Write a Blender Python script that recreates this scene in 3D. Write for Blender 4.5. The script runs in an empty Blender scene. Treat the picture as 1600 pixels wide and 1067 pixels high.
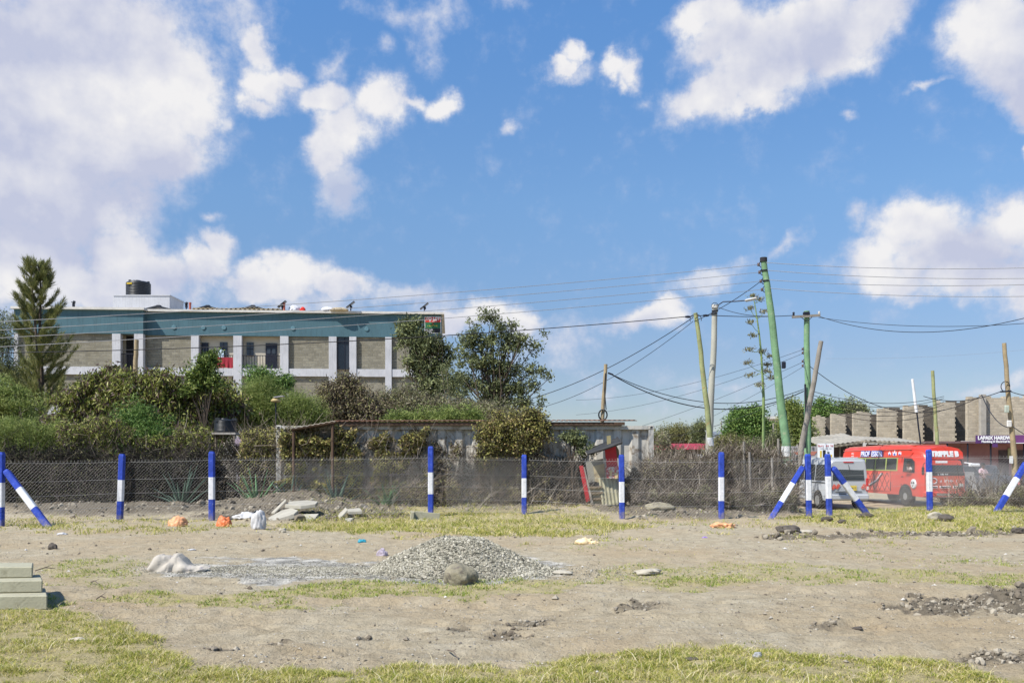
import bpy, math, random
import numpy as np
from mathutils import Vector, Matrix, Euler
from math import radians as R, sin, cos, pi, atan, atan2, tan
random.seed(7)
SC = bpy.context.scene
COL = SC.collection
F = 1450.0            # focal length in photo pixels
HZ = 720.0            # photo row of the horizon
EYE = 1.6
# ---------------------------------------------------------------- camera
cam_data = bpy.data.cameras.new('camera'); cam = bpy.data.objects.new('camera', cam_data); COL.objects.link(cam)
cam.location = (0, 0, EYE); cam.rotation_euler = (R(90), 0, 0)
cam_data.sensor_width = 36; cam_data.lens = 36*F/1600; cam_data.shift_y = (HZ-533.5)/1600
cam_data.clip_start = .1; cam_data.clip_end = 6000
SC.camera = cam
SC.view_settings.view_transform = 'Standard'; SC.view_settings.look = 'None'
SC.view_settings.exposure = .82; SC.view_settings.gamma = 1
SC.cycles.max_bounces = 6; SC.cycles.transparent_max_bounces = 12; SC.cycles.volume_bounces = 0
# ---------------------------------------------------------------- sun
SUN = Vector((-.62, -.48, .95)).normalized()      # towards the sun
sd = bpy.data.lights.new('sun', 'SUN'); so = bpy.data.objects.new('sun', sd); COL.objects.link(so)
sd.energy = 3.7; sd.angle = R(.53); sd.color = (1, .955, .88)
so.rotation_euler = SUN.to_track_quat('Z', 'Y').to_euler()
so.location = (0, 0, 60)
# ---------------------------------------------------------------- node helper
class NT:
    def __init__(s, tree): s.t = tree; s.n = tree.nodes; s.l = tree.links
    def new(s, typ, **kw):
        n = s.n.new(typ)
        ins = kw.pop('ins', {})
        for k, v in kw.items(): setattr(n, k, v)
        for k, v in ins.items(): s.put(n.inputs[k], v)
        return n
    def put(s, sock, v):
        if isinstance(v, bpy.types.NodeSocket): s.l.new(v, sock)
        else: sock.default_value = v
    def math(s, op, a, b=None, c=None, clamp=False):
        n = s.new('ShaderNodeMath', operation=op, use_clamp=clamp); s.put(n.inputs[0], a)
        if b is not None: s.put(n.inputs[1], b)
        if c is not None: s.put(n.inputs[2], c)
        return n.outputs[0]
    def noise(s, vec, scale, detail=4, rough=.55, dist=0):
        n = s.new('ShaderNodeTexNoise', ins={'Scale': scale, 'Detail': detail, 'Roughness': rough, 'Distortion': dist})
        if vec is not None: s.put(n.inputs['Vector'], vec)
        return n
    def ramp(s, fac, stops, interp='LINEAR'):
        n = s.new('ShaderNodeValToRGB'); s.put(n.inputs[0], fac); r = n.color_ramp; r.interpolation = interp
        while len(r.elements) > 1: r.elements.remove(r.elements[0])
        r.elements[0].position = stops[0][0]; r.elements[0].color = c4(stops[0][1])
        for p, c in stops[1:]:
            e = r.elements.new(p); e.color = c4(c)
        return n.outputs[0]
    def mix(s, fac, a, b, mode='MIX'):
        n = s.new('ShaderNodeMix', data_type='RGBA', blend_type=mode)
        s.put(n.inputs[0], fac); s.put(n.inputs[6], c4(a)); s.put(n.inputs[7], c4(b)); return n.outputs[2]
    def rng(s, v, a, b, c=0., d=1., smooth=False):
        n = s.new('ShaderNodeMapRange', interpolation_type='SMOOTHSTEP' if smooth else 'LINEAR')
        for i, q in enumerate((v, a, b, c, d)): s.put(n.inputs[i], q)
        return n.outputs[0]
def c4(c):
    if isinstance(c, bpy.types.NodeSocket): return c
    if isinstance(c, (int, float)): return (c, c, c, 1)
    return tuple(c) + (1,) if len(c) == 3 else c
# ---------------------------------------------------------------- sky
world = bpy.data.worlds.new('World'); SC.world = world; world.use_nodes = True
wt = NT(world.node_tree); world.node_tree.nodes.clear()
world.cycles.sampling_method = 'MANUAL'; world.cycles.sample_map_resolution = 512
def azel(px, py):
    u = (px-800)/F; v = (HZ-py)/F
    return atan(u), atan(v/math.sqrt(1+u*u))
tc = wt.new('ShaderNodeTexCoord')
sky = wt.new('ShaderNodeTexSky', sky_type='NISHITA', sun_disc=False, sun_elevation=math.asin(SUN.z), sun_rotation=atan2(SUN.x, SUN.y),
             altitude=1600, air_density=1.0, dust_density=.6, ozone_density=2.2)
nrm = wt.new('ShaderNodeVectorMath', operation='NORMALIZE'); wt.put(nrm.inputs[0], tc.outputs['Generated'])
sep = wt.new('ShaderNodeSeparateXYZ'); wt.put(sep.inputs[0], nrm.outputs[0])
az = wt.math('ARCTAN2', sep.outputs[0], sep.outputs[1]); el = wt.math('ARCSINE', sep.outputs[2])
ae = wt.new('ShaderNodeCombineXYZ'); wt.put(ae.inputs[0], az); wt.put(ae.inputs[1], el)
ae = ae.outputs[0]
def warp(vec, scale, amp, detail):
    n = wt.noise(vec, scale, detail, .6)
    a = wt.new('ShaderNodeVectorMath', operation='SUBTRACT'); wt.put(a.inputs[0], n.outputs['Color']); a.inputs[1].default_value = (.5, .5, .5)
    b = wt.new('ShaderNodeVectorMath', operation='MULTIPLY_ADD'); wt.put(b.inputs[0], a.outputs[0]); b.inputs[1].default_value = (amp, amp, 0); wt.put(b.inputs[2], vec)
    return b.outputs[0]
wv = warp(ae, 8, .10, 8)
def field(blobs, k):
    out = None
    for bl in blobs:
        px, py, rx, ry = bl[:4]; rot = bl[4] if len(bl) > 4 else 0; w = bl[5] if len(bl) > 5 else 1
        a, e = azel(px, py); c = 1/(1+((px-800)/F)**2)
        m = wt.new('ShaderNodeMapping', vector_type='TEXTURE')
        wt.put(m.inputs[0], wv); m.inputs['Location'].default_value = (a, e, 0)
        m.inputs['Rotation'].default_value = (0, 0, R(rot)); m.inputs['Scale'].default_value = (rx*k*c/F, ry*k*math.sqrt(c)/F, 1)
        g = wt.new('ShaderNodeTexGradient', gradient_type='SPHERICAL'); wt.put(g.inputs[0], m.outputs[0])
        v = g.outputs[1]
        if w != 1: v = wt.math('MULTIPLY', v, w)
        out = v if out is None else wt.math('SMOOTH_MAX', out, v, .12)
    return out
DENSE = [(60,160,270,190),(120,70,200,130),(230,120,120,140),(290,140,60,85),(250,220,90,60),(60,300,220,110),(40,400,170,90),
 (180,385,75,45,0),(150,430,130,50),(240,440,110,45),(330,425,55,40,20),(362,385,30,34,30),
 (405,60,45,28,-25,.9),(415,105,55,40,-10),(450,100,38,20,0,.9),(395,140,38,22,0,.85),
 (510,140,55,26,0),(600,155,50,40,20),(545,195,52,62,-30),(515,235,40,50,-20),(690,148,26,24,30,.9),(640,145,50,16,0,.8),
 (470,432,50,34,10),(440,452,65,32),(520,452,60,28,-15),(400,470,45,28),
 (760,498,60,32),(720,505,50,22),(815,510,40,40),(690,520,40,22),
 (878,104,26,12,10,.75),(893,90,16,18,60,.75),(960,102,30,20,10,.85),(985,108,26,26,60,.85),(972,125,18,14,0,.7),
 (1190,110,112,56,20),(1150,60,80,50),(1115,142,75,32),(1240,50,150,80,10),(1110,20,60,30),(1340,30,95,55,30),(1290,80,85,50,30),(1185,158,55,20),
 (1560,50,80,70),(1575,110,75,60),(1595,155,50,35),
 (1430,368,105,44,5),(1355,415,62,52),(1490,400,150,62),(1590,345,70,50,0),(1390,450,80,28),(1530,440,130,36),
 (1000,505,68,25,5),(1040,490,36,24),(1600,215,14,25),
 (1620,450,90,60)]
SOFT = [(340,10,120,60,0,.6),(640,10,120,28,0,.55),(660,50,28,50,20,.6),(605,62,30,22,0,.55),(700,20,60,30,0,.5),(800,10,40,18,0,.5),
 (530,285,55,62,0,.9),(790,195,22,20,0,.7),(345,330,26,14,10,.7),(345,185,24,36,0,.6),(200,290,90,50,0,.9),(225,250,70,50,0,.8),
 (620,470,110,28,5,.8),(700,500,120,40,0,.7),(1110,430,95,26,18,.85),(1235,392,42,16,38,.7),(1000,515,110,20,0,.6),
 (1445,125,45,12,8,.7),(1327,190,24,10,0,.6),(880,112,60,14,0,.6),(1010,140,50,20,0,.4),(1240,480,160,30,0,.35),(1330,350,26,22,40,.7),
 (1560,465,110,20,0,.7),(1430,470,60,16,0,.7),(950,600,200,30,0,.4),(1100,610,140,26,0,.45),(1570,602,90,16,0,.7),(1560,650,200,16,0,.4),(1110,640,200,30,0,.4),
 (540,90,60,26,20,.5),(930,300,20,20,0,.2),(100,480,300,60,0,.6),(450,480,200,50,0,.7),(300,400,130,50,0,.5),(860,540,120,60,0,.6)]
GREY = [(30,60,190,120),(40,240,260,70,0,.8),(170,275,190,70,0,1),(60,350,260,75),(110,380,150,40),(330,455,120,30,0,.6),(180,450,120,25,0,.5),
 (1270,60,120,55,10),(1230,110,90,20,15,.7),(1590,150,60,60),(1570,110,80,50,0,.7),(1530,420,170,40),(1440,410,60,20,0,.7),(1560,370,80,16,0,.6),(540,290,60,60),(500,470,110,22,0,.7),(1000,520,90,14,0,.7),(760,530,80,25,0,.6),(120,20,60,60,0,.4)]
BRIGHT = [(90,155,70,30),(40,130,45,32),(300,110,50,75),(265,165,70,36),(150,150,60,26),(405,75,50,60),(535,205,45,62,-30),(600,155,55,40),(190,360,45,42),(320,405,70,32,15),(460,430,66,40,10),
 (690,148,30,24),(1120,145,90,30),(1185,155,80,22),(1335,60,50,70),(1080,20,60,25),(1390,375,70,50),(1460,342,80,24),(1580,338,60,24),(1370,430,40,32),(1540,70,60,70),(885,95,34,20),(972,105,42,32),(1020,490,50,20),(750,495,50,25),(820,500,34,26),(560,450,40,20)]
n1 = wt.noise(ae, 22, 9, .62).outputs[0]
n2 = wt.noise(ae, 7, 6, .55).outputs[0]
fd = field(DENSE, 1.42); fs = field(SOFT, 1.5); fg = field(GREY, 1.5)
n3_ = wt.noise(ae, 60, 6, .6).outputs[0]
nn = wt.math('ADD', wt.math('SUBTRACT', n1, .5), wt.math('MULTIPLY', wt.math('SUBTRACT', n3_, .5), .45))
d1 = wt.math('MULTIPLY_ADD', nn, .82, fd)
d1 = wt.math('MULTIPLY', d1, wt.rng(fd, 0, .10))
d1 = wt.rng(d1, .08, .66, smooth=True)
gate = wt.rng(fs, 0, .12)
d2 = wt.math('MULTIPLY_ADD', nn, 1.0, fs)
d2 = wt.math('MULTIPLY', wt.rng(d2, .18, .75, 0, .8, True), gate)
alpha = wt.math('MAXIMUM', wt.math('MULTIPLY', d1, .97), d2)
# low haze towards the horizon
hz = wt.math('POWER', wt.rng(el, .0, .46, 1, 0), 1.3)
# shade of the clouds: grey bases, billow relief from an offset copy of the noise
off = wt.new('ShaderNodeVectorMath', operation='ADD'); wt.put(off.inputs[0], ae); off.inputs[1].default_value = (-.012, .020, 0)
n1o = wt.noise(off.outputs[0], 11, 5, .5).outputs[0]; n1r = wt.noise(ae, 11, 5, .5).outputs[0]
rel = wt.math('SUBTRACT', n1r, n1o)
core = wt.rng(fd, .25, .75)
fb = field(BRIGHT, 1.5)
sh = wt.math('MULTIPLY_ADD', fg, .85, wt.math('MULTIPLY_ADD', rel, -3.2, .26))
sh = wt.math('MULTIPLY_ADD', fb, -.62, sh)
sh = wt.math('MULTIPLY_ADD', nn, -.5, sh)
sh = wt.math('MULTIPLY_ADD', wt.math('SUBTRACT', n2, .5), .55, sh)
sh = wt.rng(sh, -.30, 1.0, 0, 1)
ccol = wt.mix(sh, (.98, .965, .965), (.60, .635, .80))
thin = wt.mix(wt.rng(alpha, .2, .9), (.64, .70, .88), ccol)
bgs = wt.new('ShaderNodeBackground'); 
skyc = wt.mix(1, sky.outputs[0], wt.ramp(wt.math('MULTIPLY', el, 2.0), [(0, (.46, .43, .44)), (.22, (.56, .55, .585)), (.54, (.74, .87, .92)), (.90, (.74, 1.04, 1.22)), (1, (.74, 1.04, 1.22))]), 'MULTIPLY')
wt.put(bgs.inputs[0], skyc); bgs.inputs[1].default_value = .098
bgh = wt.new('ShaderNodeBackground'); bgh.inputs[0].default_value = (.56, .67, .90, 1); bgh.inputs[1].default_value = .50
bgc = wt.new('ShaderNodeBackground'); wt.put(bgc.inputs[0], thin); bgc.inputs[1].default_value = .525
m1 = wt.new('ShaderNodeMixShader'); m1.inputs[0].default_value = .0; wt.l.new(bgs.outputs[0], m1.inputs[1]); wt.l.new(bgh.outputs[0], m1.inputs[2])
m2 = wt.new('ShaderNodeMixShader'); wt.put(m2.inputs[0], alpha); wt.l.new(m1.outputs[0], m2.inputs[1]); wt.l.new(bgc.outputs[0], m2.inputs[2])
wo = wt.new('ShaderNodeOutputWorld'); wt.l.new(m2.outputs[0], wo.inputs[0])
# ================================================================ helpers
def P(px, py, Y): return Vector(((px-800)*Y/F, Y, EYE+(HZ-py)*Y/F))
def X_(px, Y): return (px-800)*Y/F
def Z_(py, Y): return EYE+(HZ-py)*Y/F
W = {}
def _reg(o, m): W[o.name] = m; return o
def tag(o, label=None, cat=None, group=None, kind=None):
    if label: o['label'] = label
    if cat: o['category'] = cat
    if group: o['group'] = group
    if kind: o['kind'] = kind
    return o
def empty(name, loc, rz=0, label=None, cat=None, group=None):
    o = bpy.data.objects.new(name, None); COL.objects.link(o); o.empty_display_size = .3
    o.location = loc; o.rotation_euler = (0, 0, rz)
    _reg(o, Matrix.Translation(Vector(loc)) @ Matrix.Rotation(rz, 4, 'Z'))
    return tag(o, label, cat, group)
def link(name, me, parent=None, loc=None):
    o = bpy.data.objects.new(name, me); COL.objects.link(o)
    if parent is not None: o.parent = parent; _reg(o, W[parent.name])
    else:
        if loc is not None: o.location = loc
        _reg(o, Matrix.Translation(Vector(loc or (0, 0, 0))))
    return o
class MB:
    """collects shapes; build() links them as one mesh object"""
    def __init__(s, local=False): s.v = []; s.f = []; s.m = []; s.s = []; s.local = local
    def add(s, vs, fs, mi=0, smooth=False):
        b = len(s.v); s.v += [tuple(v) for v in vs]; s.f += [tuple(i+b for i in f) for f in fs]
        s.m += [mi]*len(fs); s.s += [smooth]*len(fs); return s
    def box(s, c, d, rot=None, mi=0, bev=0):
        x, y, z = d[0]/2, d[1]/2, d[2]/2
        if bev:
            b = min(bev, x*.9, y*.9, z*.9); vs = []; 
            for sx in (-1, 1):
                for sy in (-1, 1):
                    for sz in (-1, 1):
                        vs += [(sx*x, sy*(y-b), sz*(z-b)), (sx*(x-b), sy*y, sz*(z-b)), (sx*(x-b), sy*(y-b), sz*z)]
            fs = _bevfaces()
        else:
            vs = [(sx*x, sy*y, sz*z) for sx in (-1, 1) for sy in (-1, 1) for sz in (-1, 1)]
            fs = [(0, 1, 3, 2), (4, 6, 7, 5), (0, 4, 5, 1), (2, 3, 7, 6), (0, 2, 6, 4), (1, 5, 7, 3)]
        M = Matrix.Translation(Vector(c)) @ (rot.to_4x4() if rot is not None else Matrix())
        return s.add([M @ Vector(v) for v in vs], fs, mi)
    def bb(s, a, b, mi=0):
        return s.box([(a[i]+b[i])/2 for i in range(3)], [abs(b[i]-a[i]) for i in range(3)], mi=mi)
    def tube(s, pts, rad, n=6, mi=0, smooth=True, cap=True):
        pts = [Vector(p) for p in pts]
        if not isinstance(rad, (list, tuple)): rad = [rad]*len(pts)
        vs = []; up = None
        for i, p in enumerate(pts):
            t = (pts[min(i+1, len(pts)-1)]-pts[max(i-1, 0)])
            t = t.normalized() if t.length > 1e-9 else Vector((0, 0, 1))
            if up is None:
                up = Vector((0, 0, 1)) if abs(t.z) < .9 else Vector((1, 0, 0))
            a = t.cross(up); a = a.normalized() if a.length > 1e-6 else Vector((1, 0, 0)); b = t.cross(a).normalized(); up = -b if False else up
            for k in range(n):
                q = 2*pi*k/n; vs.append(p+(a*cos(q)+b*sin(q))*rad[i])
        fs = [(i*n+k, i*n+(k+1) % n, (i+1)*n+(k+1) % n, (i+1)*n+k) for i in range(len(pts)-1) for k in range(n)]
        s.add(vs, fs, mi, smooth)
        if cap and n > 2:
            s.add(vs[:n], [tuple(range(n))], mi); s.add(vs[-n:], [tuple(range(n))[::-1]], mi)
        return s
    def lathe(s, c, prof, n=20, axis='Z', mi=0, smooth=True):
        vs = []; c = Vector(c)
        for r, h in prof:
            for k in range(n):
                q = 2*pi*k/n
                v = (r*cos(q), r*sin(q), h) if axis == 'Z' else ((h, r*cos(q), r*sin(q)) if axis == 'X' else (r*cos(q), h, r*sin(q)))
                vs.append(c+Vector(v))
        fs = [(i*n+k, i*n+(k+1) % n, (i+1)*n+(k+1) % n, (i+1)*n+k) for i in range(len(prof)-1) for k in range(n)]
        s.add(vs, fs, mi, smooth)
        return s.add(vs[:n], [tuple(range(n))], mi).add(vs[-n:], [tuple(range(n))], mi)
    def prism(s, poly, a, b, axis='Y', mi=0):
        """poly in the other two axes, extruded a..b along axis"""
        def pt(p, t): return (p[0], t, p[1]) if axis == 'Y' else ((t, p[0], p[1]) if axis == 'X' else (p[0], p[1], t))
        n = len(poly); vs = [pt(p, a) for p in poly]+[pt(p, b) for p in poly]
        return s.add(vs, [tuple(range(n))[::-1], tuple(range(n, 2*n))]+[(i, (i+1) % n, n+(i+1) % n, n+i) for i in range(n)], mi)
    def loft(s, rings, mi=0, smooth=True, cap=True):
        n = len(rings[0]); vs = [v for r in rings for v in r]
        s.add(vs, [(i*n+k, i*n+(k+1) % n, (i+1)*n+(k+1) % n, (i+1)*n+k) for i in range(len(rings)-1) for k in range(n)], mi, smooth)
        if cap: s.add(rings[0], [tuple(range(n))], mi); s.add(rings[-1], [tuple(range(n))[::-1]], mi)
        return s
    def build(s, name, mats, parent=None, loc=None, bevel=0, fix=True):
        vs = s.v
        if not s.local:
            base = W[parent.name] if parent is not None else Matrix.Translation(Vector(loc or (0, 0, 0)))
            inv = base.inverted(); vs = [tuple(inv @ Vector(v)) for v in vs]
        me = bpy.data.meshes.new(name); me.from_pydata(vs, [], s.f)
        if not isinstance(mats, (list, tuple)): mats = [mats]
        for m in mats: me.materials.append(m)
        me.polygons.foreach_set('material_index', s.m); me.polygons.foreach_set('use_smooth', s.s)
        me.update()
        if fix:
            import bmesh
            bm = bmesh.new(); bm.from_mesh(me); bmesh.ops.recalc_face_normals(bm, faces=bm.faces); bm.to_mesh(me); bm.free()
        o = link(name, me, parent, loc)
        if bevel:
            md = o.modifiers.new('bevel', 'BEVEL'); md.width = bevel; md.segments = 2; md.limit_method = 'ANGLE'; md.angle_limit = R(40)
        return o
_bf = []
def _bevfaces():
    if _bf: return _bf
    idx = {}
    i = 0
    for sx in (-1, 1):
        for sy in (-1, 1):
            for sz in (-1, 1):
                for k in range(3): idx[(sx, sy, sz, k)] = i; i += 1
    S = (-1, 1)
    for k, ring in ((0, lambda a, s1, s2: (a, s1, s2)), (1, lambda a, s1, s2: (s1, a, s2)), (2, lambda a, s1, s2: (s1, s2, a))):
        for a in S: _bf.append(tuple(idx[ring(a, *q)+(k,)] for q in ((-1, -1), (-1, 1), (1, 1), (1, -1))))
    for s1 in S:
        for s2 in S:
            _bf.append((idx[(s1, s2, -1, 0)], idx[(s1, s2, 1, 0)], idx[(s1, s2, 1, 1)], idx[(s1, s2, -1, 1)]))
            _bf.append((idx[(s1, -1, s2, 0)], idx[(s1, 1, s2, 0)], idx[(s1, 1, s2, 2)], idx[(s1, -1, s2, 2)]))
            _bf.append((idx[(-1, s1, s2, 1)], idx[(1, s1, s2, 1)], idx[(1, s1, s2, 2)], idx[(-1, s1, s2, 2)]))
    for sx in S:
        for sy in S:
            for sz in S: _bf.append((idx[(sx, sy, sz, 0)], idx[(sx, sy, sz, 1)], idx[(sx, sy, sz, 2)]))
    return _bf
def mesh_np(name, V, Fc, mats, parent=None, loc=None, smooth=False, mi=None):
    V = np.asarray(V, dtype=np.float32).reshape(-1, 3); Fc = np.asarray(Fc, dtype=np.int32)
    base = W[parent.name] if parent is not None else Matrix.Translation(Vector(loc or (0, 0, 0)))
    inv = np.array(base.inverted(), dtype=np.float32); V = V @ inv[:3, :3].T + inv[:3, 3]
    me = bpy.data.meshes.new(name); me.vertices.add(len(V)); me.vertices.foreach_set('co', V.ravel())
    k = Fc.shape[1]; me.loops.add(Fc.size); me.loops.foreach_set('vertex_index', Fc.ravel())
    me.polygons.add(len(Fc)); me.polygons.foreach_set('loop_start', np.arange(0, Fc.size, k, dtype=np.int32))
    if not isinstance(mats, (list, tuple)): mats = [mats]
    for m in mats: me.materials.append(m)
    if mi is not None: me.polygons.foreach_set('material_index', np.asarray(mi, dtype=np.int32))
    me.polygons.foreach_set('use_smooth', np.full(len(Fc), smooth))
    me.update(calc_edges=True); me.validate()
    return link(name, me, parent, loc)
def rotz(a): return Matrix.Rotation(a, 3, 'Z')
def text_mesh(txt, size, mat, parent, M, name='lettering', extrude=.01, bold=0, sx=1, local=True):
    """letters as real raised mesh; M maps the text's x,y plane into the parent's local space"""
    cu = bpy.data.curves.new('t', 'FONT'); cu.body = txt; cu.size = size; cu.align_x = 'CENTER'; cu.align_y = 'CENTER'; cu.extrude = extrude; cu.offset = bold; cu.resolution_u = 3
    t = bpy.data.objects.new('t', cu); COL.objects.link(t); dg = bpy.context.evaluated_depsgraph_get()
    me = bpy.data.meshes.new_from_object(t.evaluated_get(dg)); bpy.data.objects.remove(t); bpy.data.curves.remove(cu)
    me.name = name; me.transform((M @ Matrix.Diagonal((sx, 1, 1, 1)))); me.materials.clear(); me.materials.append(mat)
    return link(name, me, parent)
def blur_row(n, size, mat, parent, M, sx=1, seed=1, e=.004):
    """a row of small worn strokes where the photo's small print cannot be read"""
    rr = random.Random(seed); b = MB(True); w = size*.62; x = -n*w/2; t = size*.15; h = size*.72
    for i in range(n):
        if rr.random() > .12:
            for k in range(rr.choice((2, 3))):
                if rr.random() < .6: c, d = (x+w*rr.choice((.2, .45, .7)), 0, 0), (t, h*rr.uniform(.7, 1), e)
                else: c, d = (x+w*.42, h*rr.choice((-.42, 0, .42)), 0), (w*.6, t, e*.8)
                b.box((c[0]*sx, c[1], c[2]+e*.1*k), (d[0]*sx, d[1], d[2]+.0007*k))
        x += w
    b.v = [tuple(M @ Vector(v)) for v in b.v]; return b.build('small_print', mat, parent)
def FRONT(x, y, z):   # faces -Y
    return Matrix.Translation((x, y, z)) @ Matrix.Rotation(R(90), 4, 'X')
# ---------------------------------------------------------------- noise in numpy
def _h(ix, iy, s):
    n = (ix.astype(np.int64)*374761393 + iy.astype(np.int64)*668265263 + s*1442695041) & 0xffffffff
    n = ((n ^ (n >> 13))*1274126177) & 0xffffffff
    return ((n ^ (n >> 16)) & 0xffff)/65535.
def vn(x, y, s=0):
    ix = np.floor(x); iy = np.floor(y); fx = x-ix; fy = y-iy; fx = fx*fx*(3-2*fx); fy = fy*fy*(3-2*fy)
    a = _h(ix, iy, s); b = _h(ix+1, iy, s); c = _h(ix, iy+1, s); d = _h(ix+1, iy+1, s)
    return (a+(b-a)*fx)*(1-fy)+(c+(d-c)*fx)*fy-.5
def fbm(x, y, sc=1., o=4, s=0):
    r = 0; a = 1.
    for i in range(o): r = r+a*vn(x*sc, y*sc, s+i*17); sc *= 2.03; a *= .5
    return r
def sstep(a, b, x):
    t = np.clip((x-a)/(b-a), 0, 1); return t*t*(3-2*t)
# ---------------------------------------------------------------- materials
MATS = {}
def mat(name, col, rough=.8, metal=0, var=.15, vscale=3, bump=0, bscale=20, col2=None, c2=(.55, .7), spec=.4, coords='Object', streak=0):
    if name in MATS: return MATS[name]
    m = bpy.data.materials.new(name); m.use_nodes = True; t = NT(m.node_tree); b = t.n['Principled BSDF']
    b.inputs['Roughness'].default_value = rough; b.inputs['Metallic'].default_value = metal; b.inputs['Specular IOR Level'].default_value = spec
    co = t.new('ShaderNodeTexCoord').outputs[coords]
    n = t.noise(co, vscale, 5, .6).outputs[0]
    lo = tuple(c*(1-var) for c in col); hi = tuple(min(1, c*(1+var)) for c in col)
    c = t.ramp(n, [(.3, lo), (.7, hi)])
    if col2 is not None:
        n2 = t.noise(co, vscale*1.7+.3, 6, .7).outputs[0]; c = t.mix(t.rng(n2, c2[0], c2[1], smooth=True), c, col2)
    if streak:
        mp = t.new('ShaderNodeMapping'); t.put(mp.inputs[0], co); mp.inputs['Scale'].default_value = (streak, streak, .25)
        n3 = t.noise(mp.outputs[0], 3, 5, .7).outputs[0]; c = t.mix(t.rng(n3, .5, .75, 0, .5), c, tuple(q*.45 for q in col))
    t.put(b.inputs['Base Color'], c)
    if bump:
        bp = t.new('ShaderNodeBump', ins={'Strength': bump, 'Distance': .02}); t.put(bp.inputs['Height'], t.noise(co, bscale, 6, .65).outputs[0]); t.l.new(bp.outputs[0], b.inputs['Normal'])
    MATS[name] = m; return m
def leafmat(name, stops, rough=.6, trans=.25, clump=.6, pw=1):
    """per-leaf colour: random per island through a ramp, pushed by a clump-size noise"""
    if name in MATS: return MATS[name]
    m = bpy.data.materials.new(name); m.use_nodes = True; t = NT(m.node_tree); b = t.n['Principled BSDF']
    g = t.new('ShaderNodeNewGeometry'); co = t.new('ShaderNodeTexCoord').outputs['Object']
    n = t.noise(co, 1.3, 3, .6).outputs[0]
    v = t.math('MULTIPLY_ADD', t.math('SUBTRACT', n, .5), clump*2, g.outputs['Random Per Island'])
    c = t.ramp(t.math('ADD', v, 0, clamp=True), stops)
    t.put(b.inputs['Base Color'], c); b.inputs['Roughness'].default_value = rough; b.inputs['Specular IOR Level'].default_value = .25
    tr = t.new('ShaderNodeBsdfTranslucent'); t.put(tr.inputs[0], c)
    mx = t.new('ShaderNodeMixShader'); mx.inputs[0].default_value = trans
    t.l.new(b.outputs[0], mx.inputs[1]); t.l.new(tr.outputs[0], mx.inputs[2]); t.l.new(mx.outputs[0], t.n['Material Output'].inputs[0])
    MATS[name] = m; return m
def brickmat(name, col, mortar, w=.45, h=.22, msize=.012, bump=.7, dirt=None, axis='XZ', dscale=.5):
    if name in MATS: return MATS[name]
    m = bpy.data.materials.new(name); m.use_nodes = True; t = NT(m.node_tree); b = t.n['Principled BSDF']
    co = t.new('ShaderNodeTexCoord').outputs['Object']; sp = t.new('ShaderNodeSeparateXYZ'); t.put(sp.inputs[0], co)
    g = t.new('ShaderNodeNewGeometry')
    # lay the courses on x+y so that side walls get them too
    xy = t.math('ADD', sp.outputs[0], sp.outputs[1])
    cb = t.new('ShaderNodeCombineXYZ'); t.put(cb.inputs[0], xy); t.put(cb.inputs[1], sp.outputs[2])
    wn = t.noise(co, 3, 3); a = t.new('ShaderNodeVectorMath', operation='MULTIPLY_ADD'); t.put(a.inputs[0], wn.outputs['Color']); a.inputs[1].default_value = (.03, .03, 0); t.put(a.inputs[2], cb.outputs[0])
    br = t.new('ShaderNodeTexBrick', ins={'Scale': 1, 'Mortar Size': msize, 'Mortar Smooth': .3, 'Bias': 0, 'Brick Width': w, 'Row Height': h})
    t.put(br.inputs['Vector'], a.outputs[0]); br.inputs['Color1'].default_value = c4(tuple(c*.78 for c in col)); br.inputs['Color2'].default_value = c4(tuple(c*1.2 for c in col)); br.inputs['Mortar'].default_value = c4(mortar)
    n = t.noise(co, 9, 6, .7).outputs[0]; c = t.mix(t.rng(n, .35, .7, 0, .5), br.outputs[0], tuple(q*.6 for q in col))
    if dirt is not None: c = t.mix(t.rng(t.noise(co, dscale, 6, .65).outputs[0], .5, .68, 0, .8), c, dirt)
    t.put(b.inputs['Base Color'], c); b.inputs['Roughness'].default_value = .95; b.inputs['Specular IOR Level'].default_value = .15
    hgt = t.math('SUBTRACT', t.math('MULTIPLY', n, .5), br.outputs['Fac'])
    bp = t.new('ShaderNodeBump', ins={'Strength': bump, 'Distance': .03}); t.put(bp.inputs['Height'], hgt); t.l.new(bp.outputs[0], b.inputs['Normal'])
    MATS[name] = m; return m
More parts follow.
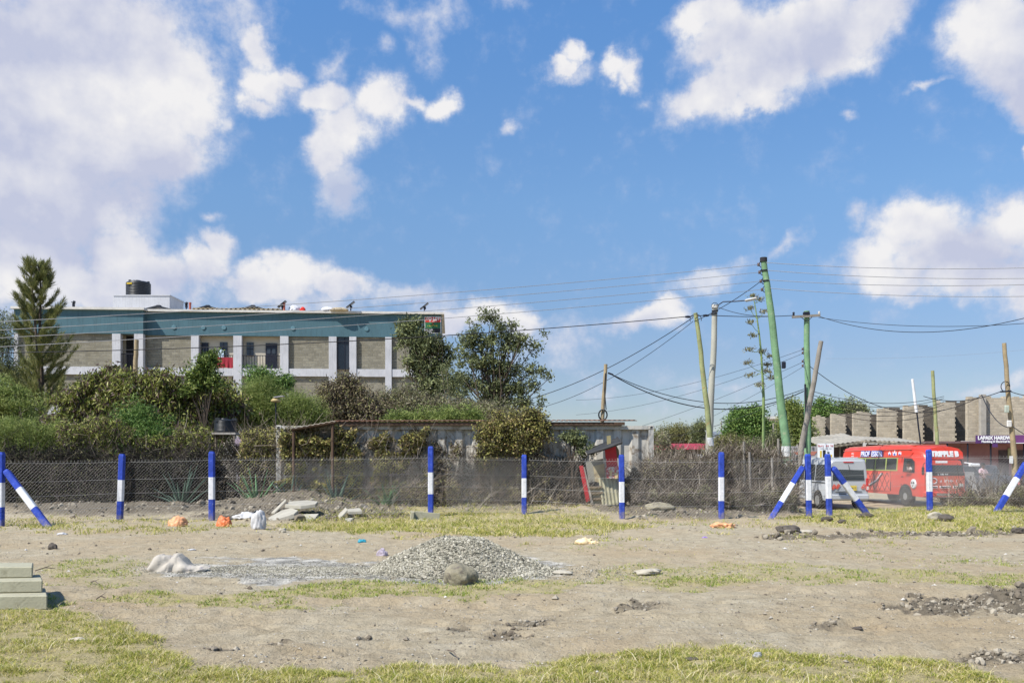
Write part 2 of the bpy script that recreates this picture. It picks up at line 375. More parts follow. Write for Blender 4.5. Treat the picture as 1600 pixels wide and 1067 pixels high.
# ================================================================ the ground
def to_px(x, y):
    ys = np.maximum(y, .6); return 800+F*x/ys, HZ+F*EYE/ys
def ell(px, py, cx, cy, rx, ry): return 1-np.sqrt(((px-cx)/rx)**2+((py-cy)/ry)**2)
def layers(x, y):
    """grass amount, gravel amount, churned dark soil amount: how the plot is laid out"""
    px, py = to_px(x, y)
    n1 = fbm(x, y, .9, 4, 3); n2 = fbm(x, y, .5, 3, 11); n3 = fbm(x, y, 3.5, 3, 5)
    qx = px+120*n2; qy = py+(py-HZ)*.09*(n1+.35*n3)
    lo = np.interp(qx, [0, 200, 235, 300, 500, 650, 1000, 1200, 1400, 1550, 1700], [935, 962, 1000, 1030, 1040, 1028, 1008, 1008, 1030, 1046, 1052])
    g = sstep(-12, 14, qy-lo)*.95
    c = np.interp(qx, [180, 400, 600, 750, 870, 900, 960, 1100, 1300, 1600], [938, 934, 920, 914, 912, 905, 896, 898, 898, 902])
    w = np.interp(qx, [120, 200, 400, 600, 750, 870, 905, 940, 1100, 1300, 1600, 2200], [0, 7, 9, 14, 16, 12, 3, 12, 18, 18, 18, 14])
    g = np.maximum(g, sstep(1.25, .5, np.abs(qy-c)/np.maximum(w, .1))*np.where(qx > 960, .72, .85))
    g = np.maximum(g, .62*sstep(0, .5, ell(qx, qy, 165, 893, 110, 38)))
    g = np.maximum(g, .9*sstep(0, .35, ell(qx, qy, 690, 818, 340, 24)))
    g = np.maximum(g, .45*sstep(0, .4, ell(qx, qy, 170, 822, 330, 14)))
    g = np.maximum(g, .95*sstep(0, .3, ell(qx, qy, 1500, 812, 300, 24)))
    g = np.maximum(g, .28*sstep(-.2, .5, n2+.25)*(qy < 880)*(qx > 800))
    g = np.where((y < 4) | (np.abs(px-800) > 1000), np.maximum(g, .55*sstep(-.25, .4, n1)), g)
    road = sstep(34, 37, y)
    g = g*(1-road*sstep(.1, -.1, n1))
    gr = np.maximum(sstep(0, .6, ell(qx, qy, 470, 890, 260, 22)), sstep(0, .4, ell(qx, py, 720, 885, 170, 30)))
    pits = [(350, 1010, 40, 6), (570, 988, 26, 5), (715, 976, 30, 5), (790, 985, 50, 8), (1290, 975, 26, 6), (1420, 950, 60, 7), (1480, 945, 55, 20), (1575, 938, 80, 26), (1000, 945, 50, 6), (440, 998, 30, 8), (1560, 1020, 70, 14), (820, 965, 70, 6), (1440, 930, 30, 8)]
    dk = 0
    for a in pits: dk = np.maximum(dk, (.72 if a[0] < 1380 else 1.)*sstep(-.15, .5, ell(px+25*n1, py+9*n3, *a)))
    dk = np.maximum(dk, .95*sstep(0, .4, ell(qx, py, 190, 794, 250, 20)))
    dk = np.maximum(dk, 1.*sstep(0, .35, ell(qx, py, 460, 797, 190, 28)))
    dk = np.maximum(dk, .85*sstep(0, .45, ell(qx, py, 1100, 799, 190, 18)))
    dk = np.maximum(dk, .7*sstep(0, .5, ell(qx, py, 760, 800, 180, 9)))
    dk = np.maximum(dk, .8*sstep(1.5, .5, np.abs(py+3*n3-np.interp(px, [1180, 1300, 1600, 1700], [842, 840, 831, 828]))/3.4)*(px > 1190)*(px < 1900))
    return np.clip(g, 0, 1), np.clip(gr, 0, 1), np.clip(dk, 0, 1)
def height(x, y, L=None):
    g, gr, dk = L if L is not None else layers(x, y)
    px, py = to_px(x, y)
    near = sstep(60, 30, np.abs(x))*sstep(80, 40, y)
    h = fbm(x, y, .25, 3, 21)*.10*near
    rut = fbm(x*.35, y*1.7, 1.1, 4, 31)*.11*sstep(18, 9, y)*(1-g)
    h = h+rut+fbm(x, y, 6, 3, 8)*.028*(1-gr)*near-np.maximum(0, fbm(x, y*1.6, 2.6, 4, 57)-.22)*.16*(1-g)*sstep(16, 9, y)
    lump = np.abs(fbm(x, y, 5, 4, 44))
    h = h+dk*(lump*.20-.02-.05*(y < 15))
    # spoil ridge along the fence, mound under the slabs
    h = h+(.2+.12*fbm(x, y, 1.4, 3, 29))*np.exp(-((py-800)/8)**2)*sstep(1200, 1100, px)*near
    h = h+.42*np.maximum(0, ell(px, py, 470, 797, 140, 26))*near
    h = h+.22*np.maximum(0, ell(px, py, 1520, 806, 260, 26))*near
    # street behind the fence lies lower
    h = h-.38*sstep(28.5, 34, y)*sstep(8, 11, x)*near
    # gravel heap and its tail
    e = np.sqrt(((x+.80)/1.36)**2+((y-14.0)/1.2)**2)
    hp = .44*np.minimum(.72, np.maximum(0, 1-e)**.95)/.72*(1+.12*fbm(x, y, 1.5, 2, 77))
    e2 = np.sqrt(((x+.70)/1.42)**2+((y-13.75)/.95)**2)
    hp = np.maximum(hp, .20*np.maximum(0, 1-e2)**.9)
    return h, hp
def axis_steps(dense, lo, hi):
    a = list(dense); s = dense[1]-dense[0]; v = dense[0]; left = []
    while v > lo: s *= 1.35; v -= s; left.append(v)
    s = dense[-1]-dense[-2]; v = dense[-1]; right = []
    while v < hi: s *= 1.35; v += s; right.append(v)
    return np.array(left[::-1]+a+right)
def build_ground():
    xs = axis_steps(np.concatenate([np.arange(-22, -8, .09), np.arange(-8, 8, .045), np.arange(8, 22, .09)]), -2600, 2600)
    yd = [5.5]
    while yd[-1] < 38: yd.append(yd[-1]+max(.03, yd[-1]**2*.00016))
    ys = axis_steps(np.array(yd), -900, 4200)
    Xg, Yg = np.meshgrid(xs, ys); g, gr, dk = layers(Xg, Yg); h, hp = height(Xg, Yg, (g, gr, dk))
    nx = len(xs); ny = len(ys)
    i = np.arange((ny-1)*(nx-1)); r = i//(nx-1); c = i % (nx-1); a = r*nx+c
    Fc = np.stack([a, a+1, a+nx+1, a+nx], 1)
    m = bpy.data.materials.new('earth'); m.use_nodes = True; t = NT(m.node_tree); b = t.n['Principled BSDF']
    at = t.new('ShaderNodeAttribute', attribute_name='cover'); sp = t.new('ShaderNodeSeparateColor'); t.put(sp.inputs[0], at.outputs['Color'])
    co = t.new('ShaderNodeTexCoord').outputs['Object']
    big = t.noise(co, .35, 5, .6).outputs[0]; mid = t.noise(co, 3.2, 8, .68).outputs[0]; fine = t.noise(co, 26, 7, .72).outputs[0]
    vo = t.new('ShaderNodeTexVoronoi', ins={'Scale': 34}); t.put(vo.inputs['Vector'], co)
    dirt = t.ramp(mid, [(.3, (.33, .275, .185)), (.5, (.43, .365, .255)), (.72, (.51, .445, .325))])
    dirt = t.mix(t.rng(big, .42, .66, 0, .65), dirt, (.40, .30, .18))
    dirt = t.mix(t.rng(fine, .53, .70, 0, .8), dirt, (.19, .155, .11))
    dirt = t.mix(t.rng(fine, .40, .30, 0, .5), dirt, (.56, .51, .42))
    vo2 = t.new('ShaderNodeTexVoronoi', ins={'Scale': 11, 'Randomness': 1}); t.put(vo2.inputs['Vector'], co)
    stn = t.math('MULTIPLY', t.rng(vo2.outputs['Distance'], .16, .08), t.rng(mid, .5, .56))
    dirt = t.mix(stn, dirt, (.52, .49, .43))
    gcol = t.ramp(t.noise(co, 14, 6, .7).outputs[0], [(.3, (.22, .19, .07)), (.5, (.40, .34, .15)), (.72, (.52, .44, .24))])
    gn = t.math('ADD', sp.outputs[0], t.math('MULTIPLY', t.math('SUBTRACT', fine, .5), 1.3))
    c = t.mix(t.rng(gn, .4, .9, 0, .7), dirt, gcol)
    grc = t.mix(t.rng(vo.outputs['Distance'], .15, .55), (.44, .42, .37), (.2, .19, .165))
    grc = t.mix(t.rng(mid, .44, .60, -0.0, .8), grc, (.66, .62, .54))
    c = t.mix(t.rng(t.math('ADD', sp.outputs[1], t.math('MULTIPLY', t.math('SUBTRACT', mid, .5), 1.2)), .3, .6), c, grc)
    c = t.mix(t.rng(t.math('ADD', sp.outputs[2], t.math('MULTIPLY', t.math('SUBTRACT', fine, .5), .9)), .25, .8, 0, .85), c, (.135, .115, .088))
    t.put(b.inputs['Base Color'], c); b.inputs['Roughness'].default_value = .97; b.inputs['Specular IOR Level'].default_value = .1
    hh = t.math('ADD', t.math('MULTIPLY', fine, .7), t.math('ADD', mid, t.math('MULTIPLY', stn, .5)))
    bp = t.new('ShaderNodeBump', ins={'Strength': 1, 'Distance': .055}); t.put(bp.inputs['Height'], hh); t.l.new(bp.outputs[0], b.inputs['Normal'])
    o = mesh_np('ground', np.stack([Xg.ravel(), Yg.ravel(), h.ravel()], 1), Fc, m, smooth=True)
    ca = o.data.color_attributes.new('cover', 'FLOAT_COLOR', 'POINT')
    ca.data.foreach_set('color', np.stack([g.ravel(), gr.ravel(), dk.ravel(), np.ones(g.size)], 1).astype(np.float32).ravel())
    tag(o, kind='structure', label='bare beige earth plot with dry grass strips')
    return o
build_ground()
def gz(x, y):
    h, hp = height(np.array([x], float), np.array([y], float)); return float(h[0])
def on_ground(px, py, guess=None):
    """where the sight line through a photo point meets the ground"""
    Y = F*EYE/(py-HZ)
    for _ in range(6):
        x = X_(px, Y); Y = F*(EYE-gz(x, Y))/(py-HZ)
    return Vector((X_(px, Y), Y, gz(X_(px, Y), Y)))
rs = np.random.RandomState(4)
# ---------------------------------------------------------------- grass
def blades(name, pts, hmin, hmax, width, m, label, lean=.85):
    n = len(pts); x, y = pts[:, 0], pts[:, 1]; z = height(x, y)[0]-.004
    a = rs.uniform(0, 2*pi, n); hgt = rs.uniform(hmin, hmax, n)*pts[:, 2]; ln = rs.normal(0, lean, (n, 2))*hgt[:, None]; w = width*rs.uniform(.6, 1.3, n)
    dx = np.cos(a)*w/2; dy = np.sin(a)*w/2
    V = np.zeros((n, 5, 3)); 
    V[:, 0] = np.stack([x-dx, y-dy, z], 1); V[:, 1] = np.stack([x+dx, y+dy, z], 1)
    V[:, 2] = np.stack([x+dx*.8+ln[:, 0]*.4, y+dy*.8+ln[:, 1]*.4, z+hgt*.6], 1); V[:, 3] = np.stack([x-dx*.8+ln[:, 0]*.4, y-dy*.8+ln[:, 1]*.4, z+hgt*.6], 1)
    V[:, 4] = np.stack([x+ln[:, 0]*1.15, y+ln[:, 1]*1.15, z+hgt*.95], 1)
    b = np.arange(n)[:, None]*5
    Fc = np.concatenate([b+np.array([0, 1, 2]), b+np.array([0, 2, 3]), b+np.array([3, 2, 4])], 0)
    o = mesh_np(name, V.reshape(-1, 3), Fc, m); return tag(o, label, 'grass', kind='stuff')
def scatter(n, y0, y1, test, side=1.08):
    """points over the plot, denser where near (even in visible size), thinned by a test"""
    y = 1/rs.uniform(1/y1, 1/y0, n); x = rs.uniform(-side, side, n)*y*800/F
    k = test(x, y); keep = rs.uniform(0, 1, n) < k
    return np.stack([x[keep], y[keep], np.clip(.45+.65*k[keep], 0, 1.1)], 1)
GR = leafmat('dry_grass', [(0, (.13, .17, .02)), (.28, (.29, .33, .04)), (.5, (.48, .46, .11)), (.75, (.63, .54, .21)), (1, (.74, .64, .38))], trans=.35, clump=.5)
GG = leafmat('fresh_grass', [(0, (.12, .20, .025)), (.3, (.24, .33, .045)), (.6, (.42, .44, .10)), (1, (.60, .53, .26))], trans=.35, clump=.5)
def tg(th, pw=1.0):
    def f(x, y):
        g = layers(x, y)[0]; cl = fbm(x, y, 2.6, 4, 61)+.6*fbm(x, y, .8, 3, 67)
        fi = fbm(x, y, 7, 3, 63)
        return np.clip((g-.12)*pw*.72+(cl*1.15+fi*.9)*(g > .12)-.12, 0, 1)
    return f
blades('grass', scatter(260000, 6.2, 10.2, tg(.3, 1.3)), .012, .052, .006, GR, 'dry yellow green grass along the near edge of the plot')
blades('grass', scatter(120000, 9.8, 19, tg(.3, 1.3)), .018, .055, .010, GG, 'short green grass strips across the middle of the plot')
blades('grass', scatter(120000, 18, 31, tg(.35, 1.4)), .03, .12, .016, GR, 'longer yellow grass tufts at the foot of the fence')
STR = leafmat('straw', [(0, (.50, .42, .22)), (.5, (.66, .57, .34)), (1, (.78, .70, .48))], trans=.3, clump=.4)
blades('straw', scatter(5000, 6.2, 11, tg(.35, 1.1)), .05, .13, .005, STR, 'long bleached straw lying in the near grass', lean=.9)
# ---------------------------------------------------------------- loose stones and clods
ICO = None
def ico():
    global ICO
    if ICO is None:
        import bmesh
        bm = bmesh.new(); bmesh.ops.create_icosphere(bm, subdivisions=1, radius=1)
        ICO = (np.array([v.co[:] for v in bm.verts]), np.array([[v.index for v in f.verts] for f in bm.faces])); bm.free()
    return ICO
OCT = (np.array([[1, 0, 0], [-1, 0, 0], [0, 1, 0], [0, -1, 0], [0, 0, 1], [0, 0, -1.]]), np.array([[0, 2, 4], [2, 1, 4], [1, 3, 4], [3, 0, 4], [2, 0, 5], [1, 2, 5], [3, 1, 5], [0, 3, 5]]))
def stones(P3, size, base=None, flat=.65):
    V0, F0 = base or OCT; n = len(P3)
    A = rs.uniform(0, 2*pi, n); ca, sa = np.cos(A), np.sin(A)
    jit = V0[None]*(1+rs.uniform(-.35, .35, (n, len(V0), 1))); jit = jit*size[:, None, None]*np.array([1, .8, flat])
    tl = rs.uniform(-.6, .6, n)[:, None]
    x = jit[:, :, 0]*ca[:, None]-jit[:, :, 1]*sa[:, None]; y = jit[:, :, 0]*sa[:, None]+jit[:, :, 1]*ca[:, None]; z = jit[:, :, 2]+x*tl*.5
    V = np.stack([x, y, z], 2)+P3[:, None]
    Fc = (np.arange(n)[:, None, None]*len(V0)+F0[None]).reshape(-1, 3)
    return V.reshape(-1, 3), Fc
STN = leafmat('loose_stone', [(0, (.16, .14, .115)), (.4, (.30, .27, .22)), (.7, (.42, .39, .33)), (1, (.62, .6, .55))], trans=0, clump=.3, rough=.95)
CLOD = leafmat('soil_clod', [(0, (.14, .115, .085)), (.5, (.24, .205, .155)), (1, (.38, .335, .26))], trans=0, clump=.4, rough=1)
def dirt_test(x, y):
    g, gr, dk = layers(x, y); return np.clip(.25+fbm(x, y, .8, 3, 71)*.8-g*.5, .03, 1)
p = scatter(26000, 6.5, 30, dirt_test); h = height(p[:, 0], p[:, 1])[0]
sz = rs.uniform(.003, .009, len(p))*np.where(rs.rand(len(p)) < .05, 2.6, 1)*np.clip(p[:, 1]/9, 1, 2)
V, Fc = stones(np.stack([p[:, 0], p[:, 1], h+sz*.3], 1), sz)
tag(mesh_np('loose_stones', V, Fc, STN), 'small pale stones strewn over the bare earth', 'stones', kind='stuff')
p = scatter(90000, 6.5, 31.5, lambda x, y: layers(x, y)[2]**1.5*.8); h = height(p[:, 0], p[:, 1])[0]
sz = rs.gamma(2, .0062, len(p))*np.clip(p[:, 1]/10, 1, 2.2)
V, Fc = stones(np.stack([p[:, 0], p[:, 1], h+sz*.4], 1), sz, ico(), .8)
p2 = scatter(30000, 6.5, 30, lambda x, y: np.clip(fbm(x, y*1.5, 1.6, 4, 83)*1.3-.1, 0, 1)*(1-layers(x, y)[0])); h2 = height(p2[:, 0], p2[:, 1])[0]
sz = rs.gamma(2, .0042, len(p2))*np.clip(p2[:, 1]/10, 1, 2.2); V2, F2 = stones(np.stack([p2[:, 0], p2[:, 1], h2+sz*.3], 1), sz)
V, Fc = np.concatenate([V, V2]), np.concatenate([Fc, F2+len(V)])
tag(mesh_np('soil_clods', V, Fc, CLOD), 'dark broken soil clods in churned patches', 'soil', kind='stuff')
# ---------------------------------------------------------------- gravel heap
def gravel_heap():
    GV = leafmat('crushed_stone', [(0, (.10, .092, .07)), (.35, (.24, .225, .17)), (.7, (.39, .36, .275)), (1, (.54, .50, .41))], trans=0, clump=.35, rough=.9)
    GM = mat('stone_dust', (.34, .31, .24), .95, var=.3, vscale=22, bump=1, bscale=45)
    xs = np.arange(-2.9, 1.5, .03); ys = np.arange(12.5, 15.5, .035); Xg, Yg = np.meshgrid(xs, ys); h, hp = height(Xg, Yg)
    nz = fbm(Xg, Yg, 3, 3, 91)*.06; Z = h+np.where(hp > 0, hp+nz*np.minimum(1, hp*4), -.06)
    nx, ny = len(xs), len(ys); i = np.arange((ny-1)*(nx-1)); a = (i//(nx-1))*nx+i % (nx-1)
    V1 = np.stack([Xg.ravel(), Yg.ravel(), Z.ravel()], 1); F1 = np.stack([a, a+1, a+nx+1, a+nx], 1)
    keep = (hp.ravel()[F1].max(1) > 0); F1 = F1[keep]; T1 = np.concatenate([F1[:, [0, 1, 2]], F1[:, [0, 2, 3]]], 0)
    n = 34000; x = rs.uniform(-2.9, 1.5, n); y = rs.uniform(12.5, 15.3, n); h, hp = height(x, y); k = hp > 0
    x, y, h, hp = x[k], y[k], h[k], hp[k]; z = h+hp+fbm(x, y, 3, 3, 91)*.06*np.minimum(1, hp*4); s = rs.gamma(3, .0032, len(x))+.005
    A, FA = stones(np.stack([x, y, z+s*.25], 1), s, OCT, .8)
    # stones strewn round the foot and over the tail to the left
    n = 14000; x = rs.normal(0, 1, n); y = rs.normal(0, 1, n); x = np.where(np.arange(n) % 3 > 0, -3.1+x*1.15, -.6+x*1.5); y = np.where(np.arange(n) % 3 > 0, 13.7+y*.42, 13.6+y*.55)
    h, hp = height(x, y); k = (hp <= 0); x, y, h = x[k], y[k], h[k]; s = rs.uniform(.007, .02, len(x))
    s = s*.8; B, FB = stones(np.stack([x, y, h+s*.3], 1), s)
    o = mesh_np('gravel_heap', np.concatenate([V1, A, B]), np.concatenate([T1, FA+len(V1), FB+len(V1)+len(A)]), [GM, GV], mi=np.concatenate([np.zeros(len(T1)), np.ones(len(FA)+len(FB))]))
    tag(o, 'low grey heap of crushed stone with a pale spill trailing left', 'gravel heap')
gravel_heap()
# ================================================================ chain link fence
BLUE = mat('blue_paint', (.03, .065, .38), .75, var=.3, vscale=9, bump=.5, bscale=50, col2=(.22, .25, .40), c2=(.58, .70), spec=.25)
WHITE = mat('white_paint', (.70, .70, .71), .8, var=.12, vscale=9, bump=.5, bscale=50, col2=(.42, .42, .44), c2=(.56, .70), spec=.25)
WIRE = mat('galvanised_wire', (.36, .35, .33), .5, metal=.2, var=.1)
posts = [  # px of foot, py foot, px of top, py top, distance, blue bottom fraction, blue top fraction
 (1, 828, 2, 706, 22.3), (187, 816, 191, 709, 24.4), (331, 813, 331, 705, 24.6), (673, 801, 673, 697, 25.6),
 (819, 803, 819, 710, 26.4), (972, 814, 971, 710, 25.2), (1127, 815, 1127, 706, 25.0), (1264, 810, 1262, 709, 25.6), (1296, 810, 1293, 709, 25.5), (1453, 797, 1451, 702, 27.2), (1640, 800, 1638, 690, 26.5)]
for _m in (BLUE, WHITE):       # mud splashed up from the ground
    _t = NT(_m.node_tree); _b = _t.n['Principled BSDF']; _src = _b.inputs['Base Color'].links[0].from_socket
    _co = _t.new('ShaderNodeTexCoord').outputs['Object']; _sp = _t.new('ShaderNodeSeparateXYZ'); _t.put(_sp.inputs[0], _co)
    _n = _t.noise(_co, 11, 6, .7).outputs[0]; _f = _t.rng(_t.math('MULTIPLY_ADD', _n, 1.1, _t.math('MULTIPLY', _sp.outputs[2], -1.1)), .22, .55, 0, .7)
    _t.put(_b.inputs['Base Color'], _t.mix(_f, _src, (.30, .25, .18)))
froot = empty('chain_link_fence', (0, 25, 0), 0, 'chain link fence on blue and white banded concrete posts across the plot', 'fence')
def post(foot, top, w, cuts, name='post'):
    """square concrete post with chamfered head; bands are painted along it"""
    mb = MB(); foot = Vector(foot); top = Vector(top); d = top-foot; L = d.length
    zx = d.normalized(); ax = Vector((1, 0, 0)); ax = (ax-zx*ax.dot(zx)).normalized(); ay = zx.cross(ax)
    def ring(t, k=1):
        c = foot+zx*(t*L); r = []; h = w/2*k; q = h*.28
        for sx, sy in ((1, 1), (-1, 1), (-1, -1), (1, -1)):
            if sx*sy > 0: pts = [(sx*h, sy*(h-q)), (sx*(h-q), sy*h)]
            else: pts = [(sx*(h-q), sy*h), (sx*h, sy*(h-q))]
            r += [c+ax*a+ay*b for a, b in pts]
        return r
    ts = [(-.12, 0), (cuts[0], 0), (cuts[0], 1), (cuts[1], 1), (cuts[1], 0), (.975, 0)]
    mb.loft([ring(-.12), ring(cuts[0])], 0, False); mb.loft([ring(cuts[0]), ring(cuts[1])], 1, False, cap=False); mb.loft([ring(cuts[1]), ring(.97), ring(1, .72)], 0, False)
    return mb.build(name, [BLUE, WHITE], froot, fix=True)
tops = []
for i, (fx, fy, tx, ty, Y) in enumerate(posts):
    a = P(fx, fy, Y); b = P(tx, ty, Y); c0 = .31+random.uniform(-.03, .02); post(a, b, .145, (c0, c0+.325+random.uniform(-.02, .02))); tops.append((a, b, Y))
# raking struts
for (x0, y0, x1, y1, Y0, Y1) in ((9, 735, 76, 824, 22.3, 22.0), (1254, 730, 1203, 813, 25.6, 24.9), (1301, 730, 1356, 805, 25.5, 25.6), (1604, 722, 1556, 801, 26.5, 26.3)):
    post(P(x1, y1, Y1), P(x0, y0, Y0), .15, (.33, .68), 'strut')
# wire mesh, one panel per bay, stretched between the posts on their far side
def bay(i, A, B, y_top_a, y_top_b):
    (a0, a1, Ya), (b0, b1, Yb) = A, B
    pa0 = a0+Vector((0, .09, .02)); pb0 = b0+Vector((0, .09, .02)); pa1 = P((800+F*a1.x/Ya), y_top_a, Ya+.09); pb1 = P(800+F*b1.x/Yb, y_top_b, Yb+.09)
    zt_a, zt_b = pa1.z, pb1.z
    L = (pb0-pa0).length; H = ((zt_a-pa0.z)+(zt_b-pb0.z))/2
    def pt(s, t):   # s along 0..L, t up 0..H
        k = s/L; lo = pa0.lerp(pb0, k); hi_ = Vector((lo.x, lo.y, zt_a+(zt_b-zt_a)*k)); v = lo.lerp(hi_, t/H)
        v.y += .025*sin(k*pi)*sin(t/H*3+i); v.z += -.02*sin(k*pi)*(t/H); return v
    V = []; Fc = []
    def seg(p, q, r):
        d = (q-p).normalized(); u = d.cross(Vector((0, 1, 0))).normalized()*r; w = Vector((0, r, 0)); n = len(V)
        for c in (p, q): V.extend([c+u, c-u*.5+w*.87, c-u*.5-w*.87])
        for k in range(3): Fc.append((n+k, n+(k+1) % 3, n+3+(k+1) % 3, n+3+k))
    step = .088; rad = .0017
    k = -int(H/step)-1
    while k*step < L+H:
        for sg in (1, -1):
            # line s = s0 + sg*t
            s0 = k*step if sg > 0 else k*step+H
            t0, t1 = 0., H
            if sg > 0: t0 = max(t0, -s0); t1 = min(t1, L-s0)
            else: t0 = max(t0, s0-L); t1 = min(t1, s0)
            if t1-t0 > .03:
                off = Vector((0, .006*sg, 0)); tm = (t0+t1)/2
                r_ = rad*(1.0 if sg > 0 else .38)
                seg(pt(s0+sg*t0, t0)+off, pt(s0+sg*tm, tm)+off, r_); seg(pt(s0+sg*tm, tm)+off, pt(s0+sg*t1, t1)+off, r_)
                if t1 > H-.001: seg(pt(s0+sg*H, H)+off, pt(s0+sg*H, H)+off+Vector((random.uniform(-.02, .02), 0, .05)), rad)
        k += 1
    mesh_np('wire_panel', [v[:] for v in V], Fc, WIRE, froot)
    V2 = V; 
    for f in (.02, .24, .47, .70, .985):
        mb = MB(); mb.tube([pt(L*j/6, H*f)+Vector((0, -.01, 0)) for j in range(7)], .003, 4)
        mb.build('line_wire', WIRE, froot)
yt = [722, 720, 717, 714, 717, 719, 720, 716, 716, 712, 714]
for i in range(len(tops)-1): bay(i, tops[i], tops[i+1], yt[i], yt[i+1])
lf = (P(-150, 832, 22.0), P(-150, 704, 22.0), 22.0); bay(11, lf, tops[0], 722, 722)
# ================================================================ apartment block
TEAL = mat('teal_render', (.065, .135, .165), .85, var=.10, vscale=.9, bump=.15, bscale=6, streak=2.2)
PALE = mat('pale_render', (.50, .50, .52), .85, var=.10, vscale=1.1, bump=.15, bscale=8, col2=(.30, .29, .28), c2=(.58, .78), streak=3)
CREAM = mat('cream_render', (.50, .45, .36), .9, var=.05, vscale=2)
STONE = brickmat('rubble_block', (.26, .24, .185), (.36, .34, .29), .42, .21, .014, 1.0, dirt=(.20, .18, .13))
STONE2 = brickmat('quarry_block', (.49, .42, .315), (.55, .49, .385), .42, .22, .018, .8, dirt=(.40, .345, .27), dscale=.35)
STONE_SHADED = brickmat('shaded_quarry_block', (.16, .135, .105), (.21, .185, .15), .42, .22, .018, 1.2, dirt=(.14, .12, .095), dscale=.6)  # darker, dirtier recess blocks; the piers' shadow is also put into this colour
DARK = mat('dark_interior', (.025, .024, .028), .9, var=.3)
GLASSD = mat('dark_glass', (.03, .035, .045), .12, var=.3, vscale=1, spec=.6)
FRAME = mat('dark_metal', (.02, .022, .035), .45, metal=.3)
CAPM = mat('cement_cap', (.58, .56, .52), .9, var=.15, vscale=2)
TIN = mat('weathered_tin', (.36, .33, .27), .6, metal=.2, var=.25, vscale=1.2, col2=(.30, .20, .12), c2=(.55, .75))
RED = mat('red_cloth', (.30, .02, .035), .8, var=.2, vscale=8)
REDP = mat('red_panel', (.48, .03, .02), .6, var=.1)
LETW = mat('white_letters', (.75, .75, .75), .6, var=.05)
SOLAR = mat('black_panel', (.02, .022, .027), .4, var=.2)
BLKP = mat('black_plastic', (.018, .02, .024), .45, var=.25, vscale=4, spec=.5)
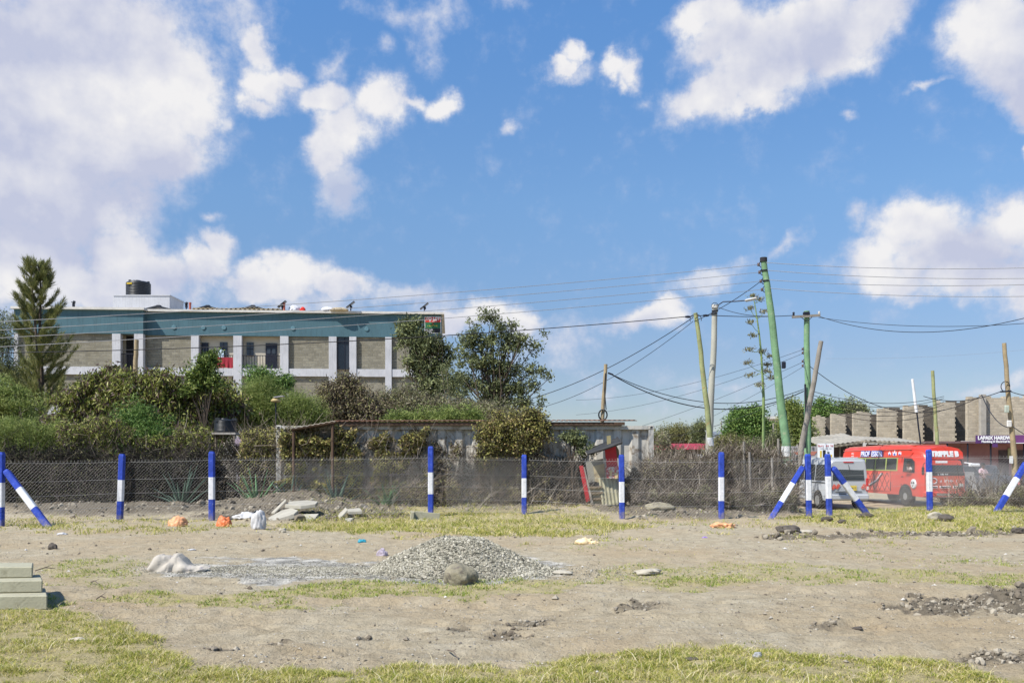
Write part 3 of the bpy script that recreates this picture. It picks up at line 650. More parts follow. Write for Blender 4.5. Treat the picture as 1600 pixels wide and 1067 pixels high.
def apartment():
    th = R(3.7); Y0 = 72.; X0 = X_(228, Y0)
    rt = empty('apartment_block', (X0, Y0, 0), th, 'three storey apartment block with teal parapet, pale columns and bare block walls', 'building')
    def S(px):     # photo column -> distance along the facade
        k = (px-800)/F; return (k*Y0-X0)/(cos(th)-k*sin(th))
    def Zp(py): return Z_(py, Y0)
    L = MB  # local builder
    s0, s1 = S(28), S(690)
    # teal parapet band, front section steps forward over the left wing
    b = MB(True); b.bb((s0, -.65, Zp(523.5)), (0, .1, Zp(487))); b.build('parapet', TEAL, rt)
    b = MB(True); b.bb((.002, 0, Zp(523.5)), (s1, .25, Zp(487.5))); b.build('parapet', TEAL, rt)
    b = MB(True); b.bb((s0-.15, -.9, Zp(487)+.003), (.15, 11, Zp(483.5))); b.bb((.152, -.28, Zp(487)+.003), (s1+.2, 11, Zp(483.6))); b.build('roof_slab', CAPM, rt)
    b = MB(True); b.bb((s0+.3, .6, 0), (s1-.02, 10.5, Zp(487)-.01)); core = b.build('inner_wall', CREAM, rt)
    cols = [(180, 193, -.55), (214, 228, -.55), (299, 311, 0), (365, 378, 0), (438, 451, 0), (514, 526, 0), (546, 557, 0), (602, 612, 0), (682, 690, 0)]
    for a, c, y in cols:
        b = MB(True); b.bb((S(a), y-.12, 0), (S(c)-.004, y+.4, Zp(523.5)-.002)); b.build('column', PALE, rt)
    b = MB(True); b.bb((s0, -.67, 0), (S(34), 0, Zp(523.5)-.002)); b.build('column', PALE, rt)
    sl = [(574.5, 586.5), (637, 649), (700, 712)]
    for t_, bt in sl:
        for xa, xb, ya, yb in ((S(34)+.004, S(180)-.004, -.6, .2), (S(228)+.004, S(299)-.004, -.06, .4), (S(311)+.004, S(365)-.004, -.06, .582), (S(378)+.004, S(438)-.004, -.06, .582), (S(451)+.004, S(514)-.004, -.06, .4), (S(557)+.004, S(602)-.004, -.06, .4), (S(612)+.004, S(682)-.004, -.06, .4)):
            b = MB(True); b.bb((xa, ya, Zp(bt)), (xb, yb, Zp(t_))); b.build('floor_slab', PALE, rt)
    tops = [523.5, 586.5, 649, 712]; bots = [574.5, 637, 700, 732]
    for k in range(4):
        for a, c, y in ((34, 180, -.4), (228, 299, .15), (451, 514, .15), (557, 602, .15), (612, 682, .15)):
            b = MB(True); b.bb((S(a)+.002, y, max(0, Zp(bots[k]))+.002), (S(c)-.006, y+.3, Zp(tops[k])-.003)); b.build('block_wall', STONE, rt)
    # openings: stair slot, balconies, slim window
    for k in range(3):
        zt, zb = Zp(tops[k]), Zp(bots[k])
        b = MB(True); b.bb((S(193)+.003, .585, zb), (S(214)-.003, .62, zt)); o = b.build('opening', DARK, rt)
        f = MB(True)
        for j in range(9): x = S(194)+j*(S(213)-S(194))/8; f.tube([(x, -.45, zb), (x, -.45, zb+1.0)], .02, 4)
        f.tube([(S(193), -.45, zb+1.02), (S(214), -.45, zb+1.02)], .03, 4); f.build('railing', FRAME, rt)
        w = MB(True); w.bb((S(526)+.003, .30, zb), (S(546)-.003, .36, zt)); win = w.build('window', GLASSD, rt)
        f = MB(True)
        for x in (S(526)+.06, S(538), S(546)-.06): f.bb((x-.03, .24, zb), (x+.03, .295, zt))
        f.bb((S(526)+.004, .22, zt-.5), (S(546)-.004, .292, zt-.42)); f.build('frame', FRAME, win)
        # balconies
        for (xa, xb, ds, ws) in ((311, 365, (312, 323), (341, 353)), (378, 438, (413, 431), (383, 394))):
            b = MB(True); b.bb((S(xa), .585, zb), (S(xb), .597, zt)); b.build('balcony_wall', CREAM, rt)
            d = MB(True); d.bb((S(ds[0]), .50, zb), (S(ds[1]), .583, zt-.5)); dr = d.build('door', FRAME, rt)
            g = MB(True); 
            for q in (0, 1):
                xx = S(ds[0])+.12+q*(S(ds[1])-S(ds[0])-.1)/2; g.bb((xx, .47, zb+1.2), (xx+(S(ds[1])-S(ds[0]))/2-.18, .498, zt-.9))
            g.build('pane', GLASSD, dr)
            d = MB(True); d.bb((S(ws[0]), .50, zt-1.5), (S(ws[1]), .583, zt-.45)); wn = d.build('window', GLASSD, rt)
            d = MB(True); d.bb((S(ws[0])+.02, .47, zt-1.0), (S(ws[1])-.02, .498, zt-.94)); d.bb(((S(ws[0])+S(ws[1]))/2-.02, .462, zt-1.48), ((S(ws[0])+S(ws[1]))/2+.02, .468, zt-.47)); d.build('frame', FRAME, wn)
            f = MB(True); n = 14
            for j in range(n): x = S(xa)+.1+j*(S(xb)-S(xa)-.2)/(n-1); f.tube([(x, .1, zb+.1), (x, .1, zb+1.0)], .022, 4)
            for zz in (.1, 1.02): f.tube([(S(xa), .1, zb+zz), (S(xb), .1, zb+zz)], .03, 4)
            f.build('railing', FRAME, rt)
    # TO LET board
    m = MB(True); x0, x1 = S(663.5), S(689); z0, z1 = Zp(517), Zp(490.5); yb = -.06
    m.bb((x0, yb, z0), (x1, -.005, z1)); bd = m.build('board', LETW, rt)
    h = z1-z0; w = x1-x0
    m = MB(True); m.bb((x0+.04, yb-.012, z1-h*.34), (x1-.04, yb, z1-.04)); m.build('red_field', REDP, bd)
    m = MB(True); m.bb((x0+.04, yb-.012, z1-h*.70), (x1-.04, yb, z1-h*.345)); m.build('green_field', mat('green_panel', (.02, .13, .05), .6), bd)
    m = MB(True); m.bb((x0+.04, yb-.012, z0+.04), (x1-.04, yb, z1-h*.705)); m.build('black_field', mat('black_panel_paint', (.015, .015, .02), .6), bd)
    text_mesh('TO LET', .34, LETW, bd, FRONT((x0+x1)/2, yb-.016, z1-h*.14), bold=.008)
    blur_row(9, .12, LETW, bd, FRONT((x0+x1)/2, yb-.016, z1-h*.28), seed=3)
    text_mesh('1', .26, REDP, bd, FRONT((x0+x1)/2, yb-.016, z1-h*.43), bold=.012)
    blur_row(9, .15, mat('yellow_letters', (.65, .5, .03), .6), bd, FRONT((x0+x1)/2, yb-.016, z1-h*.55), seed=4)
    blur_row(5, .19, LETW, bd, FRONT((x0+x1)/2-.3, yb-.016, z1-h*.79), seed=5); blur_row(5, .15, LETW, bd, FRONT((x0+x1)/2-.3, yb-.016, z1-h*.91), seed=6)
    # small round ornaments on the band
    for px in (272, 318, 350, 458, 573):
        m = MB(True); m.lathe((S(px), -.02, Zp(511)), [(.14, -.0), (.14, .0), (.17, .0), (.17, -.03), (.14, -.03)], 14, 'Y'); m.build('wall_outlet', mat('pale_teal', (.10, .20, .24), .8), rt)
    return rt, S, Zp, th
apt, S_, Zp_, th_ = apartment()
def roofpt(px, py, dy=1.0):
    M = W[apt.name]; Y = 72+dy; return P(px, py, Y)
ZR = Z_(483.6, 72)
def tank(name, c, r, h, label, group=None, mouth=True):
    t = empty(name, c, 0, label, 'water tank', group)
    pr = [(r*.96, 0), (r, .03)]; n = 9
    for i in range(n):
        z = .05+i*(h*.82/n); pr += [(r*.97, z), (r, z+.02), (r, z+h*.82/n*.6), (r*.97, z+h*.82/n*.72)]
    pr += [(r*.97, h*.86), (r*.80, h*.93), (r*.3, h*.97)]
    m = MB(True); m.lathe((0, 0, 0), pr, 24); m.build('tank_body', BLKP, t)
    m = MB(True); m.lathe((-.1*r, 0, h*.95), [(r*.34, 0), (r*.34, h*.07), (r*.2, h*.09)], 16); m.build('lid', BLKP, t)
    for a in (0, 2.1, 4.2): m = MB(True); m.box((cos(a)*r*.85, sin(a)*r*.85, h*.92), (.16, .16, .13), mi=0); m.build('lug', BLKP, t, fix=False)
    return t
pl = MB(); a = roofpt(178, 482, 3.5); b = roofpt(265, 462.5, 3.5); pl.bb((a.x, a.y, ZR+.003), (b.x, a.y+3.2, b.z)); pl.bb((a.x-.25, a.y+.4, ZR+.003), (a.x-.004, a.y+3, b.z-.1)); pl.bb((a.x-.05, a.y-.05, b.z+.002), (b.x+.05, a.y+3.25, b.z+.09))
tag(pl.build('roof_plinth', PALE, None, (a.x, a.y, ZR)), 'grey rendered stair head block on the flat roof carrying a black tank', 'plinth')
zt = b.z+.095; tk = tank('water_tank', ((X_(214, 76.5)), 76.8, zt), .98, Z_(438, 76.5)-zt, 'ribbed black water tank on top of the roof plinth')
m = MB(True); m.box((-.35, -.965, 1.0), (.42, .06, .12)); m.build('maker_plate', mat('yellow_plate', (.6, .42, .03), .5), tk)
# solar heaters lying on the roof edge
def heater(px, w, label):
    Yh = 73.4; c = P(px, 482, Yh); t = empty('solar_heater', (c.x, c.y, ZR), 0, label, 'solar heater', 'solar heaters on the roof edge')
    m = MB(True); W2 = w*Yh/F/2
    m.prism([(-W2, .10), (-W2*.2, .38), (0, .40), (W2*.2, .38), (W2, .10), (W2, .28), (0, .55), (-W2, .28)], -.1, 1.2); m.build('collector', SOLAR, t)
    m = MB(True); m.box((0, .3, .52), (W2*.35, .35, .2), bev=.05); m.build('cylinder', SOLAR, t)
    m = MB(True); m.tube([(-W2*.95, 0, 0), (-W2*.95, 0, .14)], .04, 4); m.tube([(W2*.95, 0, 0), (W2*.95, 0, .14)], .04, 4); m.build('foot', FRAME, t)
heater(246, 42, 'black solar heater on the roof just below the rendered plinth')
heater(323, 40, 'black solar heater on the roof nearest the red roof pipe at its left')
heater(394, 40, 'black solar heater on the roof farthest from the water tank')
def floodlight(px, top, lean, label):
    c = P(px, 484, 72.6); hh = Z_(top, 72.6)-ZR; t = empty('solar_lamp', (c.x, c.y, ZR), 0, label, 'solar lamp', 'solar lamps along the roof edge')
    m = MB(True); m.tube([(0, 0, 0), (0, 0, hh*.75)], .05, 5); m.build('mast', FRAME, t)
    m = MB(True); m.box((0, -.05, hh*.8), (.09 if lean == 1 else .8, .5, .06), Matrix.Rotation(R(-38), 3, 'Y') if lean > 1 else Matrix.Rotation(R(12), 3, 'Y')); 
    if lean == 1: m.box((.02, 0, hh*.75), (.16, .2, hh*.5), Matrix.Rotation(R(14), 3, 'Y'), bev=.03)
    m.build('panel', SOLAR, t)
    m = MB(True); m.box((.05, -.1, hh*.45), (.18, .15, .22), bev=.03); m.build('lamp_head', FRAME, t)
floodlight(115, 470, 1, 'small solar lamp on the left wing of the roof')
floodlight(291, 472, 1, 'small dark solar lamp beside the short red roof pipe')
floodlight(441, 473, 2, 'tilted solar lamp beside the red pipe next to the washing')
floodlight(548, 474, 2, 'tilted solar lamp at the end of the roof clutter')
floodlight(663, 477, 2, 'tilted solar lamp above the letting board')
for px, top, lb in ((297, 473, 'short red pipe standing on the roof between lamp and heater'), (444, 474, 'short red pipe standing on the roof beside the washing')):
    c = P(px, 484, 72.5); m = MB(); m.tube([(c.x, c.y, ZR), (c.x, c.y, Z_(top, 72.5))], .085, 10); m.tube([(c.x, c.y, Z_(top, 72.5)-.12), (c.x, c.y, Z_(top, 72.5)+.02)], .1, 10)
    tag(m.build('roof_pipe', mat('brick_red_pipe', (.42, .11, .07), .7), None, (c.x, c.y, ZR)), lb, 'pipe', 'red pipes on the roof')
def corrugated(name, A, B, dz, th, m, label, cat, pitch=.18, amp=.03, parent=None, depth=None):
    """ribbed sheet from A to B (front edge) running back by vector depth"""
    A = Vector(A); B = Vector(B); d = (B-A); L = d.length; n = max(4, int(L/pitch)*4); D = Vector(depth); up = d.cross(D).normalized()
    if up.z < 0: up = -up
    V = []; 
    for j in (0, 1):
        for i in range(n+1):
            w = (0, 1, 1, 0)[i % 4]*amp; p = A+d*(i/n)+D*j; V += [p+up*w, p+up*(w-th)]
    Fc = []; s = 2*(n+1)
    for i in range(n):
        a = 2*i; Fc += [(a, a+2, a+2+s, a+s), (a+1, a+1+s, a+3+s, a+3), (a, a+1, a+3, a+2), (a+s, a+2+s, a+3+s, a+1+s)]
    mb = MB(); mb.add(V, Fc); o = mb.build(name, m, parent, None if parent is not None else tuple(A))
    if label: tag(o, label, cat)
    return o
corrugated('roof_sheet', P(300, 483, 72.4)+Vector((0, 0, .02)), P(438, 484.2, 72.4)+Vector((0, 0, .02)), 0, .03, mat('tan_tin', (.50, .40, .24), .7, var=.2), 'tan corrugated sheeting lying along the roof edge under the heaters', 'roof sheet', .35, .10, depth=(0, 4, .45))
def bundle(name, px, py, w, h, Y, m, label, cat, zb, seed):
    rr = np.random.RandomState(seed); c = P(px, py, Y); V0, F0 = _sub(); V = V0.copy(); V *= (1+.35*fbm(V0[:, 0]*2+seed, V0[:, 1]*2+V0[:, 2]*1.7, 1., 3, seed))[:, None]
    V[:, 0] *= w*Y/F/2; V[:, 1] *= w*Y/F/3; V[:, 2] = np.maximum(V[:, 2], -.35); V[:, 2] = (V[:, 2]+.35)/1.35*h*Y/F
    return tag(mesh_np(name, V+np.array([c.x, c.y, zb]), F0, m, None, (c.x, c.y, zb), smooth=True), label, cat)
_S = []
def _sub():
    if not _S:
        import bmesh
        bm = bmesh.new(); bmesh.ops.create_icosphere(bm, subdivisions=4, radius=1)
        _S.append(np.array([v.co[:] for v in bm.verts])); _S.append(np.array([[v.index for v in f.verts] for f in bm.faces])); bm.free()
    return _S
CL = mat('white_cloth', (.62, .62, .66), .9, var=.2, vscale=6, bump=.6, bscale=8)
bundle('laundry', 459, 480, 16, 9, 72.8, CL, 'heap of white washing on the roof beside the red pipe', 'laundry', ZR, 3)
bundle('laundry', 473, 482, 8, 6, 72.7, mat('bright_red_cloth', (.6, .03, .02), .8), 'bright red washing at the edge of the roof', 'laundry', ZR, 4)
bundle('laundry', 512, 480, 20, 7, 72.9, CL, 'pale bundles heaped on the roof before the tilted lamp', 'laundry', ZR, 9)
bundle('laundry', 530, 481, 26, 5, 72.7, mat('tan_cloth', (.45, .36, .22), .9, var=.3, vscale=5), 'tan sacking lying at the right of the roof clutter', 'sacking', ZR, 12)
# red blanket and mirror on the left balcony
def drape(name, x0, x1, z0, z1, y, m, label, cat):
    n, k = 26, 8; V = []; 
    for i in range(n+1):
        for j in range(k+1):
            V.append((x0+(x1-x0)*i/n, y-.06-.05*sin(i*1.1)*(1-j/k)-.02*sin(i*2.7), z0+(z1-z0)*j/k+.05*sin(i*.5)*(j == 0)))
    V2 = [(a, b+.03, c) for a, b, c in V]; Fc = []; N = len(V)
    for i in range(n):
        for j in range(k):
            a = i*(k+1)+j; q = (a, a+k+1, a+k+2, a+1); Fc += [q, tuple(N+t for t in q[::-1])]
    mb = MB(); M = W[apt.name]; mb.add([M @ Vector(v) for v in V+V2], Fc, 0, True)
    return tag(mb.build(name, m, None, tuple(M @ Vector((x0, y, z0))), fix=False), label, cat)
drape('blanket', S_(333), S_(364), Zp_(574), Zp_(557.5), .06, RED, 'dark red blanket hung over the balcony railing', 'blanket')
mb = MB(); M = W[apt.name]; c = [(S_(339.5), Zp_(557)), (S_(347.5), Zp_(557)), (S_(347.5), Zp_(547)), (S_(346), Zp_(544.8)), (S_(343.5), Zp_(544)), (S_(341), Zp_(544.8)), (S_(339.5), Zp_(547))]
mb.prism(c, .38, .44); mb.v = [tuple(M @ Vector(v)) for v in mb.v]
tag(mb.build('mirror', mat('pale_mirror', (.6, .72, .85), .3), None, tuple(M @ Vector((S_(343), .4, Zp_(557))))), 'arched pale mirror standing behind the red blanket on the balcony', 'mirror')
# ================================================================ half built stone building on the right
def stone_building():
    rt = empty('unfinished_building', (X_(1535, 72), 72, 0), 0, 'half built grey stone block building with open bays and no roof', 'building')
    piers = [(1271, 1289, 651, 104), (1299, 1321, 648, 99), (1333.5, 1359, 645, 94), (1372, 1401, 640, 89), (1413, 1442, 636, 84.5), (1462, 1492, 628.5, 80), (1512, 1540, 623, 75.5)]
    rec = [(1289, 1300, 652), (1321, 1334, 648.5), (1359, 1373, 647), (1397, 1414, 639.5), (1440, 1463, 635.5), (1492, 1513, 629)]
    for a, b, t_, Y in piers:
        ztop = Z_(t_, Y); m = MB(); x0, x1 = X_(a, Y), X_(b, Y); m.bb((x0, Y, 0), (x1, Y+.4, ztop))
        # ragged toothing on the free edge
        z = 3.2; k = 0
        while z < ztop-.2:
            if k % 2: m.bb((x1+.002, Y+.02, z), (x1+random.uniform(.06, .16), Y+.38, z+.195))
            z += .2; k += 1
        # loose top course
        x = x0
        while x < x1-.5:
            w = random.uniform(.35, .6)
            if random.random() < .6: m.bb((x+.01, Y+.02, ztop+.003), (x+w, Y+.38, ztop+random.uniform(.08, .2)))
            x += w+.02
        m.build('pier', STONE2, rt)
    for i, (a, b, t_) in enumerate(rec):
        Y = piers[i][3]; Yn = piers[i+1][3]
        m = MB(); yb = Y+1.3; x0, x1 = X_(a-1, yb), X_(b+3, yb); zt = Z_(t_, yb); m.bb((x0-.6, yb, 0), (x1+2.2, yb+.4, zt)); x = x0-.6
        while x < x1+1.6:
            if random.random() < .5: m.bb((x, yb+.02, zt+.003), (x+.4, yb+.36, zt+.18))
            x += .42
        m.build('recess_wall', STONE_SHADED, rt)
        xr = X_(a, Y); m = MB(); m.bb((xr-.36, Y+.403, 0), (xr-.02, yb-.003, Z_(piers[i][2], Y)-.02)); m.build('return_wall', STONE2, rt)
    # right hand frontal wing
    Y = 75.; m = MB(); x0 = X_(1541, Y); m.bb((x0, Y, 0), (x0+16, Y+.4, Z_(621.5, Y))); 
    x = x0
    while x < x0+15:
        if random.random() < .5: m.bb((x, Y+.02, Z_(621.5, Y)+.003), (x+.42, Y+.38, Z_(621.5, Y)+random.uniform(.1, .2)))
        x += .45
    m.build('front_wall', STONE2, rt)
    m = MB(); m.bb((X_(1533, 74.6), 74.6, 0), (X_(1541, 74.6), 74.995, Z_(616, 74.6))); m.build('corner_column', mat('rough_concrete', (.36, .33, .28), .95, var=.15, vscale=3, bump=.4), rt)
    # floor ledge below the upper storey
    for i in range(len(piers)-1):
        a, b, t_, Y = piers[i]; m = MB(); m.bb((X_(a, Y)-.2, Y-.35, Z_(700, Y)), (X_(piers[i+1][0], Y)+.1, Y-.004, Z_(691.5, Y))); m.build('ledge', CAPM, rt)
    a, b, t_, Y = piers[-1]; m = MB(); m.bb((X_(1500, Y-.4), Y-.8, Z_(697, Y)), (X_(1500, Y)+22, Y-.52, Z_(689, Y))); m.build('ledge', CAPM, rt)
    return rt
stone_building()
PINK = mat('maroon_render', (.30, .15, .15), .85, var=.15, vscale=1, col2=(.36, .25, .22), c2=(.55, .75))
PURP = mat('purple_board', (.085, .03, .13), .6, var=.1)
def shops():
    Y = 66.; rt = empty('shop_row', (X_(1530, Y), Y, 0), 0, 'low row of maroon rendered shops under the stone building', 'building')
    m = MB(); m.bb((X_(1440, Y), Y, -.5), (X_(1720, Y), Y+5, Z_(693, Y))); m.build('wall', PINK, rt)
    m = MB(); m.bb((X_(1438, Y)-.3, Y-1.6, Z_(693, Y)+.003), (X_(1722, Y), Y+5.1, Z_(690, Y))); m.build('canopy', mat('canopy_tin', (.16, .10, .10), .7, var=.2), rt)
    for a, b in ((1448, 1476), (1560, 1576), (1582, 1612)):
        m = MB(); m.bb((X_(a, Y), Y-.03, -.3), (X_(b, Y), Y+.004, Z_(703, Y))); d = m.build('shutter', mat('dark_shutter', (.07, .045, .05), .6, var=.3), rt)
    for a, b in ((1489, 1500), (1574, 1581)):
        m = MB(); m.bb((X_(a, Y), Y-.08, Z_(716, Y)), (X_(b, Y), Y-.034, Z_(700, Y))); m.build('poster', mat('faded_poster', (.35, .34, .2), .8, var=.3, vscale=4), rt)
    for px in (1480, 1512, 1548, 1600): m = MB(); m.tube([(X_(px, Y-1.5), Y-1.5, -.5), (X_(px, Y-1.5), Y-1.5, Z_(693, Y-1.5)+.02)], .06, 6); m.build('canopy_post', FRAME, rt)
    Yb = Y-1.75
    s = empty('shop_sign', (X_(1570, Yb), Yb, Z_(692, Yb)), 0, 'long purple hardware shop signboard with white lettering', 'sign')
    m = MB(); m.bb((X_(1525.5, Yb), Yb, Z_(692.5, Yb)), (X_(1585, Yb), Yb+.12, Z_(680, Yb))); m.build('board', PURP, s)
    s2 = empty('blank_sign', (X_(1620, Yb), Yb, Z_(692, Yb)), 0, 'plain bright purple board at the right edge with thin pale frame', 'sign')
    m = MB(); m.bb((X_(1586, Yb), Yb-.04, Z_(692, Yb)), (X_(1650, Yb), Yb+.1, Z_(679.5, Yb))); m.build('board', mat('bright_purple', (.16, .05, .17), .5), s2)
    m = MB(); m.bb((X_(1585.2, Yb), Yb-.06, Z_(692.6, Yb)), (X_(1650, Yb), Yb-.042, Z_(691.6, Yb))); m.build('trim', LETW, s2)
    text_mesh('LAPAIX HARDWARE', .34, LETW, s, FRONT(X_(1560, Yb)-s.location.x, -.015, Z_(684.3, Yb)-s.location.z), bold=.018, sx=.92)
    text_mesh('Plumbing & Electrical Items', .21, LETW, s, FRONT(X_(1559, Yb)-s.location.x, -.015, Z_(689.8, Yb)-s.location.z), bold=.008, sx=.98)
    s = empty('hanging_sign', (X_(1555, Yb-.2), Yb-.2, Z_(699, Yb)), 0, 'small square purple sign hanging under the shop canopy', 'sign')
    m = MB(); m.bb((X_(1551, Yb-.2), Yb-.2, Z_(698.5, Yb)), (X_(1559, Yb-.2), Yb-.14, Z_(693, Yb))); m.build('panel', PURP, s)
    m = MB(); m.tube([(s.location.x, s.location.y+.03, Z_(693.5, Yb)), (s.location.x, s.location.y+.03, Z_(691, Yb))], .02, 4); m.build('hanger', FRAME, s)
shops()
def kiosk(a, b, eave_l, eave_r, peak, Y, label, name='market_shed'):
    rt = empty(name, (X_((a+b)/2, Y), Y, -.4), 0, label, 'shed'); mid = (a+b)/2
    for px in np.linspace(a+6, b-6, 6): m = MB(); m.tube([(X_(px, Y), Y, -.5), (X_(px, Y), Y, Z_(max(eave_l, eave_r), Y)+.1)], .05, 5); m.build('post', mat('grey_timber', (.2, .17, .13), .9, var=.3), rt)
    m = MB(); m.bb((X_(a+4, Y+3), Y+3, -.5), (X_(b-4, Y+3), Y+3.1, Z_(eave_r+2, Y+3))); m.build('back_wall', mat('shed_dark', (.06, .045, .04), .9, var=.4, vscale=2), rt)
    corrugated('roof', P(a, eave_l, Y-.4), P(b, eave_r, Y-.4), 0, .02, TIN, None, None, .3, .04, rt, depth=(0, 3.8, (Z_(peak, Y)-Z_(max(eave_l, eave_r), Y))))
    corrugated('roof_edge', P(a+2, eave_l+1.4, Y-.45), P(b-3, eave_r+1.6, Y-.45), 0, .02, TIN, None, None, .3, .03, rt, depth=(0, .05, -.12))
    return rt
kiosk(1284, 1352, 697, 688, 683, 58, 'open shed with a shallow rusty tin roof behind the white poster')
kiosk(1350, 1445, 687.5, 692, 683, 60, 'open shed with sagging pale tin roof behind the red bus')
# distant low buildings
def far_house(name, px0, px1, ptop, pbase, Y, wall, roofm, label, roofh=4, awnings=()):
    rt = empty(name, (X_((px0+px1)/2, Y), Y, 0), 0, label, 'house')
    m = MB(); m.bb((X_(px0, Y), Y, 0), (X_(px1, Y), Y+8, Z_(ptop+roofh, Y))); m.build('wall', wall, rt)
    m = MB(); m.bb((X_(px0-1, Y), Y-.5, Z_(ptop+roofh, Y)+.005), (X_(px1+1, Y), Y+8.3, Z_(ptop, Y))); m.build('roof', roofm, rt)
    n = max(1, int((px1-px0)/12))
    for i in range(n):
        c = px0+(i+.5)*(px1-px0)/n; m = MB(); m.bb((X_(c-2, Y), Y-.06, Z_(ptop+roofh+13, Y)), (X_(c+2, Y), Y+.01, Z_(ptop+roofh+4, Y))); m.build('window', GLASSD, rt)
    return rt
h1 = far_house('white_house', 1190, 1226, 650.5, 700, 120, mat('warm_white', (.62, .58, .48), .8), CAPM, 'pale cream house with flat roof between distant trees')
for px in (1203, 1211, 1219): m = MB(); m.tube([P(px, 651, 121), P(px, 647, 121)], .06, 4); m.build('roof_rod', FRAME, h1)
h2 = far_house('pink_roofed_house', 1050, 1108, 693, 740, 62, mat('drab_wall', (.24, .2, .17), .9, var=.2), mat('pink_tin', (.52, .075, .13), .6, var=.15, vscale=2), 'low house with a faded pink tin roof beyond the brush hedge', 9)
h3 = far_house('grey_roofed_house', 1124, 1150, 673, 700, 90, mat('grey_wall', (.2, .22, .24), .9), mat('slate_tin', (.2, .24, .30), .7, var=.15), 'small distant house with a slate grey roof', 6)
s = empty('wall_sign', tuple(P(1096, 715, 58)), 0, 'small dark board with pale letters beyond the brush hedge', 'sign')
m = MB(); m.bb(tuple(P(1087, 719, 58)), tuple(P(1106, 709, 58.08))); m.build('board', mat('dark_board', (.05, .05, .06), .8, var=.3), s)
text_mesh('THE', .34, LETW, s, FRONT(0, -.02, .05), bold=.015)
# ================================================================ shipping container and lean-to
CONT = mat('container_grey', (.50, .475, .42), .7, metal=.0, var=.16, vscale=1.6, bump=.1, bscale=5, col2=(.22, .17, .12), c2=(.50, .66), streak=6)
RUST = mat('rusty_sheet', (.17, .085, .05), .85, var=.35, vscale=2, bump=.3)
def container():
    Y = 30.; x1 = X_(1021, Y); x0 = x1-12.19; z0 = Z_(790, Y); z1 = Z_(665, Y); D = 2.44
    rt = empty('shipping_container', ((x0+x1)/2, Y, z0), 0, 'long weathered grey shipping container with ribbed side, half under creepers', 'container')
    # ribbed side: trapezoid corrugation
    def ribs(name, A, B, nrm, p=.56):
        A = Vector(A); B = Vector(B); d = B-A; L = d.length; n = round(L/p); V = []; 
        for k in range(n+1):
            for fr, dep in ((0, 0), (.36, 0), (.5, 1), (.86, 1)):
                t = (k+fr)/n
                if t > 1: break
                q = A+d*t+Vector(nrm)*(-.095*dep if True else 0); V += [(q.x, q.y, z0+.15), (q.x, q.y, z1-.11)]
        m = MB(); m.add(V, [(2*i, 2*i+2, 2*i+3, 2*i+1) for i in range(len(V)//2-1)]); m.build(name, CONT, rt, fix=False)
    ribs('side_panel', (x0+.1, Y+.03, 0), (x1-.12, Y+.03, 0), (0, -1, 0)); ribs('side_panel', (x0+.1, Y+D-.03, 0), (x1-.12, Y+D-.03, 0), (0, 1, 0))
    ribs('end_panel', (x1-.03, Y+.12, 0), (x1-.03, Y+D-.12, 0), (1, 0, 0)); ribs('end_panel', (x0+.03, Y+.12, 0), (x0+.03, Y+D-.12, 0), (-1, 0, 0))
    for y in (Y-.045, Y+D):
        m = MB(); m.bb((x0+.17, y, z1-.12), (x1-.17, y+.06, z1-.005)); m.build('top_rail', CONT, rt)
        m = MB(); m.bb((x0+.17, y, z0), (x1-.17, y+.06, z0+.16)); m.build('bottom_rail', CONT, rt)
    for x in (x0, x1-.16):
        for y in (Y-.05, Y+D-.1): m = MB(); m.bb((x, y, z0+.13), (x+.16, y+.16, z1-.13)); m.build('corner_post', CONT, rt)
        for y in (Y-.06, Y+D-.1):
            for z in (z0, z1-.12):
                m = MB(); m.box((x+.085, y+.08, z+.065), (.18, .17, .13), bev=.015); m.box((x+.085, y-.006, z+.065), (.07, .012, .05), mi=1); m.build('corner_casting', [CONT, DARK], rt)
    m = MB(); m.bb((x0+.05, Y+.02, z1-.03), (x1-.05, Y+D-.02, z1-.015)); m.build('roof_panel', CONT, rt)
    # sheet roof on bearers above
    r2 = empty('sheet_roof', ((x0+x1)/2, Y+1, z1), 0, 'flat rusty sheet iron roof laid on bearers over the container', 'roof')
    a = P(520, 662.5, Y-.25); b = P(1001, 661.5, Y-.25)
    corrugated('sheeting', (a.x, Y-.25, z1+.14), (b.x-.9, Y-.25, z1+.16), 0, .02, RUST, None, None, .16, .022, r2, depth=(.1, 3.0, .14))
    corrugated('sheeting', (b.x-1.0, Y+.2, z1+.18), (b.x, Y+.6, z1+.2), 0, .02, RUST, None, None, .16, .022, r2, depth=(-.1, 2.4, .10))
    m = MB(); m.bb((a.x, Y-.2, z1+.01), (b.x-.5, Y-.06, z1+.11)); m.build('bearer', mat('old_beam', (.09, .055, .035), .9, var=.3), r2)
    m = MB(); m.bb((a.x, Y+2.3, z1+.01), (b.x-.3, Y+2.4, z1+.2)); m.build('bearer', MATS['old_beam'], r2)
    r3 = empty('porch_roof', tuple(P(485, 668, Y-.6)), 0, 'short slanting tin awning at the left end of the container', 'roof')
    corrugated('sheeting', P(455, 669, Y-.9), P(524, 657.5, Y-.9), 0, .02, TIN, None, None, .16, .022, r3, depth=(0, 2.6, -.2))
    m = MB(); m.tube([P(455, 671, Y-.85), P(524, 659.5, Y-.85)], .05, 4); m.build('bearer', MATS['old_beam'], r3)
    for px, py in ((459, 670), (520, 660)): m = MB(); m.tube([P(px, py, Y-.8), P(px, 790, Y-.8)], .05, 5); m.build('post', MATS['old_beam'], r3)
container()
REDW = mat('red_gate_paint', (.42, .025, .03), .6, var=.25, vscale=5, col2=(.3, .22, .15), c2=(.6, .72))
PLY = mat('old_plywood', (.40, .33, .20), .85, var=.25, vscale=3, bump=.2, col2=(.2, .16, .11), c2=(.55, .7))
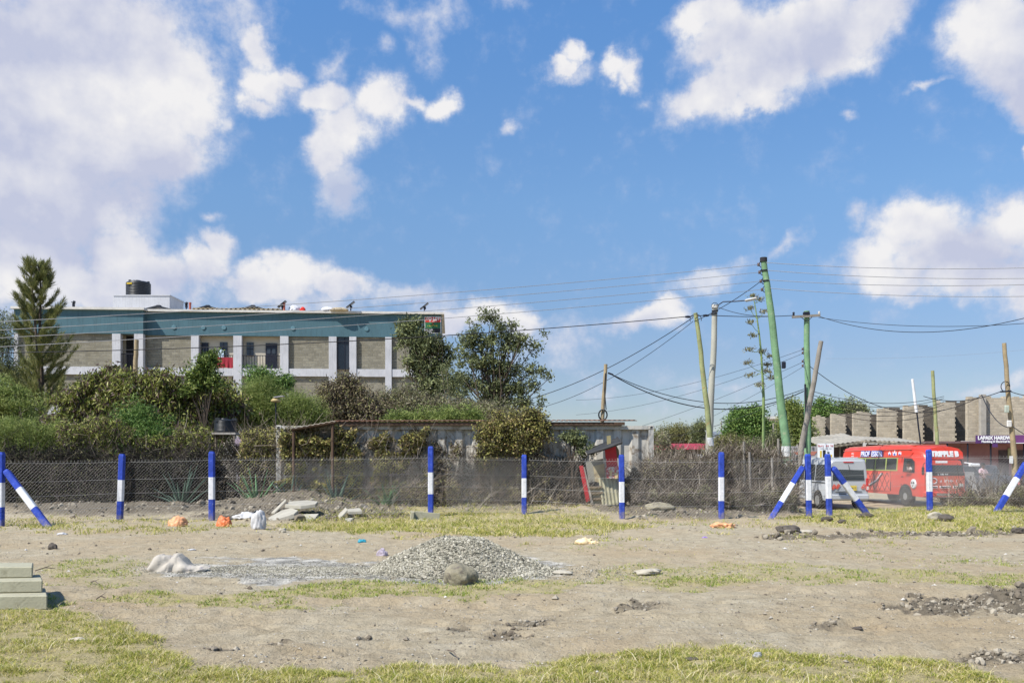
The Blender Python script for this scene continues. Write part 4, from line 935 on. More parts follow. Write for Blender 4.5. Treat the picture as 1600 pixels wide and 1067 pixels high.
def leanto():
    Y = 28.4; rt = empty('scrap_kiosk', tuple(P(938, 790, Y)), 0, 'ramshackle kiosk of scrap tin and board leaning on the container', 'kiosk')
    def slab(name, pts, t_, m, dy=0):
        n = len(pts); Vf = [P(x, y, Y+dy) for x, y in pts]; Vb = [v+Vector((0, t_, 0)) for v in Vf]
        b = MB(); b.add(Vf+Vb, [tuple(range(n)), tuple(range(n, 2*n))[::-1]]+[(i, i+n, (i+1) % n+n, (i+1) % n) for i in range(n)]); return b.build(name, m, rt)
    slab('red_post', [(905, 728), (911, 727), (922, 782), (916, 784)], .08, REDW)
    slab('timber_post', [(911.5, 729), (913, 729), (927, 786), (922.5, 786)], .07, mat('bare_timber', (.42, .37, .30), .9, var=.2), .02)
    slab('front_board', [(915, 722), (943, 716), (941, 750), (920, 754)], .05, mat('grey_sheet', (.26, .25, .21), .7, var=.2, vscale=4), .35)
    slab('ply_panel', [(927, 728), (944, 724), (946, 756), (930, 752)], .04, PLY, .28)
    slab('step_panel', [(920, 763), (942, 762), (948, 792), (925, 793)], .04, PLY, .1)
    for i in range(4): slab('rail', [(921+i, 760+i*9), (941+i*1.5, 759+i*9), (941+i*1.5, 762+i*9), (921+i, 763+i*9)], .05, mat('board_brown', (.22, .17, .11), .9, var=.3), .03)
    a, b = P(942, 755, Y), P(968, 751, Y)
    corrugated('tin_panel', P(941, 790, Y), P(969, 787, Y+.1), 0, .012, mat('yellowed_tin', (.37, .34, .22), .6, metal=.2, var=.2, vscale=4), None, None, .1, .02, rt, depth=P(963, 744, Y+.25)-P(969, 787, Y+.1))
    slab('red_panel', [(945, 702), (962, 696), (966, 733), (949, 738)], .05, mat('red_tin', (.45, .02, .03), .5, var=.15), .05)
    slab('torn_poster', [(946, 730), (968, 728), (967, 746), (948, 747)], .02, mat('torn_poster_paper', (.42, .08, .08), .8, var=.2, vscale=8, col2=(.55, .52, .45), c2=(.5, .56)), -.02)
    for x, y, w in ((952, 734, 5), (960, 738, 6)): slab('poster_patch', [(x, y), (x+w, y+1), (x+w-1, y+9), (x+1, y+10)], .012, mat('cream_paper', (.55, .42, .22), .8), -.04)
    slab('wall_board', [(962, 694), (967, 703), (968, 716), (963, 715)], .1, mat('brown_board', (.17, .13, .08), .9), .12)
    slab('plank', [(948, 681), (954, 680), (955, 697), (949, 698)], .05, mat('mustard_plank', (.33, .28, .14), .8), .3)
    # sloping roof sheet with curled dark edge
    r = MB(); A, B = P(917, 709.5, Y-.35), P(971, 691.5, Y-.35)
    for dz, mi in ((0, 0), (-.035, 1)):
        r.add([A+Vector((0, 0, dz)), B+Vector((0, 0, dz)), B+Vector((.05, 1.5, .2+dz)), A+Vector((.05, 1.5, .15+dz))], [(0, 1, 2, 3)], mi)
    r.tube([A, A.lerp(B, .4)+Vector((0, -.03, -.02)), B], [.03, .045, .05], 6, 0); r.tube([B, B+Vector((.05, 1.5, .2))], .03, 5)
    r.build('roof', [mat('tar_sheet', (.035, .035, .035), .7, var=.3), TIN], rt, fix=False)
leanto()
# ---------------------------------------------------------------- tank on a stand behind the hedge
t2 = P(352, 676, 33.5); tank('water_tank', (t2.x, t2.y, Z_(676, 33.5)), .40, .50, 'small black water tank with pale lid on a frame behind the hedge')
def stand():
    Y = 33.5; z = Z_(676, Y)-.003; rt = empty('tank_stand', (t2.x, Y, 0), 0, 'timber stand carrying the small tank behind the hedge', 'stand')
    m = MB(); m.bb((t2.x-.5, Y-.45, z-.07), (t2.x+.5, Y+.45, z)); m.build('platform', mat('pale_board', (.35, .32, .28), .9, var=.2), rt)
    for dx in (-.45, .45):
        for dy in (-.38, .38): m = MB(); m.tube([(t2.x+dx, Y+dy, 0), (t2.x+dx, Y+dy, z-.073)], .05, 6); m.build('leg', MATS['grey_timber'], rt)
stand()
m = MB(); c = P(372, 695, 33); m.box(tuple(c), (.24, .03, .42), Matrix.Rotation(R(4), 3, 'Y')); m.tube([c+Vector((0, .04, .3)), Vector((c.x, c.y+.04, 0))], .03, 5)
tag(m.build('notice_board', mat('lilac_board', (.42, .33, .38), .8), None, tuple(c)), 'small faded lilac board on a stake beside the tank stand', 'board')
# garden lamp
gl = empty('garden_lamp', (X_(431, 34), 34, 0), 0, 'slim garden lamp post with mushroom top above the feathery bushes', 'lamp')
m = MB(); m.tube([(gl.location.x, 34, 0), (gl.location.x, 34, Z_(628, 34))], .025, 6); m.build('pole', FRAME, gl)
m = MB(True); zz = Z_(628, 34); m.lathe((0, 0, zz), [(.02, -.02), (.16, 0), (.19, .05), (.12, .12), (.02, .15)], 14); m.build('lamp_head', mat('ochre_shade', (.42, .32, .14), .6), gl)
m = MB(True); m.box((.12, 0, zz+.19), (.34, .3, .03), Matrix.Rotation(R(-8), 3, 'Y')); m.build('solar_panel', mat('pale_panel', (.4, .38, .4), .4), gl)
# ================================================================ poles and wires
GRN = mat('green_pole_paint', (.17, .30, .16), .85, var=.2, vscale=3, bump=.5, bscale=12, col2=(.30, .36, .22), c2=(.55, .7), streak=8)
YGR = mat('mossy_pole', (.30, .32, .15), .9, var=.25, vscale=3, bump=.5, bscale=12, col2=(.33, .20, .08), c2=(.56, .68), streak=8)
GREYT = mat('weathered_pole', (.26, .235, .20), .95, var=.25, vscale=3, bump=.6, bscale=14, streak=10)
BROWNT = mat('brown_pole', (.32, .25, .15), .95, var=.25, vscale=3, bump=.6, bscale=14, streak=10)
CONC = mat('spun_concrete', (.40, .39, .33), .85, var=.1, vscale=2, bump=.2)
PAPER = mat('pasted_paper', (.62, .62, .6), .85, var=.15, vscale=8, col2=(.35, .35, .4), c2=(.56, .64))
CABLE = mat('black_cable', (.015, .015, .018), .6)
ALU = mat('aluminium_wire', (.35, .35, .36), .4, metal=.3)
def pole(name, pts, Y, r0, r1, m, label, knots=0, cat='pole', group=None):
    foot = P(*pts[0], Y); rt = empty(name, tuple(foot), 0, label, cat, group)
    c = [P(x, y, Y) for x, y in pts]; full = []
    n = 14
    for i in range(n+1):
        t = i/n*(len(c)-1); k = min(int(t), len(c)-2); p = c[k].lerp(c[k+1], t-k); full.append(p+Vector((random.uniform(-1, 1), random.uniform(-1, 1), 0))*r0*.12*(0 < i < n))
    full[0] = full[0]+(full[0]-full[1]).normalized()*.5
    b = MB(); b.tube(full, [r0+(r1-r0)*i/n for i in range(n+1)], 12); b.build('shaft', m, rt)
    return rt
def band(rt, px, py, Y, r, h, m, name='band'):
    b = MB(); c = P(px, py, Y); b.tube([c-Vector((0, 0, h/2)), c+Vector((0, 0, h/2))], r, 12); b.build(name, m, rt)
Yg = 30.5
big = pole('utility_pole', [(1237, 780), (1222, 640), (1206, 500), (1193, 404)], Yg, .155, .095, GRN, 'tall leaning green painted power pole with four stacked wires', 0)
def shackle(rt, px, py, Y, dx=-.1):
    c = P(px, py, Y); b = MB(); b.tube([c+Vector((0, 0, -.1)), c+Vector((dx*.4, 0, -.1)), c+Vector((dx, 0, 0)), c+Vector((dx*.4, 0, .1)), c+Vector((0, 0, .1))], .014, 5); b.build('bracket', FRAME, rt)
    b = MB(); b.lathe(c+Vector((dx, 0, -.06)), [(.035, 0), (.05, .02), (.03, .05), (.05, .08), (.035, .1)], 10); b.build('insulator', mat('brown_glaze', (.10, .05, .035), .3, spec=.6), rt)
for px, py in ((1191, 413), (1192.5, 425), (1194.5, 439), (1196.5, 452)): shackle(big, px, py, Yg, -.12)
band(big, 1193, 406, Yg, .12, .14, DARK, 'metal_cap'); band(big, 1197, 439, Yg, .118, .04, FRAME); band(big, 1194.5, 423, Yg, .115, .04, FRAME)
for y0, x0, h, nm in ((705, 1228, .34, 'notice'), (735, 1232, .5, 'notice'), (752, 1233, .3, 'notice')):
    b = MB(); c = P(x0, y0, Yg); 
    vs = [(c.x+.172*sin(a), c.y-.172*cos(a), c.z+z) for z in (-h/2, h/2) for a in np.linspace(-1.25, .5, 9)]
    b.add(vs, [(i, i+1, i+10, i+9) for i in range(8)], smooth=True); b.build(nm, PAPER, big, fix=False)
b = MB(); c = P(1218, 571, Yg); b.box(c+Vector((.10, -.13, 0)), (.12, .12, .22), bev=.02); b.build('fuse_box', FRAME, big)
Ym = 33.
moss = pole('utility_pole', [(1121, 782), (1108, 665), (1096, 560), (1086.5, 489)], Ym, .115, .072, YGR, 'slender leaning yellow green pole crossing the concrete lamp pole')
for py, px, h in ((718, 1115, .5), (690, 1111, .3)):
    b = MB(); c = P(px, py, Ym); vs = [(c.x+.118*sin(a)+(.0 if z < 0 else -.05), c.y-.118*cos(a), c.z+z) for z in (-h/2, h/2) for a in np.linspace(-1.2, 1.0, 9)]
    b.add(vs, [(i, i+1, i+10, i+9) for i in range(8)], smooth=True); b.build('notice', PAPER, moss, fix=False)
b = MB(); b.tube([P(1070, 495, Ym), P(1107, 492.5, Ym)], .016, 6); b.lathe(P(1075, 495, Ym), [(.03, -.1), (.045, 0), (.03, .1)], 8, 'X'); b.lathe(P(1103, 493, Ym), [(.03, -.1), (.045, 0), (.03, .1)], 8, 'X'); b.build('strain_clamp', FRAME, moss)
b = MB(); b.tube([P(1087+9*cos(t), 499-9*sin(t)*.9, Ym-.12) for t in np.linspace(-.3, 3.6, 14)], .012, 5); b.build('jumper_loop', CABLE, moss)
Yl = 34.
lampp = pole('lamp_pole', [(1106, 782), (1109, 665), (1114, 560), (1117.5, 476)], Yl, .135, .10, CONC, 'grey concrete street lamp pole with a long thin arm to the right', cat='street lamp')
b = MB(); b.tube([P(1118, 487, Yl), P(1123, 476, Yl), P(1130, 471.5, Yl), P(1148, 471, Yl-.2), P(1166, 469.5, Yl-.4)], .022, 6); b.build('arm', FRAME, lampp)
b = MB(); c = P(1173, 467.8, Yl-.45); b.box(c, (.42, .2, .07), Matrix.Rotation(R(-12), 3, 'Y'), bev=.03); b.box(c+Vector((0, 0, -.04)), (.3, .14, .03), Matrix.Rotation(R(-12), 3, 'Y')); b.build('lamp_head', CAPM, lampp)
band(lampp, 1117, 479, Yl, .125, .12, CAPM, 'collar'); band(lampp, 1117, 486, Yl, .12, .05, FRAME); band(lampp, 1115.7, 490, Yl, .12, .05, FRAME)
b = MB(); b.tube([P(1117+5*cos(t), 478-5*sin(t), Yl-.15) for t in np.linspace(.4, 5, 12)], .01, 4); b.build('cable_tail', CABLE, lampp)
Yc = 40.
tp = pole('utility_pole', [(1262, 760), (1262, 640), (1260.5, 486)], Yc, .15, .12, GRN, 'upright green power pole with a short crossarm at its head')
b = MB(); b.box(P(1259.5, 494, Yc-.15), (1.2, .1, .1), Matrix.Rotation(R(-3.5), 3, 'Y')); b.build('crossarm', GREYT, tp)
for s_ in (-1, 1):
    b = MB(); b.tube([P(1260+s_*9, 495, Yc-.2), P(1261, 503, Yc-.14)], .015, 4); b.build('brace', FRAME, tp)
    b = MB(); b.lathe(P(1260+s_*20, 494-s_*.5, Yc-.15)+Vector((0, 0, .03)), [(.02, 0), (.06, .05), (.03, .09), (.06, .12), (.03, .16)], 10); b.build('insulator', CAPM if s_ > 0 else FRAME, tp)
b = MB(); b.box(P(1260, 490, Yc-.16), (.3, .12, .16), bev=.04); b.build('transformer_head', FRAME, tp)
for py in (545, 551, 564, 571): shackle(tp, 1258.5, py, Yc, -.12)
b = MB(); b.tube([P(1258, 600, Yc-.2), P(1259, 640, Yc-.2), P(1257, 680, Yc-.2), P(1258, 700, Yc-.2)], .04, 6); b.build('down_cable', CABLE, tp)
pole('prop_pole', [(1243, 770), (1252, 700), (1270, 605), (1283, 533)], 38.5, .13, .095, GREYT, 'grey bare timber pole leaning against the green crossarm pole')
sp_ = pole('utility_pole', [(940.5, 700), (941, 656), (946.5, 569)], 35, .085, .065, BROWNT, 'short brown pole with coiled cable behind the container')
b = MB(); b.tube([P(942+6.5*cos(t), 648-8*sin(t), 34.9) for t in np.linspace(0, 6.6, 20)], .03, 6); b.build('cable_coil', CABLE, sp_)
b = MB(); b.tube([P(946, 583, 34.9), P(944.5, 610, 34.85), P(947, 640, 34.85)], .02, 5); b.build('down_cable', CABLE, sp_)
b = MB(); b.box(P(954, 584, 34.9), (.22, .08, .06), Matrix.Rotation(R(20), 3, 'Y'), bev=.02); b.build('clamp', FRAME, sp_)
rp = pole('utility_pole', [(1587, 780), (1584, 700), (1576, 620), (1569, 536)], 38, .12, .08, BROWNT, 'brown timber pole with a pale meter box at the right edge')
b = MB(); b.box(P(1573, 639, 37.8), (.17, .1, .3), bev=.02); b.build('meter_box', mat('pale_green_box', (.42, .46, .38), .6), rp)
b = MB(); b.box(P(1577, 662, 37.85), (.2, .08, .28), bev=.03); b.build('clamp', CAPM, rp)
b = MB(); b.tube([P(1571+7*cos(t), 604-8*sin(t), 37.85) for t in np.linspace(0, 5.6, 16)], .018, 5); b.build('cable_coil', CABLE, rp)
b = MB(); b.tube([P(1563, 612, 37.85), P(1580, 611, 37.85)], .035, 5); b.build('bracket', FRAME, rp)
b = MB(); b.box(P(1580, 718, 37.86), (.14, .03, .3)); b.build('notice', PAPER, rp)
pole('utility_pole', [(1467, 760), (1464, 690), (1457, 579)], 46, .10, .08, YGR, 'thin yellow green pole rising behind the front of the red bus')
wp = pole('slim_mast', [(1440, 760), (1438, 690), (1432, 640)], 52, .05, .04, FRAME, 'slim white topped mast rising from the tin sheds', cat='mast')
b = MB(); b.tube([P(1432, 645, 52), P(1425.5, 592, 52)], [.09, .075], 8); b.build('upper_tube', mat('white_tube', (.7, .7, .7), .5), wp)
pole('timber_stump', [(211, 612), (212, 570), (213.5, 531)], 62, .16, .14, BROWNT, 'thick sawn brown pole in front of the apartment stair opening')
pole('slim_mast', [(1120, 700), (1119.5, 650), (1119, 657)], 60, .03, .03, FRAME, 'thin dark distant antenna rod', cat='mast') if False else None
fpost = [(1127, 700, 657, 80, 'thin dark mast far behind the blue roofed house'), (1208.5, 700, 661, 60, 'slim grey stake in front of the cream house')]
for px, b0, t0, Y, lb in fpost:
    pole('slim_mast', [(px, b0), (px, (b0+t0)/2), (px, t0)], Y, .06, .05, GREYT, lb, cat='mast')
# ---------------------------------------------------------------- wires
def wire(a, b, sag, r, m, label, Ya, Yb, group, name='overhead_wire', mid=None):
    A = P(*a, Ya); B = P(*b, Yb); pts = []
    for i in range(25):
        t = i/24; p = A.lerp(B, t); p.z -= 4*sag*t*(1-t); pts.append(p)
    mb = MB(); mb.tube(pts, r, 4, smooth=False); return tag(mb.build(name, m, None, tuple(A)), label, 'wire', group)
gA = 'four stacked wires on the green pole'
nm = ['top', 'second', 'third', 'lowest']
# left spans: run from the big pole to far left, past the apartment
L_l = [(-60, 506), (-60, 519), (-60, 531), (-60, 545)]
for i, ((px, py), q) in enumerate(zip(((1190, 413), (1191, 425), (1193, 439), (1195, 452)), L_l)):
    wire((px, py), q, .15, .0075, ALU, '%s of the four stacked wires running left from the tall green pole' % nm[i], Yg, 22+i*.0, gA)
for i, ((px, py), q) in enumerate(zip(((1191, 410), (1193, 422), (1195, 437), (1197, 450)), ((1660, 417), (1660, 434), (1660, 443), (1660, 462)))):
    wire((px, py), q, .12, .009, ALU, '%s of the four stacked wires running right from the tall green pole' % nm[i], Yg, 25, gA)
wire((1070, 495), (-60, 552), .25, .014, CABLE, 'dark cable running left from the head of the yellow green pole', Ym, 30, 'long dark cables')
wire((1107, 492.5), (1238, 493), .05, .014, CABLE, 'dark cable between the yellow green pole and the crossarm', Ym, Yc, 'long dark cables')
wire((1279, 494), (1660, 480), .75, .012, CABLE, 'upper dark cable leaving the crossarm to the right', Yc, 30, 'long dark cables')
wire((1279, 496), (1660, 500), .3, .010, CABLE, 'lower dark cable leaving the crossarm to the right', Yc, 32, 'long dark cables')
wire((1192, 437), (1085, 502), .1, .012, CABLE, 'slanting cable from the green pole down to the yellow green pole', Yg, Ym, 'slanting service cables')
wire((1083, 496), (700, 640), .9, .014, CABLE, 'long cable sinking left from the yellow green pole to the trees', Ym, 45, 'slanting service cables')
wire((1083, 502), (830, 640), .5, .011, CABLE, 'thin cable sinking left past the coiled pole', Ym, 45, 'slanting service cables')
wire((1122, 480), (1205, 494), .1, .01, CABLE, 'thin cable under the street lamp arm', Yl, Yg, 'slanting service cables')
wire((952, 583), (1256, 611), 1.05, .02, CABLE, 'thick sagging cable from the coiled pole to the crossarm pole', 34.9, Yc, 'thick sagging cables')
wire((952, 583), (1256, 608), .85, .014, CABLE, 'thinner strand just above the thick sagging cable', 34.9, Yc, 'thick sagging cables')
wire((1265, 572), (1534, 618), 1.35, .016, CABLE, 'thick cable sagging from the crossarm pole over the stone building', Yc, 45, 'thick sagging cables')
wire((1443, 619), (1563, 612), .3, .016, CABLE, 'thick cable running to the brown pole with the meter box', 45, 38, 'thick sagging cables')
wire((1534, 617), (1580, 668), .4, .022, CABLE, 'short thick cable drooping beside the stone corner to the brown pole', 45, 38, 'thick sagging cables')
wire((1580, 612), (1660, 610), .2, .016, CABLE, 'cable leaving the brown pole to the right', 38, 36, 'thick sagging cables')
wire((1580, 664), (1650, 690), .2, .02, CABLE, 'cable sloping down right from the meter box clamp', 38, 36, 'thick sagging cables')
for i, (y0, y1) in enumerate(((610, 619), (616, 622), (621, 628), (627, 632), (632, 640))):
    wire((1266, y0), (1475, y1), .45+.05*i, .012, CABLE, 'one of the bundle of thin cables crossing before the stone building, number %d from the top' % (i+1) if False else '%s thin cable of the bundle before the stone building' % ['uppermost', 'second', 'middle', 'fourth', 'lowest'][i], Yc, 46, 'bundle of thin cables')
for i, (a, b) in enumerate((((1258, 545), (900, 625)), ((1258, 551), (900, 648)), ((1258, 564), (860, 700)), ((1258, 571), (960, 705)))):
    wire(a, b, .5, .008, CABLE, '%s faint service wire sloping left from the crossarm pole' % ['uppermost', 'second', 'third', 'lowest'][i], Yc, 60, 'faint service wires')
wire((1256, 611), (900, 690), .9, .012, CABLE, 'thin wire sinking left below the thick sagging cable', Yc, 60, 'faint service wires')
wire((1290, 560), (1660, 540), .3, .006, ALU, 'faint pale wire high over the stone building', 70, 70, 'faint service wires')
# ================================================================ plants
BARK = mat('bark', (.10, .075, .055), .95, var=.3, vscale=6, bump=.6, bscale=20)
BARKP = mat('pale_bark', (.26, .22, .18), .95, var=.3, vscale=6, bump=.4, bscale=20)
L_HEDGE = leafmat('mango_leaf', [(0, (.06, .04, .036)), (.26, (.18, .115, .09)), (.38, (.05, .065, .02)), (.55, (.15, .18, .035)), (.8, (.30, .33, .07)), (1, (.44, .42, .15))], rough=.45, clump=.55)
L_GREEN = leafmat('fresh_leaf', [(0, (.04, .08, .02)), (.4, (.10, .19, .04)), (.75, (.19, .30, .07)), (1, (.30, .40, .12))], rough=.5, clump=.5)
L_FEATH = leafmat('feathery_leaf', [(0, (.08, .11, .03)), (.4, (.19, .25, .06)), (.75, (.30, .36, .10)), (1, (.42, .45, .17))], rough=.6, clump=.5, trans=.35)
L_CAS = leafmat('casuarina_needle', [(0, (.06, .075, .03)), (.4, (.17, .19, .06)), (.75, (.29, .30, .10)), (1, (.42, .38, .17))], rough=.7, clump=.5, trans=.3)
L_OLIVE = leafmat('olive_leaf', [(0, (.035, .045, .02)), (.4, (.12, .14, .065)), (.72, (.21, .235, .105)), (1, (.37, .40, .17))], rough=.5, clump=.6)
L_DRY = leafmat('dry_leaf', [(0, (.03, .024, .02)), (.4, (.12, .09, .065)), (.65, (.28, .23, .15)), (.85, (.29, .29, .10)), (1, (.44, .37, .23))], rough=.8, clump=.5)
L_SCRUB = leafmat('scrub_leaf', [(0, (.09, .075, .06)), (.35, (.22, .185, .13)), (.55, (.19, .21, .08)), (.8, (.31, .30, .15)), (1, (.46, .42, .29))], rough=.8, clump=.6)
L_DARK = leafmat('shaded_undergrowth_leaf', [(0, (.008, .008, .006)), (.6, (.022, .019, .014)), (.82, (.045, .042, .025)), (.94, (.10, .12, .05)), (1, (.2, .18, .10))], rough=.8, clump=.6)  # leaf colours darkened to stand in for the shade deep in the undergrowth
L_VINE = leafmat('creeper_leaf', [(0, (.03, .027, .018)), (.35, (.13, .105, .055)), (.6, (.28, .28, .08)), (.85, (.42, .39, .12)), (1, (.46, .34, .16))], rough=.6, clump=.6)
L_YEL = leafmat('acacia_leaf', [(0, (.09, .10, .035)), (.5, (.19, .19, .07)), (1, (.29, .27, .11))], rough=.7, clump=.5)
TWIGD = leafmat('shaded_twig', [(0, (.02, .016, .013)), (.7, (.055, .045, .036)), (1, (.16, .135, .11))], rough=.9, clump=.4, trans=0)  # darker copy of the bare twigs, with shade put into the colour
TWIG = leafmat('bare_twig', [(0, (.035, .028, .022)), (.5, (.10, .08, .06)), (.85, (.22, .18, .14)), (1, (.42, .37, .30))], rough=.9, clump=.4, trans=0)
def unit(a): return a/np.maximum(np.linalg.norm(a, axis=1, keepdims=True), 1e-9)
def leaf_quads(C, D, L, Wd, curl=.15):
    """one folded diamond per leaf: C base points, D axis, L length, Wd width"""
    n = len(C); r = rs.normal(0, 1, (n, 3)); S = unit(np.cross(D, r)); N = np.cross(D, S); L = np.broadcast_to(L, n)[:, None]; Wd = np.broadcast_to(Wd, n)[:, None]
    V = np.stack([C, C+D*L*.45+S*Wd/2+N*Wd*curl, C+D*L, C+D*L*.45-S*Wd/2+N*Wd*curl], 1)
    return V.reshape(-1, 3), np.arange(4*n).reshape(-1, 4)
def blob_pts(blobs, Y, n, depth=.75, shell=.45, yj=0):
    """clump centres spread through ellipsoids given by their outline"""
    A = np.array([b[2]*b[3] for b in blobs], float); k = rs.choice(len(blobs), n, p=A/A.sum()); B = np.array([b[:4] for b in blobs], float)[k]
    Yb = np.array([(b[4] if len(b) > 4 else 0) for b in blobs], float)[k]
    d = unit(rs.normal(0, 1, (n, 3))); r = rs.uniform(0, 1, n)**shell
    ry = B[:, 2]*Y/F*depth; y = Y+Yb+d[:, 1]*r*ry
    px = B[:, 0]+d[:, 0]*r*B[:, 2]; py = B[:, 1]+d[:, 2]*r*B[:, 3]*-1
    x = (px-800)*Y/F; z = EYE+(HZ-py)*Y/F
    return np.stack([x, y, z], 1)
def foliage(name, cl, per, spread, L, Wd, droop, m, parent, up=0, flat=.7):
    n = len(cl)*per; C = np.repeat(cl, per, 0)+rs.normal(0, 1, (n, 3))*np.array([spread, spread, spread*flat]); k = C[:, 2] > .02; C = C[k]; n = len(C)
    D = unit(rs.normal(0, 1, (n, 3))+np.array([0, 0, up-droop])); V, Fc = leaf_quads(C, D, L*rs.uniform(.6, 1.3, n), Wd*rs.uniform(.7, 1.25, n))
    return mesh_np(name, V, Fc, m, parent)
def limbs(cl, base, top, r0, m, parent, n=26, name='trunk', twig=.012, bend=.25):
    base = Vector(base); top = Vector(top); mb = MB(); pts = []
    for i in range(9):
        t = i/8; p = base.lerp(top, t); p += Vector((sin(t*5+base.x)*.06, cos(t*4)*.05, 0))*(top-base).length*.25*t; pts.append(p)
    mb.tube(pts, [r0*(1.25-.95*i/8) for i in range(9)], 8)
    idx = rs.choice(len(cl), min(n, len(cl)), replace=False)
    for j in idx:
        c = Vector(cl[j]); h = (c.z-base.z)/max(.1, top.z-base.z); k = min(7.5, max(.8, 8*h*random.uniform(.35, .7))); a = pts[int(k)].lerp(pts[min(8, int(k)+1)], k-int(k))
        mid = a.lerp(c, .5)+Vector((random.uniform(-1, 1), random.uniform(-1, 1), random.uniform(.1, 1)))*(c-a).length*bend*.4
        q = [a, a.lerp(mid, .55)+Vector((0, 0, .02)), mid, mid.lerp(c, .55)+Vector((random.uniform(-.05, .05), 0, 0)), c]; r = max(twig*1.6, r0*.38*(1-k/11))
        mb.tube(q, [r, r*.8, r*.6, r*.4, twig], 5)
    return mb.build(name, m, parent)
LOWER = {'leafy_shrub': 3, 'feathery_bush': 10, 'dry_shrub': 5}
def plant(name, label, cat, px, Y, blobs, ncl, per, spread, L, Wd, m, droop=.2, up=0, r0=.08, nl=20, topf=.75, group=None, bark=None, depth=.75, shell=.45, twig=.012, flat=.7, crown='crown', zb=None, jit=1):
    zb = gz(X_(px, Y), Y) if zb is None else zb; blobs = [(b[0], b[1]+(0 if 'shoot' in label else LOWER.get(name, 0)))+tuple(b[2:]) for b in blobs]
    rt = empty(name, (X_(px, Y), Y, zb), 0, label, cat, group)
    cl = blob_pts(blobs, Y, ncl, depth, shell); cl += np.clip(rs.standard_t(3, cl.shape), -3.2, 3.2)*np.array([.10, .1, .10])*(Y/38); cl = cl[cl[:, 2] > zb+.1]
    zt = np.percentile(cl[:, 2], 96); cx = np.median(cl[cl[:, 2] > np.percentile(cl[:, 2], 60)][:, 0])
    top = (X_(px, Y)+(cx-X_(px, Y))*.6, Y, zb+(zt-zb)*topf)
    limbs(cl, (X_(px, Y), Y, zb-.1), top, r0, bark or BARK, rt, nl, 'trunk' if cat == 'tree' else 'stem', twig)
    foliage(crown if cat == 'tree' else 'foliage', cl, per, spread, L, Wd, droop, m, rt, up, flat)
    return rt
# --- casuarina at the left
def casuarina():
    Y = 44.; px = 62; rt = empty('casuarina_tree', (X_(px, Y), Y, 0), 0, 'tall wispy casuarina with two thin stems in front of the apartment block', 'tree')
    tips = []; mb = MB()
    stems = [[(64, 760), (62, 640), (58, 540), (52, 470), (46, 408)], [(63, 660), (66, 600), (62, 520), (64, 450), (59, 412)]]
    for s in stems:
        pts = [P(x, y, Y+(.25 if s is stems[1] else 0)) for x, y in s]; mb.tube(pts, [.13, .10, .07, .045, .012], 7)
        for i in range(88):
            t = (.04+.94*i/88+random.uniform(0, .01))*(len(pts)-1.02); k = int(t); a = pts[k].lerp(pts[k+1], t-k); f = (a.z-pts[0].z)/(pts[-1].z-pts[0].z)
            ln = (.35+2.0*(1-f)**.8)*random.uniform(.45, 1.05); an = random.uniform(0, 2*pi); el_ = random.uniform(.25, .75)
            d = Vector((cos(an)*cos(el_), sin(an)*cos(el_), sin(el_))); b = a+d*ln; q = [a, a.lerp(b, .35)-Vector((0, 0, .05*ln)), a.lerp(b, .7), b+Vector((0, 0, .22*ln))]; mb.tube(q, [.018, .013, .009, .004], 4)
            for u in np.linspace(.25, 1, 4+int(ln*7)):
                w = u*2.999; j = int(w); tips.append((q[j].lerp(q[j+1], w-j), (q[j+1]-q[j]).normalized()))
    mb.build('trunk', BARK, rt)
    C = np.array([t[0][:] for t in tips]); Dd = np.array([t[1][:] for t in tips]); per = 26
    C = np.repeat(C, per, 0)+rs.normal(0, .04, (len(C)*per, 3)); Dd = np.repeat(Dd, per, 0)
    D = unit(Dd*1.0+rs.normal(0, .38, Dd.shape)+np.array([0, 0, .3])); V, Fc = leaf_quads(C, D, rs.uniform(.12, .36, len(C)), .018)
    mesh_np('crown', V, Fc, L_CAS, rt)
casuarina()
plant('leafy_tree', 'dark fine leaved tree cut by the left edge of the photo', 'tree', -18, 47, [(0, 505, 14, 20), (8, 540, 14, 25), (12, 575, 20, 25), (-10, 530, 25, 40), (-15, 590, 40, 40), (35, 590, 16, 30)], 230, 75, .2, .12, .04, L_OLIVE, r0=.16)
plant('leafy_bush', 'bright light green bush at the far left below the casuarina', 'bush', 10, 40, [(5, 620, 40, 28), (-20, 640, 30, 30), (40, 650, 35, 30)], 260, 80, .17, .15, .035, L_FEATH, up=.3)
L_HEDGE2 = leafmat('young_leaf', [(0, (.03, .055, .015)), (.4, (.10, .15, .03)), (.75, (.21, .28, .06)), (1, (.34, .38, .12))], rough=.5, clump=.5)
# --- row of big leaved shrubs
H = dict(L=.23, Wd=.062, m=L_HEDGE, droop=1.3, r0=.09, nl=50, shell=.8)
plant('leafy_shrub', 'big drooping leaved shrub just right of the casuarina', 'shrub', 140, 37, [(130, 620, 46, 34), (165, 600, 28, 22), (120, 660, 50, 36), (165, 650, 45, 40), (176, 582, 12, 14)], 560, 42, .17, group='big leaved shrubs behind the fence', **H)
plant('leafy_shrub', 'big drooping leaved shrub in front of the sawn pole with brown tips', 'shrub', 220, 36, [(215, 612, 42, 30), (250, 600, 40, 28), (195, 590, 14, 16), (225, 650, 60, 40), (265, 655, 45, 40)], 640, 42, .17, group='big leaved shrubs behind the fence', **H)
plant('leafy_shrub', 'big drooping leaved shrub with many dead brown leaves below the red blanket', 'shrub', 322, 37, [(320, 612, 42, 28), (350, 625, 30, 25), (300, 640, 45, 36), (335, 655, 38, 32), (365, 632, 16, 18)], 560, 42, .17, group='big leaved shrubs behind the fence', **H)
